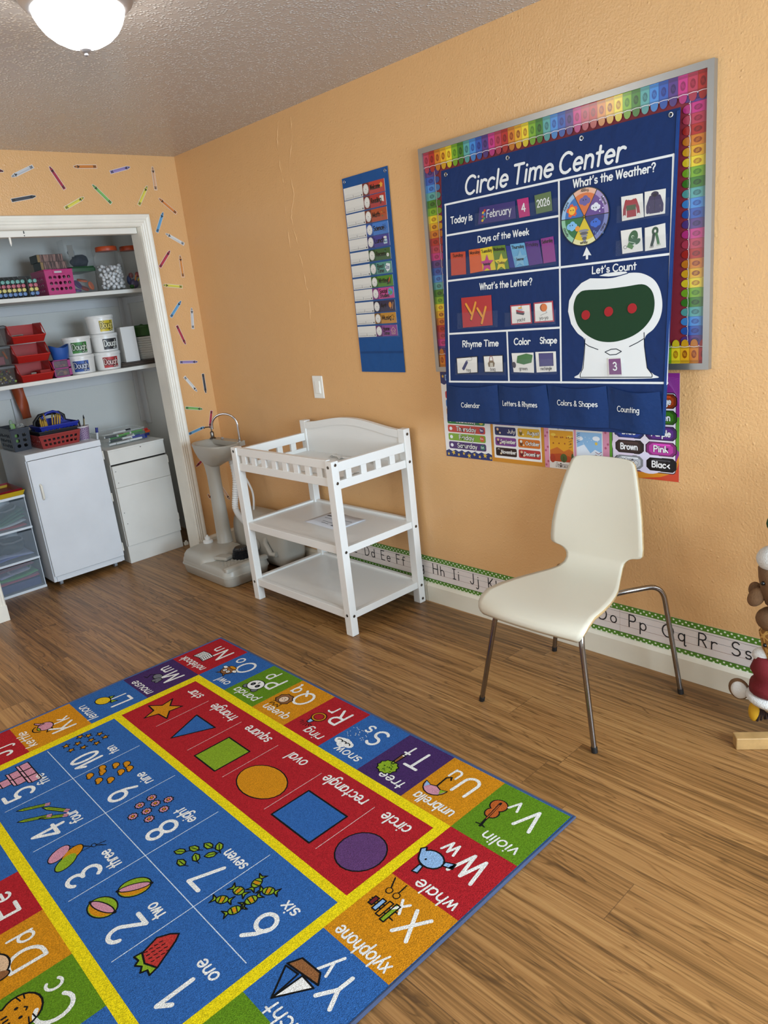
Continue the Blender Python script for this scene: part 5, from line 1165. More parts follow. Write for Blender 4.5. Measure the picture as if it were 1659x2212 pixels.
def build_sheet():
    cz = .4372; c = (-.250, -1.435); ax = Vector((-.045, -.997)); ax.normalize(); ay = Vector((.999, -.045)).normalized()
    W, Hh = .285, .19
    o_ = (c[0]-ax[0]*W/2-ay[0]*Hh/2, c[1]-ax[1]*W/2-ay[1]*Hh/2)
    def f(u, v, h): return (o_[0]+ax[0]*u+ay[0]*v, o_[1]+ax[1]*u+ay[1]*v, cz+h+.003*sin(u*18)**2*(v/Hh))
    m = M(); m.grid(12, 4, lambda a, b: f(a*W, b*Hh, 0), pm('#d9dade', .6, name='sheet_paper')); A = Art(m, f, paper, .0004, .00012)
    K = '#3a3a40'
    for k in range(8): A.rect(.03+.016*k, Hh-.062, .0455+.016*k, Hh-.05, '#2a2a2e', 0)
    for j, (a, b) in enumerate(((.10, .16), (.085, .17), (.16, .23), (.05, .12), (.17, .26))):
        for k in range(int((b-a)/.012)): A.rect(a+.012*k, .04+.02*j, a+.012*k+.009, .044+.02*j, K, 0)
    for k in range(5): A.rect(.19+.012*k, .03, .199+.012*k, .046, K, 0)
    tag(m.obj('instruction_sheet', recalc=False, loc=f(W/2, Hh/2, 0), solid=.0004), 'white printed instruction sheet lying on the middle shelf of the changing table', 'paper')
build_sheet()

# ------------------------------------------------------------------ white moulded chair
def build_chair():
    WS = pm('#d2c9b4', .42, bump=(90, .06, .001), name='white_chair_laminate'); PLY = pm('#b89a6c', .5, var=(60, .15), name='plywood_edge')
    t = thing('moulded_chair', 'white moulded plywood chair with chrome legs standing in front of the alphabet strip', 'chair', (-.36, -2.92, 0))
    prof = [(-.664, .414, .192), (-.668, .424, .204), (-.664, .435, .213), (-.648, .446, .219), (-.615, .453, .222), (-.57, .455, .222), (-.50, .452, .217), (-.43, .447, .206), (-.36, .442, .189), (-.30, .439, .170), (-.25, .438, .150), (-.21, .441, .134), (-.178, .452, .124), (-.160, .470, .1205), (-.152, .486, .124), (-.149, .497, .131), (-.1475, .506, .143), (-.146, .512, .158), (-.1455, .515, .176), (-.1445, .520, .190), (-.143, .528, .1955), (-.138, .55, .1965), (-.128, .60, .192), (-.116, .66, .183), (-.103, .72, .170), (-.088, .78, .154), (-.076, .82, .141), (-.069, .842, .132), (-.0655, .853, .121), (-.0645, .858, .104), (-.0635, .861, .075), (-.063, .863, .035)]
    def cy(x): return -2.886+.075*(x+.06)
    NU = 20; m = M(); V = []; F = []
    n = len(prof)
    for i, (x, z, w) in enumerate(prof):
        xa, za, _ = prof[max(0, i-1)]; xb, zb, _ = prof[min(n-1, i+1)]
        d = Vector((xb-xa, 0, zb-za)).normalized(); nn = Vector((-d.z, 0, d.x))   # towards the sitter
        for j in range(NU+1):
            s_ = -1+2*j/NU; y = cy(x)+w*s_
            q = min(1, max(0, (z-.50)/.1)); curve = .016*(s_*w/.2)**2*q + .006*(s_*w/.2)**2*(1-q)*(1 if x > -.6 else 0)
            front = max(0, (-.60-x)/.06); dz = -.02*(abs(s_)**3)*front*.5
            V.append((x+nn.x*curve+front*.026*abs(s_)**2.6, y, z+nn.z*curve+dz))
    for i in range(n-1):
        for j in range(NU):
            a = i*(NU+1)+j; F.append((a, a+1, a+NU+2, a+NU+1))
    m.add(V, F, WS, True); m.slot(PLY)
    o = m.obj('seat_shell', t, angle=60)
    s_ = o.modifiers.new('thickness', 'SOLIDIFY'); s_.thickness = .0105; s_.offset = 0; s_.material_offset_rim = 1; s_.use_rim = True
    r = .0093
    def bend(pts, k=7, rad=.06):
        out = [Vector(pts[0])]
        for i in range(1, len(pts)-1):
            a, b, c = Vector(pts[i-1]), Vector(pts[i]), Vector(pts[i+1])
            d1 = (a-b).normalized(); d2 = (c-b).normalized(); p0 = b+d1*rad; p1 = b+d2*rad
            for q in range(k+1):
                u = q/k; out.append(p0*(1-u)**2+b*2*u*(1-u)+p1*u*u)
        return out+[Vector(pts[-1])]
    ch = pm('#8f8b88', .2, 1.0, name='worn_chrome')
    for pts in ([(-.33, -2.84, .4255), (-.606, -2.775, .4255), (-.596, -2.663, .012)], [(-.33, -3.00, .4255), (-.612, -3.118, .4255), (-.619, -3.163, .012)],
                [(-.45, -3.015, .4255), (-.28, -3.05, .4225), (-.128, -3.150, .425), (-.116, -3.216, .012)], [(-.45, -2.825, .4255), (-.28, -2.79, .4225), (-.122, -2.715, .425), (-.103, -2.655, .012)]):
        l = M().tube(bend(pts), r, ch, 12).obj('leg', t)
        e = Vector(pts[-1]); d = (e-Vector(pts[-2])).normalized()
        M().cyl(e-d*.008, (e.x+d.x*.012, e.y+d.y*.012, 0.0), .0108, BLACK, 14).obj('foot_cap', l)
build_chair()

# ------------------------------------------------------------------ portable hand wash sink
GP = pm('#aba69a', .36, bump=(50, .05, .001), name='grey_moulded_plastic'); GW = pm('#dcdbd6', .4, name='white_hose_plastic')
def rr_ring(x0, x1, y0, y1, r, n=6):
    return arc(x1-r, y1-r, r, r, 0, 90, n)+arc(x0+r, y1-r, r, r, 90, 180, n)+arc(x0+r, y0+r, r, r, 180, 270, n)+arc(x1-r, y0+r, r, r, 270, 360, n)
def loft(m, rings, mat, cap0=True, cap1=True):
    n = len(rings[0]); V = [p for r in rings for p in r]; F = []
    for k in range(len(rings)-1):
        for i in range(n): F.append((k*n+i, k*n+(i+1) % n, (k+1)*n+(i+1) % n, (k+1)*n+i))
    if cap0: F.append(tuple(reversed(range(n))))
    if cap1: F.append(tuple((len(rings)-1)*n+i for i in range(n)))
    m.add(V, F, mat, True)
def build_sink():
    t = thing('portable_sink', 'grey plastic pedestal hand wash sink on a tank base in the corner by the closet', 'sink', (-.39, -.45, 0))
    X0, X1, Y0, Y1 = -.555, -.238, -.768, -.205
    m = M()
    def ring(z, g, r, y1=Y1, y0=Y0): return [(x, y, z) for x, y in rr_ring(X0+g, X1-g, y0+g, y1-g, max(r-g*.5, .01))]
    loft(m, [ring(.0, .022, .06), ring(.006, .014, .06), ring(.058, .004, .06), ring(.060, .0, .06), ring(.066, .0, .06), ring(.068, .004, .06), ring(.094, .008, .06), ring(.104, .014, .06), ring(.110, .028, .06)], GP)
    # raised rear body
    def rear(z, g): return [(x, y, z) for x, y in rr_ring(X0+.006+g, X1-.006-g, -.53+g*1.6, Y1-.006-g, .075)]
    loft(m, [rear(.09, 0), rear(.120, .004), rear(.138, .014), rear(.148, .034), rear(.150, .05)], GP, cap0=False)
    # low front rim around the treadle
    loft(m, [[(x, y, z) for x, y in rr_ring(X0+.012+g, X1-.012-g, Y0+.012+g, Y0+.05-g*.4, .012)] for z, g in ((.10, 0), (.118, .002), (.123, .010))], GP, cap0=False)
    m.obj('tank_base', t, angle=50)
    m = M()
    for i in range(9):
        for j in range(6): m.ell((X0+.055+.022*i+.011*(j % 2), Y0+.075+.022*j, .1105), (.007, .007, .0022), GP, 8, 4)
    m.obj('treadle_grip', t)
    M().box((-.47, -.60, .112), (-.40, -.50, .135), GP, rot=.35).obj('carry_handle', t, bevel=.01, seg=4)
    m = M(); prof = []
    for k in range(7): prof += [(.060-.002*k, .009*k), (.053-.002*k, .009*k+.0045)]
    prof += [(.035, .068), (.0, .069)]
    n = 40; V = []; F = []
    for rr, z in prof:
        for i in range(n):
            q = rr*(1+.035*(1 if i % 2 else -1)); V.append((-.345+q*cos(2*pi*i/n), -.612+q*sin(2*pi*i/n), .109+z*.95))
    for k in range(len(prof)-1):
        for i in range(n): F.append((k*n+i, k*n+(i+1) % n, (k+1)*n+(i+1) % n, (k+1)*n+i))
    m.add(V, F, pm('#141518', .4, name='black_rubber')); m.obj('foot_pump', t)
    m = M(); m.lathe([(.031, 0), (.031, .014), (.027, .018), (.016, .020), (.017, .034), (.012, .04), (.007, .042), (.007, .05), (.0, .051)], (-.372, -.275, .1485), GW, 24); m.obj('filler_cap', t)
    px, py = -.298, -.355
    M().lathe([(.049, .146), (.051, .150), (.047, .156), (.044, .3), (.041, .45), (.041, .58), (.046, .64), (.052, .67)], (px, py, 0), GP, 32, capb=False).obj('pedestal', t)
    # bowl: long way along the wall
    cx, cy = -.290, -.425; a, b = .185, .108
    def ov(z, k, kx=1, sh=0, sx=0): 
        out = []
        for i in range(40):
            q = 2*pi*i/40; e = .8
            out.append((cx+sx+b*k*kx*math.copysign(abs(cos(q))**e, cos(q)), cy+sh+a*k*math.copysign(abs(sin(q))**e, sin(q)), z))
        return out
    m = M()
    loft(m, [ov(.640, .30, 1, .05, -.005), ov(.655, .45, 1, .045, -.004), ov(.675, .64, 1, .03), ov(.70, .80, 1, .012), ov(.735, .93), ov(.765, .985), ov(.772, 1.0), ov(.780, 1.005), ov(.783, .985), ov(.780, .90), ov(.762, .84), ov(.72, .70), ov(.69, .45), ov(.685, .08)], GP)
    m.box((-.232, cy-.15, .755), (-.178, cy+.15, .784), GP)
    m.obj('basin', t, angle=50)
    m = M(); pts = [(-.205, -.567, .78), (-.205, -.567, .86)]
    for i in range(13):
        q = pi*i/12; pts.append((-.205-.048*(1-cos(q)), -.567+.0625*(1-cos(q)), .885+.068*sin(q)))
    pts.append((-.301, -.442, .868))
    m.tube(pts, .0065, CHROME, 12); m.lathe([(.014, 0), (.014, .006), (.009, .01), (.009, .02)], (-.205, -.567, .783), CHROME, 18); m.obj('faucet', t)
    m = M(); sx, sy = -.222, -.285
    m.lathe([(.019, 0), (.019, .006), (.011, .012), (.012, .04), (.009, .045), (.004, .047), (.004, .068), (.010, .069), (.010, .078), (.0, .079)], (sx, sy, .783), STEEL, 18); m.tube([(sx, sy, .857), (sx-.028, sy+.020, .858), (sx-.036, sy+.026, .852)], .0035, STEEL, 8); m.obj('soap_pump', t)
    m = M(); m.tube([(-.205, -.36, .790), (-.225, -.40, .800), (-.245, -.44, .801)], [.007, .006, .008], CHROME, 10); m.obj('tap_lever', t)
    # ribbed drain hose
    ctrl = [(-.215, -.455, .665), (-.213, -.46, .55), (-.228, -.452, .45), (-.236, -.440, .36), (-.215, -.455, .29), (-.180, -.50, .225), (-.160, -.545, .198), (-.175, -.54, .178), (-.200, -.51, .172), (-.208, -.495, .150), (-.198, -.515, .128), (-.205, -.57, .130), (-.236, -.592, .148)]
    def cr(c, k=14):
        out = []; P = [Vector(c[0])]+[Vector(p) for p in c]+[Vector(c[-1])]
        for i in range(1, len(P)-2):
            for q in range(k):
                u = q/k; out.append(.5*((2*P[i])+(-P[i-1]+P[i+1])*u+(2*P[i-1]-5*P[i]+4*P[i+1]-P[i+2])*u*u+(-P[i-1]+3*P[i]-3*P[i+1]+P[i+2])*u**3))
        return out+[P[-2]]
    P = cr(ctrl); rad = []
    for i in range(len(P)):
        ribbed = i < 14*3 or i > 14*6
        rad.append(.0185+(.0018 if i % 2 else -.0012)*(1 if ribbed else 0)+(.002 if i < 4 else 0))
    M().tube(P, rad, GW, 14).obj('drain_hose', t)
    M().tube(cr([(-.200, -.47, .64), (-.150, -.50, .50), (-.135, -.50, .40), (-.15, -.47, .22)]), .0065, GW, 8).obj('water_tube', t)
build_sink()
def build_tank():
    t = thing('waste_water_tank', 'rounded grey plastic waste tank behind the changing table legs, next to the sink', 'tank', (-.115, -.60, 0))
    m = M(); rings = []
    cx, cz = -.118, .168
    for y, k in ((-.300, .50), (-.306, .70), (-.325, .86), (-.36, .95), (-.42, .985), (-.60, 1.0), (-.74, .985), (-.80, .94), (-.832, .84), (-.848, .66), (-.852, .45)):
        R = []
        for i in range(36):
            q = 2*pi*i/36; e = .72
            x = cx+.104*k*math.copysign(abs(cos(q))**e, cos(q)); z = cz+.167*k*math.copysign(abs(sin(q))**e, sin(q))
            R.append((x, y, max(.0, z)))
        rings.append(R)
    loft(m, rings, GP); m.obj('tank_body', t, angle=50)
    m = M(); R = Matrix.Rotation(-pi/2, 3, 'Y'); m.lathe([(.038, 0), (.038, .012), (.026, .016), (.024, .03)], (-.219, -.60, .150), GP, 24, R); m.obj('inlet_cap', t)
    m = M()
    m.tube([(-.218, -.70, .20), (-.236, -.715, .18), (-.236, -.76, .12), (-.225, -.80, .12)], .016, GP, 10); m.obj('carry_grip', t)
build_tank()

# ------------------------------------------------------------------ plush toys on a wooden stand at the right edge
BRN = pm('#6e4e30', .85, bump=(260, .5, .003), var=(30, .12), name='brown_plush'); WPL = pm('#d6d3cd', .85, bump=(220, .6, .004), name='white_plush'); RPL = pm('#6d0d14', .85, bump=(300, .5, .002), name='red_plush')
def build_stand():
    OAK = pm('#b08a56', .45, bump=(40, .2, .002), var=(25, .14), name='light_wood')
    t = thing('toy_stand', 'light wooden stand base bar on the floor at the right edge', 'stand', (-.19, -3.68, 0))
    ang = atan2(-.075, .062)
    m = M(); L = .50; d = Vector((cos(ang), sin(ang), 0)); n = Vector((-sin(ang), cos(ang), 0)); o_ = Vector((-.335, -3.509, 0))
    def p(a, b, z): q = o_+d*a+n*b; return (q.x, q.y, z)
    m.hexa([p(0, 0, 0), p(L, 0, 0), p(L, .04, 0), p(0, .04, 0), p(0, 0, .042), p(L, 0, .042), p(L, .04, .042), p(0, .04, .042)], OAK); m.obj('base_bar', t, bevel=.003)
    m = M(); m.hexa([p(.23, .0, .042), p(.27, 0, .042), p(.27, .04, .042), p(.23, .04, .042), p(.23, 0, .95), p(.27, 0, .95), p(.27, .04, .95), p(.23, .04, .95)], OAK); m.obj('post', t, bevel=.003)
    for z in (.745, .58, .37, .18):
        m = M(); m.tube([p(.25, .02, z), p(.19, .06, z+.012), p(.13, .085, z+.02)], .007, OAK, 8); m.obj('peg', t)
build_stand()
def plush(name, label, c, parts, group='plush toys on the wooden stand'):
    t = thing(name, label, 'plush toy', c, group)
    for nm, fn in parts:
        m = M(); fn(m); m.obj(nm, t, angle=180)
    return t
PXc, PYc = -.2, -3.55
def seg(m, pts, mat, n=18): m.tube([p[:3] for p in pts], [p[3] for p in pts], mat, n)
plush('frog_plush', 'dark green plush toy, topmost at the right edge', (PXc, -3.59, .69), [('body', lambda m: m.ell((PXc, -3.598, .745), (.055, .075, .045), pm('#12451f', .85, bump=(220, .5, .003), name='green_plush')))])
plush('horse_plush', 'brown plush horse head hanging upside down with white muzzle', (PXc, -3.57, .47), [
    ('head', lambda m: seg(m, [(PXc, -3.575, .47, .012), (PXc, -3.575, .485, .045), (PXc, -3.572, .53, .056), (PXc, -3.565, .575, .058), (PXc, -3.560, .605, .055), (PXc, -3.56, .615, .02)], BRN)),
    ('muzzle', lambda m: m.ell((PXc, -3.562, .628), (.055, .064, .046), WPL)),
    ('ear', lambda m: (m.ell((PXc-.03, -3.512, .502), (.016, .024, .036), BRN, R=Matrix.Rotation(.5, 3, 'X')), m.ell((PXc+.01, -3.494, .507), (.014, .022, .028), BRN))),
    ('ear', lambda m: m.ell((PXc-.03, -3.60, .495), (.016, .024, .036), BRN)),
    ('eye', lambda m: m.ell((PXc-.052, -3.538, .562), .007, pm('#060606', .1, name='bead_eye'), 10, 8))])
def giraffe_m():
    m, nt, b = newmat('giraffe_plush'); geo = nt.nodes.new('ShaderNodeNewGeometry'); v = nt.nodes.new('ShaderNodeTexVoronoi'); v.feature = 'DISTANCE_TO_EDGE'; v.inputs['Scale'].default_value = 42
    nt.links.new(geo.outputs['Position'], v.inputs['Vector']); r = nt.nodes.new('ShaderNodeValToRGB'); r.color_ramp.elements[0].position = .05; r.color_ramp.elements[0].color = lin('#c79a4e'); r.color_ramp.elements[1].position = .12; r.color_ramp.elements[1].color = lin('#8a5a22')
    nt.links.new(v.outputs['Distance'], r.inputs[0]); nt.links.new(r.outputs[0], b.inputs['Base Color']); b.inputs['Roughness'].default_value = .85
    return m
GIR = giraffe_m()
plush('giraffe_plush', 'spotted giraffe plush head below the brown horse plush', (PXc, -3.57, .27), [
    ('head', lambda m: seg(m, [(PXc, -3.58, .285, .02), (PXc, -3.58, .30, .042), (PXc, -3.575, .34, .050), (PXc, -3.568, .39, .053), (PXc, -3.565, .41, .03)], GIR)),
    ('muzzle', lambda m: m.ell((PXc, -3.563, .425), (.052, .060, .042), BRN)),
    ('eye', lambda m: m.ell((PXc-.046, -3.55, .352), .007, pm('#060606', .1, name='bead_eye'), 10, 8)),
    ('ear', lambda m: (m.ell((PXc-.02, -3.535, .305), (.018, .034, .024), WPL, R=Matrix.Rotation(-.4, 3, 'X')),))])
plush('deer_plush', 'plush deer in dark red hooded coat with white trim near the floor', (PXc, -3.57, .10), [
    ('coat', lambda m: seg(m, [(PXc, -3.58, .30, .02), (PXc, -3.565, .285, .055), (PXc, -3.56, .25, .066), (PXc, -3.565, .225, .055), (PXc, -3.563, .20, .068), (PXc, -3.563, .175, .07), (PXc, -3.563, .168, .04)], RPL)),
    ('coat_trim', lambda m: m.lathe([(.045, .140), (.078, .142), (.088, .155), (.082, .168), (.05, .170)], (PXc, -3.572, 0), WPL, 24)),
    ('face', lambda m: m.ell((PXc, -3.585, .125), (.045, .055, .032), pm('#b9a489', .85, name='tan_plush'))),
    ('ear', lambda m: (m.ell((PXc-.01, -3.462, .150), (.013, .035, .038), BRN), m.ell((PXc-.018, -3.466, .150), (.010, .028, .031), WPL))),
    ('scarf', lambda m: m.ell((PXc-.03, -3.520, .095), (.012, .018, .036), pm('#c2900f', .8, name='yellow_felt'))),
    ('yarn_hair', lambda m: [m.tube([(PXc-.02, -3.535-.005*k, .118), (PXc-.03, -3.538-.007*k, .095), (PXc-.035+.004*(k % 3), -3.533-.010*k, .066+.006*(k % 4))], .0035, pm('#2a1510', .9, name='dark_yarn'), 6) for k in range(9)])])
# ------------------------------------------------------------------ closet shelves
SH = pm('#dcd9d0', .42, bump=(40, .15, .002), name='painted_shelf')
U, D_ = 1.722, 1.243       # tops of the two shelves
for nm, z, lab in (('upper', U, 'upper white closet shelf holding the jars and pink crate'), ('lower', D_, 'lower white closet shelf holding the dough tubs and red bins')):
    tag(M().box((CX0+.001, .34, z-.024), (CX1-.001, CY-.016, z), SH).obj('closet_shelf', bevel=.0025), lab, 'shelf')

def cell_panel(m, fm, W, Hh, nx, ny, rx, ry, mat, e=1.0, pad=(0, 0, 0, 0)):
    """flat panel with nx by ny holes (e=1 round, small e squarer)"""
    l, r, b, t = pad
    if l: m.add([fm(0, 0), fm(l, 0), fm(l, Hh), fm(0, Hh)], [(0, 1, 2, 3)], mat)
    if r: m.add([fm(W-r, 0), fm(W, 0), fm(W, Hh), fm(W-r, Hh)], [(0, 1, 2, 3)], mat)
    if b: m.add([fm(l, 0), fm(W-r, 0), fm(W-r, b), fm(l, b)], [(0, 1, 2, 3)], mat)
    if t: m.add([fm(l, Hh-t), fm(W-r, Hh-t), fm(W-r, Hh), fm(l, Hh)], [(0, 1, 2, 3)], mat)
    cw = (W-l-r)/nx; ch = (Hh-b-t)/ny; n = 16
    for i in range(nx):
        for j in range(ny):
            cx = l+cw*(i+.5); cy = b+ch*(j+.5); In = []; Ou = []
            for k in range(n):
                q = 2*pi*k/n+pi/4; c, s_ = cos(q), sin(q)
                In.append((cx+rx*math.copysign(abs(c)**e, c), cy+ry*math.copysign(abs(s_)**e, s_)))
                g = max(abs(c), abs(s_)); Ou.append((cx+cw/2*c/g, cy+ch/2*s_/g))
            m.add([fm(*p) for p in In+Ou], [(k, (k+1) % n, n+(k+1) % n, n+k) for k in range(n)], mat)
def basket(t, x0, x1, y0, y1, z0, z1, mat, tp=.012, nf=(5, 2), ns=(4, 2), hole=.33, e=.35, rim=.004, wall='basket_wall', pad=.12):
    Hh = z1-z0
    def lerp(a, b, k): return tuple(a[i]*(1-k)+b[i]*k for i in range(3))
    def quad(A, B, C, D):
        W = (Vector(B)-Vector(A)).length
        return W, lambda u, v: lerp(lerp(A, B, u/W), lerp(D, C, u/W), v/Hh)
    b00, b10, b11, b01 = (x0+tp, y0+tp, z0), (x1-tp, y0+tp, z0), (x1-tp, y1-tp, z0), (x0+tp, y1-tp, z0)
    t00, t10, t11, t01 = (x0, y0, z1), (x1, y0, z1), (x1, y1, z1), (x0, y1, z1)
    for A, B, C, D, n in ((b00, b10, t10, t00, nf), (b10, b11, t11, t10, ns), (b11, b01, t01, t11, nf), (b01, b00, t00, t01, ns)):
        W, fm = quad(A, B, C, D); m = M(); r = min(W*(1-2*pad*.5)/n[0], Hh*.7/n[1])*hole
        cell_panel(m, fm, W, Hh, n[0], n[1], r, r, mat, e, (W*pad*.5, W*pad*.5, Hh*.12, Hh*.18)); m.obj(wall, t, solid=.003)
    M().box((x0+tp, y0+tp, z0), (x1-tp, y1-tp, z0+.003), mat).obj('base', t)
    M().tube([t00, t10, t11, t01], rim, mat, 8, closed=True).obj('rim', t)

# ---- upper shelf: columns of paint sticks
GRY = clear('grey_divider_plastic', '#7e8080', .72, .4)
caps = (('blue', '#5f7fae', .020), ('yellow', '#cfc373', .0435), ('pink', '#b5606c', .0665), ('teal', '#6fa79c', .090))
proto = {}
cols = [-.838, -.866, -.908]+[-.9355-.0275*i for i in range(7)]
for cn, hx, dz in caps:
    t = thing('paint_stick', '%s capped paint stick in the %s row of the grey divider rack' % (cn, {'blue': 'bottom', 'yellow': 'second', 'pink': 'third', 'teal': 'top'}[cn]), 'paint stick', (cols[0], .40, U+dz), '%s capped paint sticks' % cn)
    M().cyl((cols[0], .385, U+dz), (cols[0], .50, U+dz), .0085, pm('#c9ccca', .5, name='stick_barrel'), 14).obj('barrel', t)
    M().lathe([(.0112, 0), (.0112, .018), (.0102, .0215), (.007, .0225)], (cols[0], .385, U+dz), pm(hx, .45, name='stick_cap_'+cn), 18, Matrix.Rotation(pi/2, 3, 'X')).obj('cap', t)
    for x in cols[1:]: dup(t, (x, .40, U+dz))
for i, x in enumerate(cols):
    f = lambda u, v, h, x=x: (x-.0135+h, u, v)
    tag(M().prism([(.372, U), (.51, U), (.51, U+.128), (.40, U+.121), (.372, U+.105)], f, -.0007, .0007, GRY).obj('rack_divider'), 'grey translucent divider standing between columns of paint sticks', 'divider', 'paint stick dividers')
# ---- two striped boxes on the pink crate
def striped():
    m, nt, b = newmat('striped_carton'); geo = nt.nodes.new('ShaderNodeNewGeometry'); mp = nt.nodes.new('ShaderNodeMapping'); mp.inputs['Scale'].default_value = (170, 8, 12)
    nt.links.new(geo.outputs['Position'], mp.inputs['Vector']); n = nt.nodes.new('ShaderNodeTexNoise'); n.inputs['Scale'].default_value = 1.0; n.inputs['Detail'].default_value = 2
    nt.links.new(mp.outputs['Vector'], n.inputs['Vector']); r = nt.nodes.new('ShaderNodeValToRGB'); r.color_ramp.elements[0].position = .4; r.color_ramp.elements[0].color = lin('#3a2824'); r.color_ramp.elements[1].position = .62; r.color_ramp.elements[1].color = lin('#9a7468')
    nt.links.new(n.outputs['Fac'], r.inputs[0]); nt.links.new(r.outputs[0], b.inputs['Base Color']); b.inputs['Roughness'].default_value = .5
    return m
STR = striped(); DG = pm('#23302b', .5, name='dark_green_card'); TAN = pm('#8f7142', .5, name='tan_card')
for x0, y0, z0, z1, lab in ((-.752, .46, 1.8745, 1.9195, 'lower dark green carton with striped side on the pink crate'), (-.757, .48, 1.9200, 1.9640, 'upper dark green carton with striped side on the pink crate')):
    t = thing('carton', lab, 'box', (x0+.08, y0+.06, z0), 'striped cartons')
    M().box((x0, y0, z0), (x0+.155, y0+.125, z1), DG).obj('carton_body', t, bevel=.001)
    M().box((x0+.016, y0-.0012, z0+.001), (x0+.154, y0-.0002, z1-.001), STR).box((x0+.0005, y0-.0014, z0+.001), (x0+.016, y0-.0003, z1-.001), TAN).obj('printed_side', t)
# ---- pink crate
PK_ = pm('#b5266c', .42, name='magenta_plastic')
t = thing('crate', 'small magenta plastic crate with round holes on the upper closet shelf', 'crate', (-.69, .49, U))
cx0, cx1, cy0, cy1, cz0, cz1 = -.772, -.606, .372, .60, U, 1.866
basket(t, cx0, cx1, cy0, cy1, cz0, cz1, PK_, .004, (5, 3), (6, 3), .36, 1.0, .004, 'crate_wall', .16)
M().box((-.725, .366, 1.842), (-.655, .3725, 1.868), PK_).obj('handle_band', t, bevel=.002)
M().box((-.716, .3645, 1.847), (-.672, .3665, 1.858), pm('#bfb8bc', .4, name='handle_slot')).obj('handle_slot', t, bevel=.004, seg=3)
# ---- green lidded container with plastic toys, clear bin with navy cloth on top
def bin_box(t, x0, x1, y0, y1, z0, z1, mat, r=.012, wall=.002, nm='bin_body'):
    m = M(); A = rr_ring(x0+.006, x1-.006, y0+.006, y1-.006, r); B = rr_ring(x0, x1, y0, y1, r)
    loft(m, [[(x, y, z0) for x, y in A], [(x, y, z1) for x, y in B]], mat, True, False); return m.obj(nm, t, angle=40)
t = thing('toy_container', 'clear container with dark green lid and purple and orange pieces', 'container', (-.517, .50, U))
bin_box(t, -.593, -.441, .42, .69, U, 1.853, clear('clear_plastic', '#c9d2d0', .08, .08))
m = M(); loft(m, [[(x, y, z) for x, y in rr_ring(-.598+g, -.436-g, .415+g, .695-g, .014)] for z, g in ((1.85, 0), (1.870, 0), (1.872, .004), (1.880, .006))], pm('#1c4526', .4, name='dark_green_lid')); m.obj('lid', t)
def disc_toy(name, lab, c, r, hexc, tilt, grp):
    m = M(); R = Matrix.Rotation(tilt, 3, 'X') @ Matrix.Rotation(tilt*.6, 3, 'Y'); m.lathe([(r*.9, -.006), (r, -.003), (r, .003), (r*.9, .006)], c, pm(hexc, .4, name='toy_'+hexc), 20, R)
    tag(m.obj(name, loc=c), lab, 'toy', grp)
disc_toy('toy_disc', 'purple disc toy at left in the green lidded container', (-.555, .455, U+.055), .030, '#4a2a6a', .9, 'discs in the container')
disc_toy('toy_disc', 'purple disc toy lying low in the green lidded container', (-.56, .47, U+.022), .026, '#563278', .2, 'discs in the container')
disc_toy('toy_disc', 'orange disc toy standing at right in the green lidded container', (-.475, .45, U+.042), .027, '#c4571c', 1.2, 'discs in the container')
disc_toy('toy_disc', 'orange disc toy lying on top in the green lidded container', (-.515, .475, U+.078), .032, '#b9501c', .25, 'discs in the container')
disc_toy('toy_disc', 'red disc toy at bottom of the green lidded container', (-.515, .46, U+.03), .028, '#8f2a22', .5, 'discs in the container')
t = thing('storage_bin', 'clear tall bin holding navy cloth behind the orange lidded jar', 'container', (-.455, .626, 1.8805))
bin_box(t, -.545, -.366, .567, .685, 1.8815, 2.055, clear('clear_plastic', '#c9d2d0', .08, .08))
M().box((-.53, .5655, 1.95), (-.495, .5665, 2.02), pm('#8a8780', .5, name='grey_label')).obj('bin_label', t)
m = M()
def lump(c, r, mat, s_=3, amp=.16, nu=26, nv=16):
    V = []; F = []
    for j in range(nv+1):
        for i in range(nu):
            a = 2*pi*i/nu; b_ = pi*j/nv; k = 1+amp*sin(s_*a+1.3)*sin(2.3*b_)+amp*.6*sin(5*a+b_*4)
            V.append((c[0]+r[0]*k*sin(b_)*cos(a), c[1]+r[1]*k*sin(b_)*sin(a), c[2]+r[2]*k*cos(b_)))
    for j in range(nv):
        for i in range(nu): F.append((j*nu+i, (j+1)*nu+i, (j+1)*nu+(i+1) % nu, j*nu+(i+1) % nu))
    return M().add(V, F, mat, True)
tag(lump((-.445, .624, 1.923), (.056, .04, .038), pm('#11152a', .85, bump=(120, .5, .004), name='navy_cloth')).obj('navy_cloth'), 'crumpled navy cloth inside the clear bin', 'cloth')
tag(lump((-.488, .625, 1.980), (.02, .02, .022), pm('#9c9c9c', .25, name='crinkled_plastic'), 5, .25).obj('plastic_bag'), 'small crinkled plastic bag above the navy cloth', 'bag')
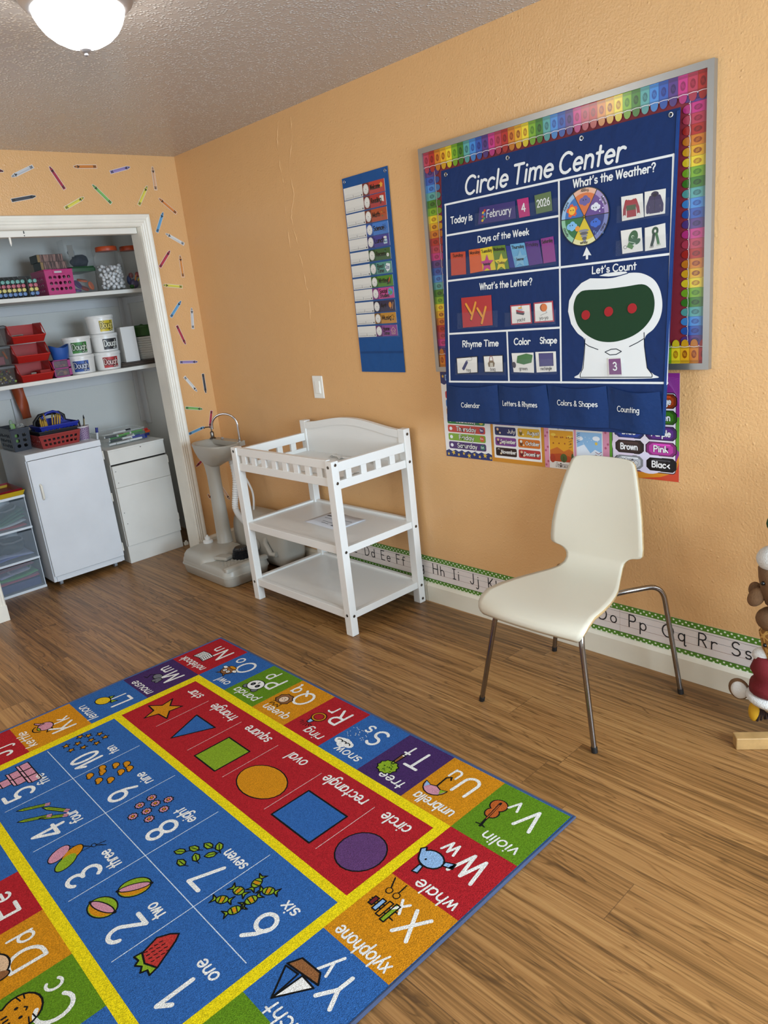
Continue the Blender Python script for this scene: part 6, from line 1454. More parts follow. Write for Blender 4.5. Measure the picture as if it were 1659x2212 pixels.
# ---- jars
def jar(label, x, y, r):
    t = thing('jar', label, 'jar', (x, y, U), 'orange lidded jars')
    m = M(); m.lathe([(r*.88, .0), (r*.97, .006), (r, .03), (r, .19), (r*.96, .215), (r*.82, .236), (r*.70, .244)], (x, y, U), clear('jar_plastic', '#cfd0cc', .08, .06), 32, capb=True, capt=False); m.obj('jar_body', t)
    m = M(); m.lathe([(r*.74, .243), (r*.75, .246), (r*.75, .266), (r*.72, .270), (.0, .271)], (x, y, U), pm('#b8461a', .45, name='orange_lid'), 32); m.obj('lid', t)
jar('tall clear jar of white pompoms with orange screw lid', -.322, .475, .088)
jar('clear jar of coloured toys with orange lid, half hidden by the closet frame', -.152, .50, .083)
pp = None; rr_ = random.Random(4); placed = []
tries = 0
while len(placed) < 96 and tries < 60000:
    tries += 1
    z = U+.018+rr_.random()*.135; a = rr_.random()*2*pi; q = sqrt(rr_.random())*.070
    if rr_.random() < .5: a = rr_.uniform(pi, 2*pi); q = rr_.uniform(.055, .0705)
    p = (-.322+q*cos(a), .475+q*sin(a), z)
    if all((p[0]-b[0])**2+(p[1]-b[1])**2+(p[2]-b[2])**2 > .0192**2 for b in placed): placed.append(p)
for p in placed:
    if pp is None:
        pp = tag(M().ell(p, .0112, pm('#dcdad8', .9, bump=(500, .6, .003), name='pompom_fluff'), 14, 8).obj('pompom', loc=p), 'small white pompom in the tall orange lidded jar', 'pompom', 'white pompoms in the jar')
    else:
        c = pp.copy(); COL.objects.link(c); c.location = p
for nm, c, r, hx, lab in (('toy_block', (-.185, .455, U+.035), (.03, .02, .03), '#3a215e', 'purple toy piece low in the half hidden jar'), ('toy_block', (-.195, .46, U+.088), (.016, .016, .018), '#7a1c22', 'dark red toy piece high in the half hidden jar'), ('toy_block', (-.155, .45, U+.09), (.015, .015, .017), '#8a1f22', 'red toy ball piece beside the orange stick in the half hidden jar'), ('toy_block', (-.205, .475, U+.06), (.016, .016, .03), '#27407e', 'blue toy piece at left edge of the half hidden jar'), ('toy_block', (-.205, .45, U+.018), (.016, .016, .014), '#2f6a2a', 'green toy piece at bottom of the half hidden jar')):
    tag(M().ell(c, r, pm(hx, .4, name='toy_'+hx), 16, 10).obj(nm), lab, 'toy', 'toys in the half hidden jar')
for a, b, hx, lab in (((-.20, .442, U+.012), (-.165, .445, U+.088), '#cf7a1c', 'orange toy stick leaning in the half hidden jar'), ((-.165, .436, U+.05), (-.135, .44, U+.085), '#d3b42a', 'yellow toy stick leaning in the half hidden jar')):
    tag(M().cyl(a, b, .005, pm(hx, .4, name='toy_'+hx), 10).obj('toy_stick'), lab, 'toy', 'toys in the half hidden jar')

# ---- lower shelf
LID = pm('#4f5254', .45, name='smoke_lid'); SMK = clear('smoke_plastic', '#6b6562', .32, .2)
for i, (z0, lab) in enumerate(((D_, 'bottom smoky box of coloured beads at left of the red bins'), (D_+.113, 'middle smoky box with pink contents at left of the red bins'), (D_+.226, 'top smoky box at left of the red bins'))):
    t = thing('storage_box', lab, 'storage box', (-1.15, .46, z0), 'stacked smoky boxes'); sh = -.012*i*0
    bin_box(t, -1.245, -1.062, .372, .56, z0, z0+.095, SMK); m = M(); loft(m, [[(x, y, z) for x, y in rr_ring(-1.252+g, -1.056-g, .366+g, .566-g, .014)] for z, g in ((z0+.094, 0), (z0+.106, 0), (z0+.110, .006))], LID); m.obj('lid', t)
m = M(); rb = random.Random(3)
for k in range(150):
    m.ell((rb.uniform(-1.235, -1.07), rb.uniform(.382, .54), D_+.012+rb.random()**1.6*.07), rb.uniform(.005, .009), pm(rb.choice(['#b8a83a', '#7f9a4a', '#8f3a2a', '#26282e', '#26282e', '#c9c9c0', '#3a4a7a', '#1f2024']), .4, name='bead'), 8, 5)
o = tag(m.obj('beads'), 'heap of mixed small beads in the bottom smoky box', 'beads'); o['kind'] = 'stuff'
tag(M().box((-1.235, .385, D_+.116), (-1.10, .53, D_+.165), pm('#8f4a58', .6, name='pink_card')).obj('craft_packet', bevel=.006), 'pink packet with white tag in the middle smoky box', 'packet')
tag(M().cyl((-1.085, .39, D_+.15), (-1.092, .42, D_+.19), .006, pm('#b8602a', .5, name='orange_crayon'), 10).obj('crayon'), 'orange crayon standing in the middle smoky box', 'crayon')
RB = pm('#a81d18', .38, name='red_plastic')
for i, lab in enumerate(('bottom red stacking bin with small red box and erasers', 'middle red stacking bin holding pens', 'top red stacking bin holding a bag of silver beads')):
    z = D_+.112*i; t = thing('stacking_bin', lab, 'bin', (-.95, .45, z), 'red stacking bins')
    x0, x1, yf, yb = -1.047, -.850, .345, .54; w = .003
    m = M(); m.box((x0+.012, yf+.03, z+.001), (x1-.012, yb-.012, z+.004), RB); m.hexa([(x0+.012, yb-.012, z), (x1-.012, yb-.012, z), (x1-.012, yb-.009, z), (x0+.012, yb-.009, z), (x0, yb-.003, z+.105), (x1, yb-.003, z+.105), (x1, yb, z+.105), (x0, yb, z+.105)], RB)
    m.hexa([(x0+.012, yf+.03, z), (x1-.012, yf+.03, z), (x1-.012, yf+.033, z), (x0+.012, yf+.033, z), (x0+.002, yf, z+.038), (x1-.002, yf, z+.038), (x1-.002, yf+.003, z+.038), (x0+.002, yf+.003, z+.038)], RB)
    for s_, xa, xb in ((1, x0, x0+.012), (-1, x1, x1-.012)):
        m.hexa([(xb, yf+.03, z), (xb+s_*w, yf+.03, z), (xb+s_*w, yb-.012, z), (xb, yb-.012, z), (xa+s_*.002, yf, z+.038), (xa+s_*(.002+w), yf, z+.038), (xa+s_*w, yb, z+.105), (xa, yb, z+.105)], RB)
        m.hexa([(xa, yf+.055, z+.0575), (xa+s_*w, yf+.055, z+.0575), (xa+s_*w, yb, z+.1), (xa, yb, z+.1), (xa, yf+.06, z+.105), (xa+s_*w, yf+.06, z+.105), (xa+s_*w, yb, z+.105), (xa, yb, z+.105)], RB)
    m.obj('bin_body', t)
    m = M(); m.tube([(x0, yb-.002, z+.105), (x0, yf+.058, z+.105), (x0+.002, yf, z+.040), (x1-.002, yf, z+.040), (x1, yf+.058, z+.105), (x1, yb-.002, z+.105)], .0035, pm('#b8241c', .36, name='red_rim'), 8); m.obj('rim', t)
tag(lump((-.985, .44, D_+.224+.026), (.055, .035, .020), pm('#a59a88', .25, .6, bump=(240, 1.0, .01), name='silver_beads'), 6, .12).obj('bead_bag'), 'clear bag of silver beads in the top red bin', 'bag')
tag(M().box((-1.03, .47, D_+.25), (-.94, .49, D_+.275), pm('#8f8a82', .5, name='grey_card')).obj('card_strip'), 'grey card strip behind the bead bag in the top red bin', 'card')
for a, b, r, hx, lab in (((-1.03, .385, D_+.127), (-.93, .40, D_+.132), .006, '#8a8378', 'grey pen in the middle red bin'), ((-1.00, .40, D_+.136), (-.89, .41, D_+.138), .0045, '#9a7a2a', 'yellow pencil in the middle red bin'), ((-1.025, .378, D_+.132), (-.998, .382, D_+.134), .009, '#b9b4aa', 'short white eraser cap in the middle red bin')):
    tag(M().cyl(a, b, r, pm(hx, .4, name='pen_'+hx), 10).obj('pen'), lab, 'pen', 'pens in the red bin')
tag(M().box((-.925, .385, D_+.012), (-.86, .45, D_+.058), pm('#97201c', .5, name='red_carton'), rot=.15).box((-.915, .383, D_+.014), (-.868, .3845, D_+.026), pm('#b5b0a6', .5, name='print_pale'), rot=.15, piv=(-.8925, .4175, 0)).obj('small_carton'), 'small red printed carton in the bottom red bin', 'box')
tag(M().box((-.965, .40, D_+.012), (-.935, .425, D_+.05), pm('#8c8276', .6, name='grey_eraser'), rot=-.2).obj('eraser', bevel=.003), 'grey block eraser beside the small red carton', 'eraser')
tag(M().box((-1.03, .385, D_+.012), (-1.008, .395, D_+.028), pm('#b9b4aa', .6, name='pale_eraser'), rot=.3).obj('eraser', bevel=.002), 'small pale eraser at left of the bottom red bin', 'eraser')
tag(M().cyl((-.99, .39, D_+.016), (-.935, .385, D_+.018), .005, pm('#23232c', .3, name='black_marker'), 10).obj('pen'), 'black pen lying in the bottom red bin', 'pen', 'pens in the red bin')
# magenta mini drawers and blue bowl
MG = pm('#93286e', .45, name='purple_magenta_plastic')
t = thing('mini_drawers', 'tiny two drawer magenta chest under the blue bowl', 'drawer box', (-.79, .42, D_))
x0, x1, y0, y1, z0 = -.842, -.736, .372, .50, D_
m = M().box((x0, y0, z0), (x0+.006, y1, z0+.103), MG).box((x1-.016, y0, z0), (x1, y1, z0+.103), MG).box((x0, y0, z0+.098), (x1, y1, z0+.103), MG).box((x0, y0, z0), (x1, y1, z0+.006), MG).box((x0, y0, z0+.048), (x1, y1, z0+.055), MG).box((x0, y1-.004, z0), (x1, y1, z0+.1), MG); m.obj('chest_frame', t)
for za in (z0+.007, z0+.056): M().box((x0+.007, y0+.002, za), (x1-.017, y0+.004, za+.04), clear('drawer_front_clear', '#8a8088', .35, .15)).obj('drawer', t)
for k, (dx, dz, hx) in enumerate(((.018, .075, '#b8953a'), (.03, .066, '#b5863a'), (.052, .065, '#c0466a'), (.062, .070, '#b5325a'), (.074, .067, '#b8a23a'))):
    tag(M().ell((x0+dx, y0+.02, z0+dz), (.009, .007, .005), pm(hx, .5, name='trinket_'+hx), 10, 6).obj('trinket'), ('tan', 'ochre', 'pink', 'dark pink', 'yellow')[k]+' trinket in the upper magenta drawer', 'trinket', 'trinkets in the magenta drawers')
tag(M().tube([(x0+.025+.022*(1-cos(q)), y0+.02, z0+.012+.022*sin(q)) for q in [pi*i/10 for i in range(11)]], .0025, pm('#c9a03a', .4, name='yellow_band'), 8).obj('arch_band'), 'yellow arched band in the lower magenta drawer', 'trinket', 'trinkets in the magenta drawers')
tag(M().ell((x0+.072, y0+.025, z0+.022), .014, pm('#c98a2a', .6, name='orange_ball'), 14, 8).obj('ball'), 'orange ball in the lower magenta drawer', 'ball')
m = M(); V = []; F = []; n = 32
for k, (r, z) in enumerate(((.043, 0), (.046, .004), (.054, .045), (.0585, .078), (.0565, .078), (.051, .045), (.043, .008), (.001, .007))):
    for i in range(n):
        a = 2*pi*i/n; dz = .010*cos(2*a)*(z/.078) if z > .04 else 0
        V.append((-.774+r*cos(a), .405+r*sin(a), D_+.1035+z+dz))
for k in range(7):
    for i in range(n): F.append((k*n+i, k*n+(i+1) % n, (k+1)*n+(i+1) % n, (k+1)*n+i))
F.append(tuple(reversed(range(n))))
tag(m.add(V, F, pm('#1f4f9a', .45, name='blue_plastic'), True).obj('bowl'), 'blue plastic bowl on top of the tiny magenta drawers', 'bowl')
# dough tubs
TUB = pm('#dddbd6', .3, name='tub_white_plastic')
def tub(cn, hexc, dark, lab, x, z, ang):
    y = .455; t = thing('dough_tub', lab, 'tub', (x, y, z), 'dough tubs')
    m = M(); m.lathe([(.074, .0), (.077, .003), (.084, .097), (.084, .100)], (x, y, z), TUB, 40); m.obj('tub_body', t)
    m = M(); m.lathe([(.0845, .094), (.0865, .095), (.0868, .108), (.084, .112), (.080, .112), (.078, .109), (.0, .109)], (x, y, z), TUB, 40, capb=False); m.obj('lid', t)
    W, Hh = .096, .066
    def f(u, v, h):
        zz = .014+v; r = .077+(.084-.077)*(zz-.003)/.094+.0006+h; a = radians(ang)+(u-W/2)/.082
        return (x+r*cos(a), y+r*sin(a), z+zz)
    m = M(); m.grid(14, 2, lambda a, b: f(a*W, b*Hh, 0), pm(hexc, .4, name='label_'+cn)); A = Art(m, f, lambda c: pm(c, .4, name='label_'+c), .0004, .0003)
    A.ell(W*.45, Hh*.36, .026, .014, dark, 0, 16)
    A.text('Dough', .006, .020, .037, hexc if cn != 'black' else '#b9b9b4', .15, 2, sp=.13, fit=W-.012, oc='#141414', ow=.16)
    A.text('Dough', .006, .020, .037, '#e9e7dd' if cn != 'yellow' else '#e8d98a', .06, 6, sp=.13, fit=W-.012)
    A.rect(W*.3, Hh-.009, W*.75, Hh-.003, dark, 1); A.rect(W-.018, .003, W-.003, .009, '#d8d8d2', 1)
    for k in range(5): A.rect(W-.017+.003*k, .0035, W-.0155+.003*k, .0085, '#222222', 2)
    m.obj('label', t, recalc=False)
tub('blue', '#27509c', '#13233f', 'white dough tub with blue label, bottom left of the tub stack', -.640, D_, -112)
tub('red', '#b02a2c', '#3a1416', 'white dough tub with red label, bottom right of the tub stack', -.466, D_, -99)
tub('green', '#2f7a2c', '#16361a', 'white dough tub with green label on top of the blue one', -.640, D_+.1125, -103)
tub('black', '#26262a', '#111113', 'white dough tub with black label between the red and yellow ones', -.462, D_+.1125, -86)
tub('yellow', '#cdb52c', '#1a1a1a', 'white dough tub with yellow label, topmost of the tub stack', -.466, D_+.225, -84)
# dark folders, white box, tray stack, green basket
for k in range(3):
    tag(M().box((-.412+.004*k, .36+.006*k, D_+.0005+.0095*k), (-.10, .62, D_+.009+.0095*k), pm('#4a3d33' if k % 2 else '#3d332b', .6, name='brown_board')).obj('board_sheet', bevel=.001), ('lowest', 'middle', 'topmost')[k]+' of three dark brown boards lying at the right end of the lower shelf', 'board', 'dark brown boards')
ZB = D_+.0290
tag(M().box((-.362, .40, ZB), (-.268, .50, ZB+.222), pm('#d3d0cb', .5, name='white_carton'), rot=-.06).obj('tall_carton', bevel=.001), 'tall plain white carton right of the dough tubs', 'box')
proto_t = None
for k in range(10):
    c = (-.168, .50, ZB+.0148*k)
    if proto_t is None:
        m = M(); loft(m, [[(x, y, z) for x, y in rr_ring(-.243+g, -.093-g, .43+g, .57-g, .02)] for z, g in ((ZB+.0005, .006), (ZB+.008, .002), (ZB+.0095, .0), (ZB+.0132, .0), (ZB+.0138, .002))], pm('#d8d5cc', .55, name='white_foam'))
        proto_t = tag(m.obj('foam_tray', loc=c), 'white foam tray in the neat stack under the green basket', 'tray', 'stacked white foam trays')
    else:
        o = proto_t.copy(); COL.objects.link(o); o.location = c
GB = pm('#2f5220', .5, bump=(140, .5, .004), name='green_woven')
t = thing('round_basket', 'dark green round basket on the stack of white trays', 'basket', (-.170, .50, ZB+.149))
m = M(); m.lathe([(.062, 0), (.068, .004), (.084, .062), (.086, .066), (.080, .066), (.064, .01), (.0, .009)], (-.170, .50, ZB+.149), GB, 36); m.obj('basket_body', t)
M().tube([(-.170+.088*cos(2*pi*i/32), .50+.088*sin(2*pi*i/32), ZB+.149+.064) for i in range(32)], .008, GB, 8, closed=True).obj('rim', t)
M().tube([(-.215, .47, ZB+.212), (-.19, .46, ZB+.225), (-.16, .47, ZB+.214), (-.145, .50, ZB+.20)], .005, GB, 8).obj('handle', t)

# ------------------------------------------------------------------ orange ribbon under the lower shelf
m = M(); V = []
for i in range(25):
    q = i/24; z = D_-.0245-.235*q; w = .036; tw = .5*sin(q*5); xc = -.93+.022*q
    V += [(xc-w*cos(tw), .86+w*sin(tw)*.7+.012*sin(q*7), z), (xc+w*cos(tw)*.9, .86-w*sin(tw)*.7, z)]
m.add(V, [(2*i, 2*i+1, 2*i+3, 2*i+2) for i in range(24)], pm('#a8481f', .5, name='orange_ribbon'), True)
tag(m.obj('ribbon', solid=.0012), 'orange ribbon hanging down from the lower closet shelf', 'ribbon')

# ------------------------------------------------------------------ floor cabinets
CB = pm('#d9dcdf', .42, bump=(24, .2, .002), var=(4, .05), name='brushed_white_paint'); CB2 = pm('#dcdad2', .45, bump=(24, .2, .002), var=(4, .06), name='aged_white_paint')
def hinge(t, x, y, z, s_=1, h=.055):
    m = M(); m.cyl((x, y-.004, z), (x, y-.004, z+h), .0042, WHITE_TRIM, 10); m.box((x-.004, y-.004, z+.004), (x+.012*s_, y-.001, z+h-.004), WHITE_TRIM)
    for k in (.2, .5, .8): m.cyl((x, y-.004, z+h*k-.001), (x, y-.004, z+h*k+.001), .005, WHITE_TRIM, 10)
    m.obj('hinge', t)
t = thing('cabinet', 'white cabinet on casters with one tall door and thin handle, left of the pair', 'cabinet', (-.937, .46, 0))
x0, x1, yf, yb = -1.166, -.710, .252, .700
m = M(); m.box((x0, yf, .038), (x0+.018, yb, .842), CB).box((x1-.018, yf, .038), (x1, yb, .842), CB).box((x0+.018, yf, .824), (x1-.018, yb, .842), CB).box((x0+.018, yf+.01, .045), (x1-.018, yb, .063), CB).box((x0+.018, yb-.01, .06), (x1-.018, yb, .83), CB).box((x0, yf-.016, .805), (x1, yf, .842), CB).box((x0+.018, yf-.006, .038), (x1-.018, yf+.012, .072), CB)
m.obj('carcass', t, bevel=.0018)
d = M().box((x0+.006, yf-.018, .076), (x1-.004, yf-.0008, .802), CB).obj('door', t, bevel=.002)
m = M(); m.tube([(-1.119, yf-.019, .655), (-1.119, yf-.032, .648), (-1.119, yf-.034, .61), (-1.119, yf-.032, .572), (-1.119, yf-.019, .565)], .0065, WHITE_TRIM, 10); m.obj('handle', d)
for z in (.715, .44, .105): hinge(t, x1+.002, yf-.006, z, -1)
for cx, cy_ in ((-1.115, .30), (-.76, .30), (-1.115, .65), (-.76, .65)):
    m = M(); m.cyl((cx-.009, cy_, .0165), (cx+.009, cy_, .0165), .0165, pm('#8f9296', .4, name='caster_wheel'), 18); m.box((cx-.012, cy_-.008, .02), (cx+.012, cy_+.012, .0445), STEEL); m.obj('caster', t)
t = thing('cabinet', 'lower white panelled cabinet standing flat on the floor, right of the pair', 'cabinet', (-.48, .47, 0))
x0, x1, yf, yb = -.672, -.289, .252, .72
m = M(); m.box((x0, yf, 0), (x1, yb, .118), CB2).box((x0, yf, .665), (x1, yb, .757), CB2).box((x0, yf+.012, .118), (x0+.016, yb, .665), CB2).box((x1-.016, yf+.012, .118), (x1, yb, .665), CB2).box((x0+.016, yb-.012, .118), (x1-.016, yb, .665), CB2); m.obj('carcass', t, bevel=.0015)
M().box((x0-.002, yf-.004, .7505), (x1+.002, yb, .7615), CB2).obj('top', t, bevel=.0015)
M().box((x0+.003, yf-.010, .513), (x1+.002, yf+.010, .655), CB2).obj('drawer_front', t, bevel=.0015)
d = M().box((x0+.003, yf-.010, .1205), (x1+.002, yf+.010, .5115), CB2).obj('door', t, bevel=.0015)
M().box((x0+.004, yf+.011, .12), (x1-.001, yf+.0115, .664), pm('#16130f', .8, name='gap_shade_paint')).obj('gap_shade_sheet', t)  # near-black sheet added as painted shade in the door and drawer gaps
for x, z in ((-.652, .62), (-.648, .545), (-.652, .345), (-.645, .27), (-.455, .742)): M().cyl((x, yf-.0108, z) if z < .66 else (x, yf-.0048, z), (x, yf-.009, z) if z < .66 else (x, yf, z), .0028, BLACK, 8).obj('screw_hole', t)
for z in (.60, .20): hinge(t, x1+.003, yf-.003, z, -1, .045)
# things on the left cabinet
ZC = .8425
NV = pm('#1c222e', .42, name='dark_navy_plastic')
t = thing('basket', 'dark navy plastic basket at the back left of the left cabinet top', 'basket', (-1.10, .55, ZC)); basket(t, -1.158, -1.048, .43, .685, ZC, ZC+.135, NV, .008, (2, 3), (6, 3), .34, .8, .005, 'basket_wall', .2)
m = M().box((-1.132, .47, ZC+.05), (-1.110, .485, ZC+.165), pm('#6d9a3a', .45, name='lime_plastic')).box((-1.137, .468, ZC+.135), (-1.122, .488, ZC+.16), pm('#6f8f66', .5, name='sage_plastic')); m.ell((-1.126, .478, ZC+.17), (.011, .006, .022), pm('#7d8f7c', .5, name='sage_grip'), 12, 8)
tag(m.obj('clip_tool'), 'lime green clip tool standing in the dark navy basket', 'clip')
tag(lump((-1.075, .50, ZC+.13), (.028, .03, .024), clear('wrap_plastic', '#c9c9c4', .35, .1), 5, .2).obj('plastic_wrap'), 'crumpled clear plastic wrap in the dark navy basket', 'wrap')
t = thing('basket', 'brick red plastic basket with square holes at the front of the left cabinet top', 'basket', (-.92, .42, ZC)); RBK = pm('#8f2c28', .42, name='brick_red_plastic')
basket(t, -1.040, -.792, .305, .54, ZC, ZC+.078, RBK, .016, (8, 2), (6, 2), .30, .3, .0045, 'basket_wall', .1)
t = thing('caddy', 'black plastic caddy nested in the red basket under the blue caddy', 'caddy', (-.915, .42, ZC+.05)); BK = pm('#15161a', .45, name='black_caddy_plastic')
basket(t, -1.030, -.800, .315, .53, ZC+.045, ZC+.100, BK, .012, (9, 1), (6, 1), .30, .35, .004, 'caddy_wall', .1)
m = M(); m.tube([(-1.00, .47, ZC+.10), (-.995, .47, ZC+.15), (-.96, .47, ZC+.185), (-.90, .47, ZC+.19), (-.84, .47, ZC+.185), (-.815, .47, ZC+.165), (-.812, .47, ZC+.1)], .011, BK, 10); m.box((-.992, .468, ZC+.10), (-.82, .472, ZC+.16), BK); m.obj('handle', t)
t = thing('caddy', 'bright blue caddy with arched handle holding gold pencils', 'caddy', (-.90, .41, ZC+.1)); BLU = pm('#16278f', .4, name='royal_blue_plastic')
basket(t, -1.015, -.785, .322, .52, ZC+.078, ZC+.128, BLU, .016, (9, 1), (6, 1), .26, .35, .0045, 'caddy_wall', .1)
m = M(); f = lambda u, v, h: (u, .418+h, v)
hand = [(-.985, ZC+.085), (-.80, ZC+.085), (-.80, ZC+.125), (-.842, ZC+.145), (-.848, ZC+.175), (-.862, ZC+.198), (-.89, ZC+.207), (-.925, ZC+.203), (-.955, ZC+.19), (-.968, ZC+.165), (-.978, ZC+.14), (-.985, ZC+.125)]
inn = [(-.945, ZC+.165), (-.875, ZC+.165), (-.870, ZC+.178), (-.885, ZC+.187), (-.92, ZC+.184), (-.943, ZC+.176)]
m.prism([hand[0], hand[1], hand[2], hand[3], inn[1], inn[0], hand[10], hand[11]], f, -.004, .004, BLU)
m.tube([(-.978, .418, ZC+.14), (-.962, .418, ZC+.175), (-.93, .418, ZC+.198), (-.89, .418, ZC+.203), (-.862, .418, ZC+.192), (-.85, .418, ZC+.165), (-.84, .418, ZC+.14)], .008, BLU, 10); m.obj('handle', t)
rp = random.Random(9); pc = None
GOLD = pm('#a8842a', .38, .25, name='gold_pencil_paint')
spots = [(-1.0+.010*(k % 4), .338+.010*(k//4), .10+.006*(k % 3), .02*(k % 3-1)) for k in range(7)]+[(-.958, .345, .150, -.10)]+[(-.938+.011*(k % 5), .345+.012*(k//5), .125+.006*(k % 3), .10+.05*(k % 4)) for k in range(10)]
for k, (x, y, L, tilt) in enumerate(spots):
    z = ZC+.083
    t = thing('pencil', 'gold pencil standing in the blue caddy', 'pencil', (x, y, z), 'gold pencils in the blue caddy') if pc is None else None
    if t:
        M().cyl((x, y, z), (x, y, z+.095), .0042, GOLD, 8).obj('shaft', t); M().cyl((x, y, z+.095), (x, y, z+.104), .0043, pm('#6b5a2a', .3, .8, name='ferrule'), 8).obj('ferrule', t); pc = t
    else:
        o = dup(pc, (x, y, z), rot=(0.0, tilt*1.2, 0.0)); o.scale = (1, 1, L/.125)
t = thing('cup', 'purple lattice patterned cup of brushes on the left cabinet', 'cup', (-.755, .375, ZC)); cxu, cyu = -.753, .372
m = M(); m.lathe([(.030, 0), (.031, .002), (.042, .085), (.0425, .088), (.040, .088), (.029, .006), (.0, .005)], (cxu, cyu, ZC), pm('#c9c2c4', .5, name='cup_inside'), 32); m.obj('cup_body', t)
def cupf(u, v, h): r = .031+.011*v/.085+.0006+h; return (cxu+r*cos(u), cyu+r*sin(u), ZC+v)
m = M(); m.grid(40, 2, lambda a, b: cupf(a*2*pi, .003+b*.076, 0), pm('#7d5f86', .5, name='cup_purple')); A = Art(m, cupf, lambda c: pm(c, .5, name='cup_'+c), .0004, .0001)
for i in range(10):
    for j in range(4):
        u = i*2*pi/10+(j % 2)*pi/10; v = .012+.019*j
        for a, b in (((0, -.010), (.26, .0)), ((.26, .0), (0, .010)), ((0, .010), (-.26, 0)), ((-.26, 0), (0, -.010))):
            P = [(u+a[0]+(b[0]-a[0])*q/3, v+a[1]+(b[1]-a[1])*q/3) for q in range(4)]
            mm = A.mf('#d6d0d4'); h = A.h(1)
            V = [cupf(p[0], max(.003, min(.079, p[1]-.0009)), h) for p in P]+[cupf(p[0], max(.003, min(.079, p[1]+.0009)), h) for p in P]
            m.add(V, [(q, q+1, 5+q, 4+q) for q in range(3)], mm)
m.obj('cup_pattern', t, recalc=False)
for k, (dx, dy, tx, ty, hx, r) in enumerate(((-.02, -.005, -.022, -.004, '#4a3638', .007), (-.008, -.012, -.016, -.006, '#2a2022', .006), (.012, .0, .024, .004, '#8f7a42', .003), (.016, .006, .018, .010, '#7f6a3a', .003), (.008, .008, .03, .0, '#2a2a2a', .003))):
    a = (cxu+dx*.4, cyu+dy*.4, ZC+.008); b = (cxu+dx+tx*.6, cyu+dy+ty*.6, ZC+.118+.005*k*(k > 1))
    t2 = thing('paint_brush', ('broad brown handled', 'dark handled', 'slim tan', 'slim ochre', 'slim black')[k]+' brush in the purple lattice cup', 'brush', a, 'brushes in the cup')
    M().cyl(a, b, r, pm(hx, .5, name='brush_'+hx), 8).obj('handle', t2)
    bb = Vector(b); dd = (bb-Vector(a)).normalized(); M().cyl(b, bb+dd*.014, r*1.25, pm('#1c1a1a', .8, name='bristles'), 8, r2=r*.6).obj('bristles', t2)
# tray of markers on the right cabinet
ZR = .762
t = thing('marker_tray', 'clear plastic tray full of markers on the right cabinet', 'tray', (-.48, .48, ZR)); bin_box(t, -.635, -.345, .355, .60, ZR, ZR+.082, clear('clear_plastic', '#c9d2d0', .08, .08), .03, nm='tray_body')
M().tube([(x, y, ZR+.082) for x, y in rr_ring(-.635, -.345, .355, .60, .03)], .002, clear('clear_rim', '#d5dad8', .5, .1), 6, closed=True).obj('rim', t)
mk = [(-.60, .378, .016, .12, '#d8d8d6', '#1d1f24', 'white marker with black cap in front'), (-.55, .372, .017, .05, '#d4d4d4', '#2a2c33', 'second white marker in front'), (-.46, .370, .019, .10, '#dcdcda', '#1c2f86', 'white marker with blue cap at front right'), (-.585, .40, .034, .02, '#23262c', '#8f2420', 'black marker with red cap'), (-.50, .385, .038, .10, '#d6d6d4', '#1b2a7a', 'white marker with blue writing'), (-.575, .42, .046, .14, '#2f7a3a', '#1f5a2a', 'dark green marker'), (-.52, .41, .058, .16, '#4f9a38', '#cfd3cf', 'lime green marker'), (-.43, .41, .062, .06, '#3f8a34', '#a8241f', 'green marker with red cap'), (-.42, .395, .048, .12, '#2a6a4a', '#c0461f', 'teal marker with orange cap'), (-.44, .385, .032, .0, '#1d2a86', '#161f5e', 'dark blue marker'), (-.52, .47, .072, .10, '#d2d2d0', '#26262a', 'white marker lying on top at the back'), (-.60, .43, .060, -.1, '#26282e', '#7a1f1f', 'black marker at the left end'), (-.57, .46, .02, .2, '#1f5a3a', '#1f5a3a', 'green marker at the tray bottom')]
for x, y, z, a, c1, c2, lab in mk:
    z = ZR+z-.004; dx, dy = cos(a), sin(a); p = Vector((x, y, z)); t2 = thing('marker', lab+' of the clear tray', 'marker', (x, y, z), 'markers in the clear tray')
    e1 = p+Vector((dx, dy, .0))*.085; e2 = p+Vector((dx, dy, 0))*.122
    M().cyl(p, e1, .0072, pm(c1, .4, name='marker_'+c1), 12).obj('barrel', t2); M().cyl(e1, e2, .0082, pm(c2, .35, name='marker_'+c2), 12).obj('cap', t2)
    q = p-Vector((dx, dy, 0))*.006; M().cyl(q, p, .0078, pm('#cfd2cf', .4, name='marker_plug'), 12).obj('end_plug', t2)
t2 = thing('marker', 'blue capped marker standing up at the left end of the clear tray', 'marker', (-.645, .45, ZR), 'markers in the clear tray')
M().cyl((-.652, .44, ZR+.001), (-.640, .44, ZR+.098), .0075, pm('#d5d5d5', .4, name='marker_white'), 12).obj('barrel', t2); M().cyl((-.640, .44, ZR+.098), (-.636, .44, ZR+.130), .0088, pm('#16247e', .35, name='marker_blue_cap'), 12).obj('cap', t2)
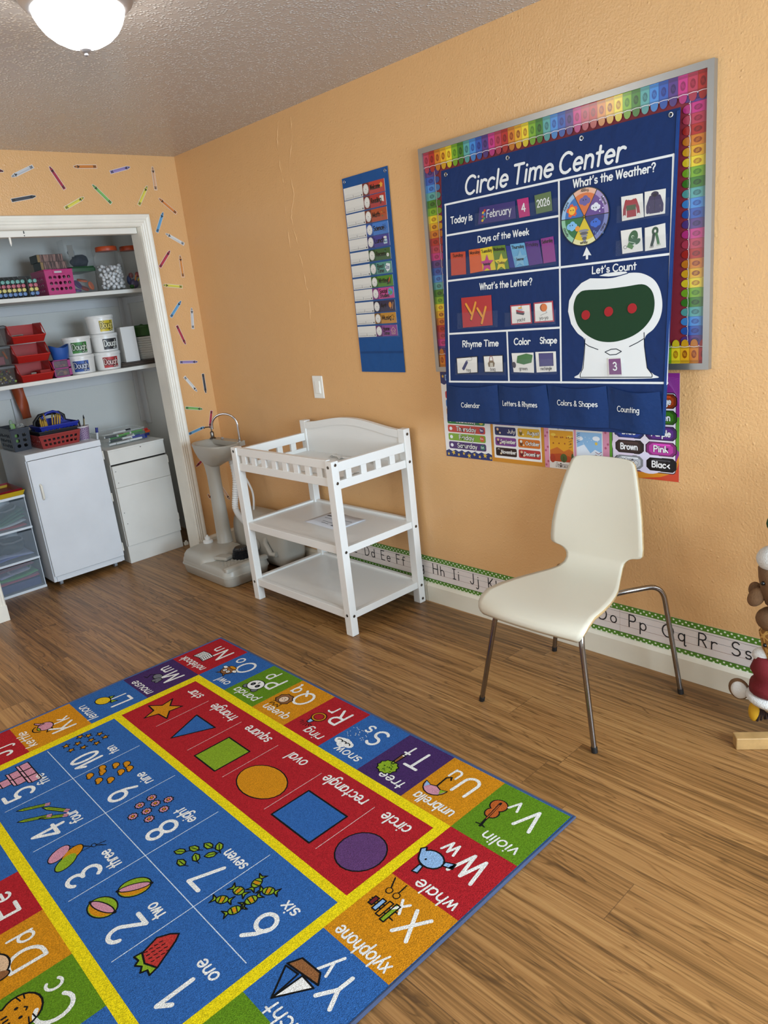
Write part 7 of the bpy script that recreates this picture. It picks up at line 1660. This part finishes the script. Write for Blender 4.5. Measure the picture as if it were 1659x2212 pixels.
# ------------------------------------------------------------------ plastic drawer tower and craft trays
WP = pm('#dfe4e8', .4, name='white_tower_plastic'); DRW = clear('frosted_drawer', '#aeb9c2', .20, .25)
t = thing('drawer_tower', 'white three drawer plastic tower of coloured paper at the left edge', 'drawer unit', (-1.32, .50, 0))
x0, x1, yf, yb = -1.455, -1.186, .345, .69
m = M()
for z0, z1 in ((0, .016), (.192, .206), (.388, .402), (.584, .600)): m.box((x0, yf, z0), (x1, yb, z1), WP)
m.box((x0, yf+.012, .01), (x0+.005, yb, .59), WP).box((x1-.005, yf+.012, .01), (x1, yb, .59), WP).box((x0, yb-.006, .01), (x1, yb, .59), WP); m.obj('tower_frame', t, bevel=.002)
for z in (.018, .208, .404):
    m = M(); m.box((x0+.008, yf+.004, z), (x1-.008, yf+.007, z+.168), DRW).box((x0+.008, yf+.007, z), (x1-.008, yb-.02, z+.003), DRW)
    m.box((x0+.008, yf+.007, z), (x0+.010, yb-.02, z+.168), DRW).box((x1-.010, yf+.007, z), (x1-.008, yb-.02, z+.168), DRW)
    d = m.obj('drawer', t)
    M().tube([(-1.39, yf+.001, z+.148), (-1.375, yf-.004, z+.128), (-1.32, yf-.008, z+.122), (-1.265, yf-.004, z+.128), (-1.25, yf+.001, z+.148)], .006, DRW, 8).obj('drawer_pull', d)
def sheet(x0, x1, z0, bend_, hexc, lab, y0=.37):
    m = M(); m.grid(16, 4, lambda a, b: (x0+(x1-x0)*a, y0+.24*b, z0+bend_(a)), pm(hexc, .6, name='paper_'+hexc)); tag(m.obj('paper_sheet', solid=.0012), lab, 'paper', 'papers in the drawer tower')
for k, (hx, lab) in enumerate((('#b83a3a', 'red paper'), ('#d5d8de', 'white paper'), ('#5a8f72', 'pale green paper'), ('#3a7a5a', 'green paper'), ('#2f6a4f', 'dark green paper'))):
    sheet(-1.44, -1.205, .412+.010*k, lambda a, k=k: .022*k*max(0, a-.25)**1.2+.003*sin(6*a+k), hx, lab+' curling in the top drawer of the tower')
for k, (hx, lab) in enumerate((('#6a78b8', 'lavender paper'), ('#aab4d8', 'pale blue paper'))): sheet(-1.44, -1.205, .218+.012*k, lambda a, k=k: .012*sin(2.5*a+k), hx, lab+' in the middle drawer of the tower')
tag(lump((-1.315, .47, .285), (.10, .09, .048), pm('#23363c', .7, bump=(60, .4, .004), name='dark_teal_felt'), 3, .12).obj('felt_bundle'), 'dark teal felt bundle in the middle drawer of the tower', 'felt')
tag(M().box((-1.435, .372, .022), (-1.205, .60, .070), pm('#2a3f78', .6, name='blue_paper_stack')).obj('paper_stack', bevel=.003), 'blue paper stack in the bottom drawer of the tower', 'paper')
for k, (z, hx, lab) in enumerate(((.076, '#c0466a', 'pink foam sheet'), (.086, '#8f5a6a', 'mauve sheet'), (.097, '#5fae6a', 'mint green sheet'))): sheet(-1.435, -1.205, z, lambda a, k=k: .012*a*a+.003*sin(5*a+k), hx, lab+' in the bottom drawer of the tower')
sheet(-1.425, -1.25, .118, lambda a: .02*a, '#b9bede', 'folded white paper in the bottom drawer of the tower'); sheet(-1.44, -1.22, .155, lambda a: .01*a, '#8a3a52', 'crimson paper bent over the bottom drawer of the tower')
def craft_tray(nm, lab, x0, x1, y0, y1, z, hexc, h=.028, rot=0):
    m = M(); mat = pm(hexc, .42, name='tray_'+hexc); m.box((x0+.012, y0+.012, z), (x1-.012, y1-.012, z+.003), mat)
    B = [(x0+.012, y0+.012), (x1-.012, y0+.012), (x1-.012, y1-.012), (x0+.012, y1-.012)]; T_ = [(x0, y0), (x1, y0), (x1, y1), (x0, y1)]
    for i in range(4):
        j = (i+1) % 4; m.add([(*B[i], z), (*B[j], z), (*T_[j], z+h), (*T_[i], z+h)], [(0, 1, 2, 3)], mat)
    tag(m.obj(nm, solid=.0025), lab, 'tray', 'craft trays on the drawer tower')
craft_tray('craft_tray', 'yellow craft tray on top of the drawer tower', -1.455, -1.182, .335, .62, .6015, '#c9a51c')
craft_tray('craft_tray', 'dark red craft tray nested in the yellow tray', -1.450, -1.190, .345, .63, .612, '#8a1626')
craft_tray('craft_tray', 'purple craft tray stacked on the red tray at the left edge', -1.480, -1.305, .36, .60, .622, '#4a1668', .05)

tag(M().box((-.275, .255, 0), (-.245, .275, .022), WHITE_TRIM).box((-.268, .258, .022), (-.252, .262, .034), WHITE_TRIM).obj('floor_guide', bevel=.002), 'small white floor guide block beside the right cabinet', 'floor guide')
